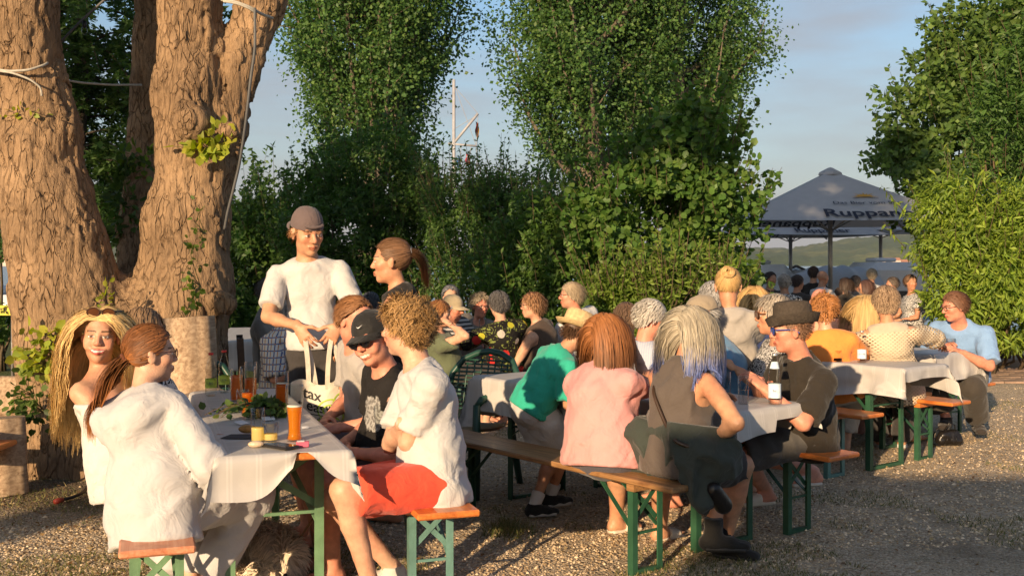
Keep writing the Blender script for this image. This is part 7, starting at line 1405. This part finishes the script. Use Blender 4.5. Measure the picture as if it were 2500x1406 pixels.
# ---------------------------------------------------------------- front table
I = human('woman in white linen with auburn ponytail, back to the viewer, on the red bench', sit(374, 4.2), at(367, 862, 4.38), 24, lyaw=28, hy=60, hp=2, fem=True, gir=.87, skin=FAIR, lod=0, group=G1,
          rh=at(548, 1205, 4.35), lh=at(490, 1085, 4.62), rpole=(.7, .1, -1), lcurl=.8, rcurl=.35, rf=at(500, 1430, 4.45), lf=at(466, 1420, 4.6), footyaw=(75, 60),
          clothes=[TS(LINEN, sleeve=1.72, hem=.16, loose=.016, flare=.014, hood=True, hw=1.05, wr=.013, wf=9, name='linen_hoodie'), PT(LINEN, len=1.85, flare=.022, wr=.012, loose=.010, name='linen_trousers')], hair=dict(k='pony', col=(.165, .062, .018), tip=(.36, .13, .035), t0=.25, tie=(0, -.098, -.018), tdir=(0, -.8, -.6), tail=.36, cin=.062, nt=620, n=2200, r=.0022, band=fab('brown_tie', (.12, .04, .02)), hv=.35), shoes=dict(k='slide', m=SLIDE))
sunglasses(I, SPEC, CLR)
I = human('woman with very long wavy blonde hair smiling at the viewer', sit(312, 4.84), at(246, 818, 4.88), 108, hy=166, hp=2, hr=-4, fem=True, gir=.95, skin=(.54, .28, .17), smile=.7, lips=(.50, .05, .06), fh=.0042, lod=0, group=G1, brow=(.10, .05, .02), sc=1.0, hs=1.04,
          lh=(-.12, .34, .72), rh=(.10, .34, .66), lf=V3(-1.66, 5.10, .09), rf=V3(-1.62, 4.95, .09), clothes=[TS(fab('white_shirred_top', (.56, .53, .50), bump=.3), sleeve=.95, off=.135, hem=.10, loose=.014, flare=.02, wr=.008, wf=20, name='off_shoulder_top'), PT(WHITE, len=1.8, flare=.03)],
          hair=dict(k='long', col=(.80, .55, .23), len=.50, seg=20, n=5000, r=.0014, curl=.0045, cf=4.0, backw=-.25, part=.012, hv=.3, off=.014))
sunglasses(I, mat('brown_sunglass_frame', (.06, .025, .012), .3), mat('brown_sunglass_lens', (.09, .035, .015), .1), up=.105, fwd=-.045)
I = human('woman with grey brown hair in zebra print behind the ponytail', sit(385, 5.35), at(352, 806, 5.5), 65, hy=78, fem=True, skin=FAIR, lod=0, group=G1, clothes=[TS(ZEBRA, sleeve=.7), PT(WHITE, len=1.8)], hair=dict(k='long', col=(.25, .155, .085), len=.24, seg=10, n=2200, r=.0023, backw=-.1, hv=.3, tip=(.33, .21, .11)))
sunglasses(I, SGM, SGL)
I = human('curly blond man in white t-shirt and coral shorts, arms crossed', sit(1058, 4.74), at(992, 800, 4.78), -110, hy=-72, hp=3, gir=.85, skin=FAIR, lod=0, group=G1, sc=1.03,
          lh=(.20, .10, .85), rh=at(985, 1032, 4.62), lpole=(-.4, .3, -1), rpole=(.5, .3, -1), rcurl=.5, lcurl=.6, rpalm=V3(0, 1, -.1), rdir=V3(1, -.15, .12), lf=at(905, 1425, 4.52), rf=at(960, 1385, 4.85), footyaw=(-120, -95), kneeout=.04,
          clothes=[TS(WHITE, sleeve=.74, hem=.13, loose=.014, flare=.014, wr=.013, wf=10), PT(CORAL, len=.86, flare=.032, loose=.016, wr=.008, name='shorts')], hair=dict(k='curly', col=(.36, .205, .075), len=.062, seg=8, n=3000, r=.0021, curl=.009, cf=1.5, hv=.4, fwd=.05), shoes=dict(k='sneaker', m=mat('white_shoe', (.55, .52, .47), .6), sm=SOLEW))
I = human('laughing man in black cap and sunglasses at the front table', sit(975, 5.32), at(908, 826, 5.14), -112, hy=-152, hp=10, hr=12, skin=RUDDY, smile=1.0, fh=.0042, lod=0, group=G1, gir=1.08, belly=.15, hs=1.03,
          lh=at(862, 1105, 5.0), rh=at(842, 1080, 5.25), clothes=[TS(pattern_mat('black_print_shirt', 'print', (.018, .016, .015), (.16, .15, .14), (.34, .33, .31), extra=((-.13, -.20, .80), .10)), sleeve=.72, hem=.12, wr=.008), PT(NAVYS, len=.9, flare=.02, name='shorts')], hair=dict(k='short', col=(.14, .07, .03), len=.03, n=900, zmax=.03))
cap(I, CAPB, brim=.07, hgt=.118); sunglasses(I, SGM, SGL, up=-.002, big=1.05)
_p = np.array([(-.016, .0, .002), (-.012, .0, -.004), (-.006, 0, -.005), (.016, 0, .006), (-.004, 0, -.001), (-.010, 0, -.0015)]) * 1.2; mb = MB(); mb.add(_p * [-1, 1, 1] + V3(-.03, .104, .075), [(0, 1, 2, 3, 4, 5)]); head_mesh(I, 'cap_emblem', mb, mat('white_print', (.7, .7, .7), .6), False)
I = human('man with short reddish hair in grey t-shirt behind the black cap', sit(920, 5.95), at(868, 782, 5.72), -112, hy=128, hp=24, skin=RUDDY, lod=0, group=G1, bald=.35, lh=at(822, 1045, 5.5), rh=at(800, 1020, 5.75), clothes=[TS(LGREY, sleeve=.72, hem=.12, wr=.008), PT(NAVYS, len=.9, name='shorts')], hair=dict(k='short', col=(.27, .12, .045), len=.035, n=1800, r=.002, up=.7))
I = human('tall standing man in white t-shirt and backwards cap holding a tote bag', V3((772 - 1250) / FOC * 6.5, 6.5, .985), at(751, 566, 6.42), 172, hy=147, hp=16, hr=4, skin=TAN, fh=.0042, lod=0, group=G1, seated=False, sc=1.03, hs=1.10, gir=.82,
          rh=at(727, 796, 6.15), lh=at(828, 792, 6.15), rpole=(.9, -.3, -.5), lpole=(-.7, -.5, -.5), rcurl=.55, lcurl=.8, rdir=V3(.55, -.35, -.75), ldir=V3(-.45, -.35, -.8), rpalm=V3(.4, .8, -.3), lpalm=V3(-.3, .8, -.3), rf=at(735, 1180, 6.7), lf=(-.12, .02, .09),
          clothes=[TS(WHITE, sleeve=.74, hem=-.03, loose=.013, flare=.010, wr=.0075, wf=8, hw=.98, scoop=.35), PT(CHAR, len=.8, flare=.04, name='shorts')], hair=dict(k='short', col=(.24, .11, .04), len=.03, n=700, zmax=.015), shoes=dict(k='slide', m=mat('black_slide', (.015, .015, .016), .5)))
cap(I, CAPG, backwards=True, hgt=.12); STAND = I
mb = MB(); mb.tube([V3(-.05, .086, .055), V3(-.03, .098, .05), V3(0, .102, .049), V3(.03, .098, .05), V3(.05, .086, .055)], .008, 6); head_mesh(I, 'cap_strap', mb, CAPG)
I = human('young woman with brown ponytail and dark top in profile, standing', V3((985 - 1250) / FOC * 6.3, 6.35, .88), at(955, 637, 6.25), -75, hy=-88, hp=3, fem=True, skin=TAN, fh=.0042, lod=0, group=G1, seated=False, sc=.94, hs=1.14, gir=.92, clothes=[dict(k='tank', m=BLACK), PT(CHAR, len=1.8)], hair=dict(k='pony', col=(.17, .085, .04), tip=(.26, .13, .06), tie=(0, -.10, .045), tail=.24, tdir=(0, -1, -.2), nt=420, n=1900, r=.002, band=fab('grey_tie', (.3, .3, .32))))
I = human('man in grey polo sitting far behind the standing man', sit(668, 9.4, .5), at(660, 712, 9.3), 95, hy=105, skin=RUDDY, lod=1, group='people behind the standing man', bald=.3, clothes=[TS(HOODIE, collar=True, sleeve=.7), PT(DTROU, len=1.8)], hair=dict(k='short', col=(.2, .16, .13), len=.03))
I = human('man in checked shirt on the wooden chair, mostly hidden', sit(690, 8.25), at(708, 752, 8.2), 110, hy=60, skin=RUDDY, lod=1, group='people behind the standing man', rh=(.12, .3, .74), clothes=[TS(CHECK, sleeve=.95, collar=True, loose=.022), PT(DTROU, len=1.8)], hair=dict(k='short', col=(.28, .26, .25), len=.03))
I = human('person with dark grey hair far behind the black cap', sit(912, 11.3), at(906, 742, 11.2), 10, hy=20, skin=FAIR, lod=2, group='people behind the standing man', clothes=[TS(HOODIE), PT(DTROU, len=1.8)], hair=dict(k='short', col=(.07, .07, .075), len=.04))

# ---------------------------------------------------------------- table before the hedge
I = human('woman with copper hair in olive top resting her cheek on her hand', sit(1085, 9.75), at(1074, 765, 9.6), 75, hy=98, hp=6, fem=True, skin=FAIR, lod=1, group=G4, rh=at(1090, 785, 9.5), rpole=(.6, .4, -1), rcurl=.9, lh=(-.1, .38, .8), clothes=[TS(OLIVE, sleeve=.8, loose=.02), PT(CHAR, len=1.8)], hair=dict(k='short', col=(.34, .145, .05), len=.075, fwd=-.2, n=1500))
I = human('man in beige cap and striped polo before the hedge', sit(1128, 10.4), at(1106, 752, 10.2), 120, hy=112, hp=10, skin=RUDDY, lod=1, group=G4, elder=True, clothes=[TS(STRIPE, sleeve=.8, collar=True), PT(DTROU, len=1.8)], hair=dict(k='short', col=(.4, .38, .36), len=.02, zmax=.02)); cap(I, BEIGE_C)
I = human('grey haired person right behind the beige cap', sit(1102, 11.4), at(1100, 724, 11.3), 170, hy=175, skin=FAIR, lod=2, group=G4, clothes=[TS(HOODIE), PT(DTROU, len=1.8)], hair=dict(k='short', col=(.14, .14, .15), len=.05))
I = human('woman with curly grey blond hair and glasses in grey hoodie', sit(1168, 10.9), at(1172, 747, 10.7), 165, hy=150, hp=3, fem=True, skin=RUDDY, lod=1, group=G4, clothes=[TS(HOODIE, sleeve=1.7, hood=True), PT(DTROU, len=1.8)], hair=dict(k='curly', col=(.42, .33, .22), len=.05, n=1500, curl=.006, cf=1.2)); sunglasses(I, SPEC, CLR)
I = human('woman with short dark grey hair in floral blouse, back to the viewer', sit(1232, 9.95), at(1216, 742, 9.75), -18, hy=-28, hr=-6, fem=True, gir=1.08, skin=FAIR, lod=1, group=G4, lh=at(1160, 825, 10.0), lpole=(-1, -.3, -.4), clothes=[TS(FLORAL, sleeve=.8, hem=.12, loose=.018), PT(WHITE, len=1.8, loose=.02)], hair=dict(k='short', col=(.115, .105, .10), len=.045, n=1600))
I = human('woman with brown highlighted hair and glasses in sleeveless brown top', sit(1328, 10.0), at(1299, 745, 9.85), -58, hy=-92, hp=3, fem=True, gir=1.12, skin=FAIR, lod=1, group=G4, clothes=[dict(k='tank', m=BROWNB, loose=.018), PT(BLACK, len=1.8)], hair=dict(k='short', col=(.23, .105, .05), tip=(.4, .22, .11), len=.085, fwd=-.1, up=.8, n=1600)); sunglasses(I, SPEC, CLR)
I = human('grey blond man in white shirt before the hedge', sit(1418, 10.5), at(1394, 721, 10.3), -48, hy=-86, skin=RUDDY, lod=1, group=G4, beard=.4, sc=1.05, gir=1.08, clothes=[TS(WSHIRT, sleeve=1.6, collar=True, loose=.024), PT(DTROU, len=1.8)], hair=dict(k='short', col=(.38, .29, .19), len=.065, n=1600, fwd=-.5)); sunglasses(I, SPEC, CLR)

# ---------------------------------------------------------------- middle table
I = human('child in green t-shirt and straw hat leaning over the table', V3(.115, 6.34, .68), at(1408, 812, 6.38), 62, hy=58, hp=22, skin=TAN, lod=0, group=G2, seated=False, sc=.80, gir=.82, hs=1.04, lh=(-.1, .42, .80), rh=at(1392, 965, 6.42), rf=at(1345, 1208, 6.5), lf=at(1305, 1232, 6.35), footyaw=(75, 60), clothes=[TS(GREENT, sleeve=.80, hem=.06, loose=.016, flare=.016, wr=.012, wf=11), PT(WHITE, len=.85, flare=.05, loose=.02, name='shorts')], hair=dict(k='short', col=(.10, .05, .025), len=.03, n=700, zmax=.02), shoes=dict(k='sneaker', m=SNK, sm=SOLEW, sock=SOCKW))
brim_hat(I, STRAW, STRAW, crown_h=.13, brim=.045, pinch=False, tilt=.2, zb=.03, cr=(.100, .118))
I = human('woman with copper shoulder length hair in pink t-shirt, back to the viewer', sit(1470, 5.48), at(1482, 822, 5.60), 48, hy=58, hp=5, fem=True, gir=1.12, skin=TAN, lod=0, group=G2, sc=.98, rh=at(1556, 872, 5.85), rdir=V3(-.25, -.1, 1), rpalm=V3(-1, .2, 0), rpole=(.7, .4, -1), rcurl=.7, lh=(-.12, .36, .80), rf=at(1612, 1285, 5.90), lf=at(1505, 1265, 6.05), footyaw=(60, 55), clothes=[TS(PINK, sleeve=.70, hem=.10, loose=.018, flare=.014, wr=.013, wf=10), PT(NAVYS, len=.95, flare=.02, loose=.008, name='shorts')],
          hair=dict(k='long', col=(.30, .115, .036), tip=(.17, .075, .032), t0=.45, len=.25, seg=12, n=3400, r=.0019, backw=.1, hv=.35, off=.014), shoes=dict(k='slide', m=SLIDE))
I = human('woman with silver hair turning blue in a dark tank top, back to the viewer', sit(1655, 5.27), at(1687, 806, 5.32), 50, hy=48, hp=3, fem=True, skin=TAN, lod=0, group=G2, sc=1.0, rh=at(1735, 1075, 5.15), rpole=(1, -.3, -.6), lh=(-.1, .36, .8), rf=at(1768, 1320, 5.55), lf=at(1742, 1302, 5.42), footyaw=(95, 120), kneeout=.02, clothes=[dict(k='tank', m=TAUPE, loose=.020, hem=.10, arm=.16, wr=.010), PT(CHAR, len=.7, skirt=True, flare=.02, name='skirt')],
          hair=dict(k='long', col=(.36, .31, .23), tip=(.10, .14, .34), t0=.62, len=.30, seg=13, n=3400, r=.0019, backw=0.0, curl=.004, cf=2, hv=.3, off=.012), shoes=dict(k='sneaker', m=SNK, sm=SNKB, top=.07)); BLUEH = I
I = human('white haired man with glasses in fine striped shirt across the middle table', sit(1580, 7.05), at(1590, 778, 6.98), 55, hy=72, hp=14, skin=RUDDY, lod=1, group=G2, gir=1.05, clothes=[TS(FINE, sleeve=.95, collar=True, loose=.02), PT(DTROU, len=1.8)], hair=dict(k='short', col=(.58, .53, .46), len=.03, n=1600)); sunglasses(I, SPEC, CLR)
I = human('person with short brown hair between copper hair and white haired man', sit(1530, 7.85), at(1528, 780, 7.8), 10, hy=0, skin=FAIR, lod=1, group=G2, clothes=[TS(HOODIE), PT(DTROU, len=1.8)], hair=dict(k='short', col=(.15, .09, .055), len=.04))
I = human('man in blue t-shirt and beige flat cap behind the silver hair', sit(1778, 6.72), at(1712, 768, 6.62), -88, hy=-105, hp=12, skin=RUDDY, lod=1, group=G2, gir=1.08, lh=(-.1, .4, .82), clothes=[TS(BLUET, sleeve=.85, loose=.022), PT(LGREY, len=1.8)], hair=dict(k='short', col=(.35, .33, .3), len=.025, zmax=.02)); cap(I, fab('khaki_cap', (.30, .24, .17)), hgt=.105)
I = human('girl with blonde bun in grey t-shirt standing with her back to the viewer', V3((1792 - 1250) / FOC * 6.95, 6.98, .84), at(1778, 700, 6.85), 12, hy=12, hp=18, fem=True, skin=TAN, lod=0, group=G2, seated=False, sc=.90, hs=1.08, rh=(.10, .30, .95), lh=(-.12, .30, .95), rpole=(.9, -.6, -.4), clothes=[TS(LGREY, sleeve=.80, hem=.10, loose=.014, flare=.014, wr=.012), PT(CHAR, len=1.8)], hair=dict(k='bun', col=(.50, .31, .12), tie=(0, -.105, .055), n=1900, r=.002, br=.046, hv=.35))
I = human('bald crowned man behind the girl with the bun', sit(1742, 8.0), at(1738, 728, 8.0), 0, hy=10, skin=RUDDY, lod=1, group=G2, bald=1.0, clothes=[TS(HOODIE), PT(DTROU, len=1.8)], hair=dict(k='short', col=(.36, .34, .32), len=.025))
I = human('woman with straw blonde bob in lilac top behind the girl', sit(1862, 7.7), at(1843, 737, 7.65), 15, hy=25, fem=True, skin=FAIR, lod=1, group=G2, clothes=[TS(LILAC, sleeve=1.5, loose=.02), PT(DTROU, len=1.8)], hair=dict(k='long', col=(.50, .31, .12), len=.17, seg=8, n=1700))
I = human('woman with short silver blond hair and sunglasses in swirl print', sit(1908, 6.65), at(1888, 768, 6.55), -95, hy=-86, hp=2, fem=True, skin=TAN, lod=1, group=G2, gir=1.05, hs=1.05, lh=at(1770, 880, 6.4), rh=at(1790, 890, 6.7), clothes=[TS(SWIRL, sleeve=.9, loose=.02), PT(DTROU, len=1.8)], hair=dict(k='short', col=(.42, .36, .29), len=.06, fwd=.2, up=.8, n=1900)); sunglasses(I, mat('tortoise_frame', (.10, .04, .02), .3), SGL, big=1.08)
I = human('man in black polo with dark hat and blue sunglasses', sit(1966, 6.06), at(1932, 806, 5.93), -108, hy=-84, hp=4, skin=RUDDY, lod=0, group=G2, gir=.96, sc=1.03, belly=.1, lh=at(1868, 950, 5.72), rh=at(1850, 950, 5.95), lpole=(-.5, -.6, -.7), lf=at(1870, 1195, 6.2), rf=at(1985, 1150, 6.5), clothes=[TS(fab('black_polo', (.030, .024, .018)), sleeve=.85, collar=True, hem=.12, loose=.014, flare=.014, wr=.012, wf=12), PT(fab('dark_grey_shorts', (.08, .075, .07)), len=.95, flare=.03, loose=.008, name='shorts')], hair=dict(k='short', col=(.22, .12, .07), len=.012, n=1800, zmax=.04, r=.0018, up=.3), shoes=dict(k='slide', m=SLIDE))
brim_hat(I, FELT, BAND, crown_h=.125, brim=.035, pinch=True, tilt=.6, zb=.038, cr=(.090, .108)); sunglasses(I, SGB, SGL)

# ---------------------------------------------------------------- right tables
I = human('woman with curly copper hair in orange top, back to the viewer', sit(2030, 8.3), at(2012, 757, 8.2), 15, hy=5, fem=True, gir=1.12, skin=FAIR, lod=1, group=G3, rh=(.2, .34, .8), clothes=[TS(ORANGE, sleeve=1.4, loose=.024, flare=.02), PT(WHITE, len=1.8)], hair=dict(k='curly', col=(.36, .15, .045), len=.06, n=1700, curl=.007, cf=1.3))
I = human('bald man in salmon shirt half hidden behind the orange top', sit(2045, 9.2), at(2002, 738, 9.2), 30, hy=20, skin=(.62, .27, .19), lod=1, group=G3, bald=1.0, gir=1.1, clothes=[TS(SALMON, sleeve=.9), PT(DTROU, len=1.8)])
I = human('woman with cropped brown hair in beige net sweater, back to the viewer', sit(2178, 8.35), at(2162, 738, 8.2), 12, hy=10, fem=True, gir=1.1, skin=TAN, lod=0, group=G3, sc=1.02, hs=1.06, rh=at(2330, 850, 8.75), rpole=(.7, -.8, .2), lh=(-.16, .34, .8), lf=at(2150, 1085, 8.9), rf=at(2200, 1085, 8.9), clothes=[TS(NET, sleeve=1.35, hem=.12, loose=.022, flare=.022, wr=.008, off=.045, name='net_sweater'), dict(k='tank', m=fab('cream_top', (.50, .40, .30)), hem=.08, loose=.010), PT(CHAR, len=1.8)], hair=dict(k='short', col=(.20, .125, .075), tip=(.38, .26, .16), len=.035, n=2000, up=.8, r=.002), shoes=dict(k='sneaker', m=mat('white_shoe'), sm=SOLEW))
I = human('woman with long straight blonde hair in zebra top behind the net sweater', sit(2128, 9.0), at(2122, 752, 9.0), 60, hy=70, fem=True, skin=TAN, lod=1, group=G3, clothes=[TS(ZEBRA, sleeve=.8), PT(DTROU, len=1.8)], hair=dict(k='long', col=(.52, .34, .14), len=.34, seg=10, n=1700))
I = human('man with glasses in blue t-shirt at the right, looking left', sit(2352, 9.45), at(2330, 748, 9.2), -138, hy=-98, hp=12, skin=RUDDY, lod=0, group=G3, gir=1.05, sc=1.03, lh=at(2352, 862, 9.0), rh=at(2300, 850, 9.3), lf=at(2388, 1030, 9.25), rf=at(2310, 1020, 9.2), footyaw=(-165, -150), clothes=[TS(SKY, sleeve=.85, loose=.020, wr=.010), PT(DTROU, len=1.85, flare=.025, loose=.016)], hair=dict(k='short', col=(.16, .075, .04), len=.045, n=1900, up=.6), shoes=dict(k='sneaker', m=fab('dark_shoe', (.035, .028, .024)), sm=SNKB)); sunglasses(I, SPEC, CLR)

# ---------------------------------------------------------------- under the parasols
for px, py, d, yw, hyy, fm, sm, hr_, lb in ((1882, 682, 17.5, 150, 150, False, CHAR, dict(k='short', col=(.03, .02, .015), len=.03), 'dark haired man between the hazel and the first pole'), (1914, 690, 15.5, 0, 0, False, ZEBRA, dict(k='short', col=(.40, .34, .28), len=.03), 'grey haired man in black and white shirt by the bicycles'), (1986, 668, 18.5, 30, 20, False, BLACK, dict(k='short', col=(.05, .03, .02), len=.03), 'man in black t-shirt left of the parasol pole'), (2009, 678, 18.2, 60, 70, False, WSHIRT, None, 'bald man in white shirt at the parasol pole'), (2112, 700, 17.0, -20, -60, True, HOODIE, dict(k='long', col=(.08, .04, .03), len=.2), 'dark haired woman in grey blouse right of the pole'), (2128, 672, 18.8, 20, 10, True, WSHIRT, dict(k='short', col=(.45, .36, .25), len=.05), 'person in white t-shirt right of the pole'), (2224, 690, 15.8, -100, 165, True, SWIRL, dict(k='short', col=(.16, .09, .05), len=.04), 'young person in patterned top before the bright bush'), (1948, 690, 17.2, 40, 60, False, CHAR, dict(k='short', col=(.06, .04, .03), len=.03), 'guest in dark shirt between the two parasol poles'), (2062, 694, 17.8, -30, -40, True, BLACK, dict(k='long', col=(.05, .03, .02), len=.18), 'guest in black top right beside the parasol pole'), (2088, 690, 18.6, 0, 10, False, HOODIE, dict(k='short', col=(.10, .08, .07), len=.03), 'guest in grey shirt behind the lantern table'), (2178, 694, 18.2, -60, -80, False, CHAR, dict(k='short', col=(.12, .09, .07), len=.03), 'guest in dark shirt before the white caravan')):
    I = human(lb, sit(px + 2, d), at(px, py, d), yw, hy=hyy, fem=fm, skin=(.45, .22, .13), lod=2, group=G5, bald=0.0 if hr_ else 1.0, clothes=[TS(sm), PT(DTROU, len=1.8)], hair=hr_)
for px, d, ang, lb in ((2010, 18.4, 30, 'bench of the two men by the parasol pole'), (2118, 18.0, 0, 'bench under the parasol right of the pole'), (1905, 16.6, 0, 'bench behind the bicycles'), (2226, 15.9, -80, 'bench of the young person at the bush')): bench(at(px, 700, d) * [1, 1, 0], ang + 90, lb, W_BROWN, M_TEAL)

# ---------------------------------------------------------------- tote bag, cross-body bag, jacket
def tote():
    c = at(783, 1010, 6.08); base = V3(c[0], c[1], 0); t = thing('tote_bag', 'cream canvas tote bag with dark lettering held by the standing man', 'bag', c); m = fab('cream_canvas', (.62, .56, .46), bump=.4); wd, ht = .35, .36; n = 17; yaw = math.radians(6)
    X = V3(math.cos(yaw), math.sin(yaw), 0); Y = V3(-math.sin(yaw), math.cos(yaw), 0); F = []; surf = lambda u, v, s: X * ((u - .5) * wd * (1 - .05 * v)) + UP * ((v - .5) * ht + .018 * math.sin(u * 9) * v) - Y * s * ((.045 * max(0.0, math.sin(math.pi * u)) ** .7 * (1 - v * .75)) + .018 * math.sin(u * 11 + 1) * v + .008 * math.sin(v * 8 + u * 5) + .003)
    for s, nm in ((1, 'front_panel'), (-1, 'back_panel')):
        V = [surf(i / (n - 1), j / (n - 1), s) for i in range(n) for j in range(n)]; np_mesh(nm, np.array(V), [(i * n + j, (i + 1) * n + j, (i + 1) * n + j + 1, i * n + j + 1) for i in range(n - 1) for j in range(n - 1)], m, t)
    st = STAND['arms']; hr_, hl_ = st[1], st[-1]
    for tgt, us in (((hr_[2] + unit(V3(.55, -.35, -.75)) * .085 - c), (.30, .42)), ((hl_[2] + unit(V3(-.45, -.35, -.8)) * .085 - c), (.62, .86))):
        for k, u in enumerate(us):
            s = 1 if k == 0 else -1; a = surf(u, .93, s); mid = (a + tgt) / 2 + Y * s * -.03 + X * .012 * (1 if u > tgt[0] / wd + .5 else -1); tt = np.linspace(0, 1, 9)[:, None]; P = (1 - tt) ** 2 * a + 2 * tt * (1 - tt) * mid + tt ** 2 * tgt; W_ = X * .013 + Y * .004; v = np.concatenate([P - W_, P + W_]); q = np_mesh('strap', v, [(i, i + 1, 9 + i + 1, 9 + i) for i in range(8)], m, t)
    ink = mat('black_print', (.02, .02, .02), .7); grn = mat('lime_print', (.36, .52, .06), .7)
    def on(u, v): return surf(u, v, 1) - Y * .004
    for txt, u, v, sz in (('tax', .36, .74, .085), ('t easy', .40, .56, .085), ('xvs.de', .42, .42, .034)):
        o = text_mesh('lettering', txt, sz, ink, t, V3(0, 0, 0), V3(1, 0, 0), UP, bold=.012, align='LEFT' if False else 'CENTER'); co = np.zeros(len(o.data.vertices) * 3, dtype=np.float32); o.data.vertices.foreach_get('co', co); co = co.reshape(-1, 3); new = np.array([on(u + x / wd, v + z / ht) for x, _, z in co], dtype=np.float32); o.data.vertices.foreach_set('co', new.ravel()); o.data.update()
    mb = MB(); mb.add([on(.33, .50), on(.55, .50), on(.55, .513), on(.33, .513)], [(0, 1, 2, 3)]); mb.build('print_line', ink, t); mb = MB()
    for cu, cv, r in ((.62, .60, .06), (.80, .44, .07), (.62, .24, .09), (.88, .22, .05), (.84, .66, .05), (.72, .32, .03), (.62, .60, .03), (.80, .44, .03), (.62, .24, .045)):
        a = np.linspace(0, 2 * math.pi, 25); ring = lambda rr: [on(cu + rr * math.cos(x) / wd, min(.97, cv + rr * math.sin(x) / ht)) for x in a]; o_, i_ = ring(r), ring(r - .008); mb.add(o_ + i_, [(k, k + 1, 25 + k + 1, 25 + k) for k in range(24)])
    mb.build('lime_rings', grn, t); mb = MB(); mb.add([on(.80, .95), on(.86, .95), on(.86, .85), on(.80, .85)], [(0, 1, 2, 3)]); mb.build('woven_tag', ink, t)
tote()
def jacket_and_bag():
    I = BLUEH; pel, R, Fv, T_ = I['pel'], I['R'], I['F'], I['T']; c = V3(pel[0], pel[1], .48)
    pr = [ec(pel - R * .17 + V3(0, 0, .02), pel + R * .18 + V3(0, 0, .03), (.16, .15), (.155, .15), UP, k=.06), ec(pel + R * .16 - Fv * .05 + V3(0, 0, .03), pel + R * .25 - Fv * .10 - V3(0, 0, .16), .10, .05, k=.06), ec(pel - R * .16 - Fv * .1 + V3(0, 0, .10), pel + R * .1 - Fv * .13 + V3(0, 0, .14), .05, .05, k=.05)]
    v, f = sdf_mesh(pr, .0105, cuts=[(pel + V3(0, 0, .17), unit(T_))], disp=lambda P: -.026 * (1 - 2 * np.abs(vnoise(P * np.array([10, 10, 4]), 4))) - .010 * vnoise(P * 24, 5)); t = thing('jacket', 'dark green gauze jacket wrapped round the hips of the silver haired woman', 'jacket', c); np_mesh('cloth', v - c, f, DKGREEN, t)
    Ls = mat('brown_leather', (.045, .026, .015), .4); A = I['Nk'] - I['Rt'] * .10 - I['Ft'] * .105 - V3(0, 0, .11); P = [A + V3(0, 0, .14) + I['Ft'] * .04, A, I['C'] - I['Ft'] * .155 - R * .04, I['W'] - I['Ft'] * .16 + R * .06, pel - Fv * .19 + R * .15 + V3(0, 0, .10), pel + R * .30 - Fv * .06 + V3(0, 0, .05)]; P = np.array(P); tt = np.linspace(0, 5, 26); Q = np.stack([np.interp(tt, np.arange(6), P[:, i]) for i in range(3)], 1)
    for _ in range(3): Q[1:-1] = (Q[:-2] + 2 * Q[1:-1] + Q[2:]) / 4
    b0 = Q[-1]; t = thing('shoulder_bag', 'small dark shoulder bag on a brown strap at her right hip', 'bag', b0 - V3(0, 0, .2)); o0 = b0 - V3(0, 0, .2); MB().tube(Q - o0, .009, 6).build('strap', Ls, t, None, True); v, f = sdf_mesh([ec(b0 - V3(.02, 0, .16), b0 + V3(.03, .04, -.24), .035, .045, k=.03)], .009); np_mesh('bag_body', v - o0, f, mat('black_leather', (.012, .010, .009), .28), t); MB().tube([b0 - o0, b0 - o0 - V3(0, 0, .03)], .009, 8).build('clasp', mat('brass', (.5, .32, .08), .3, metal=1), t)
jacket_and_bag()
# ---------------------------------------------------------------- thin evening haze over the lake
def haze():
    m, N, L = node_mat('evening_haze'); N.remove(N['Principled BSDF']); v = N.new('ShaderNodeVolumePrincipled'); v.inputs['Density'].default_value = .00016; v.inputs['Color'].default_value = (.88, .90, .94, 1); v.inputs['Anisotropy'].default_value = .2; L.new(v.outputs['Volume'], N['Material Output'].inputs['Volume'])
    o = MB().box((0, 1075, 52), (3600, 2230, 108)).build('haze', m); tag(o, 'thin evening haze over garden, lake and far hills', 'haze', kind='stuff')
haze()
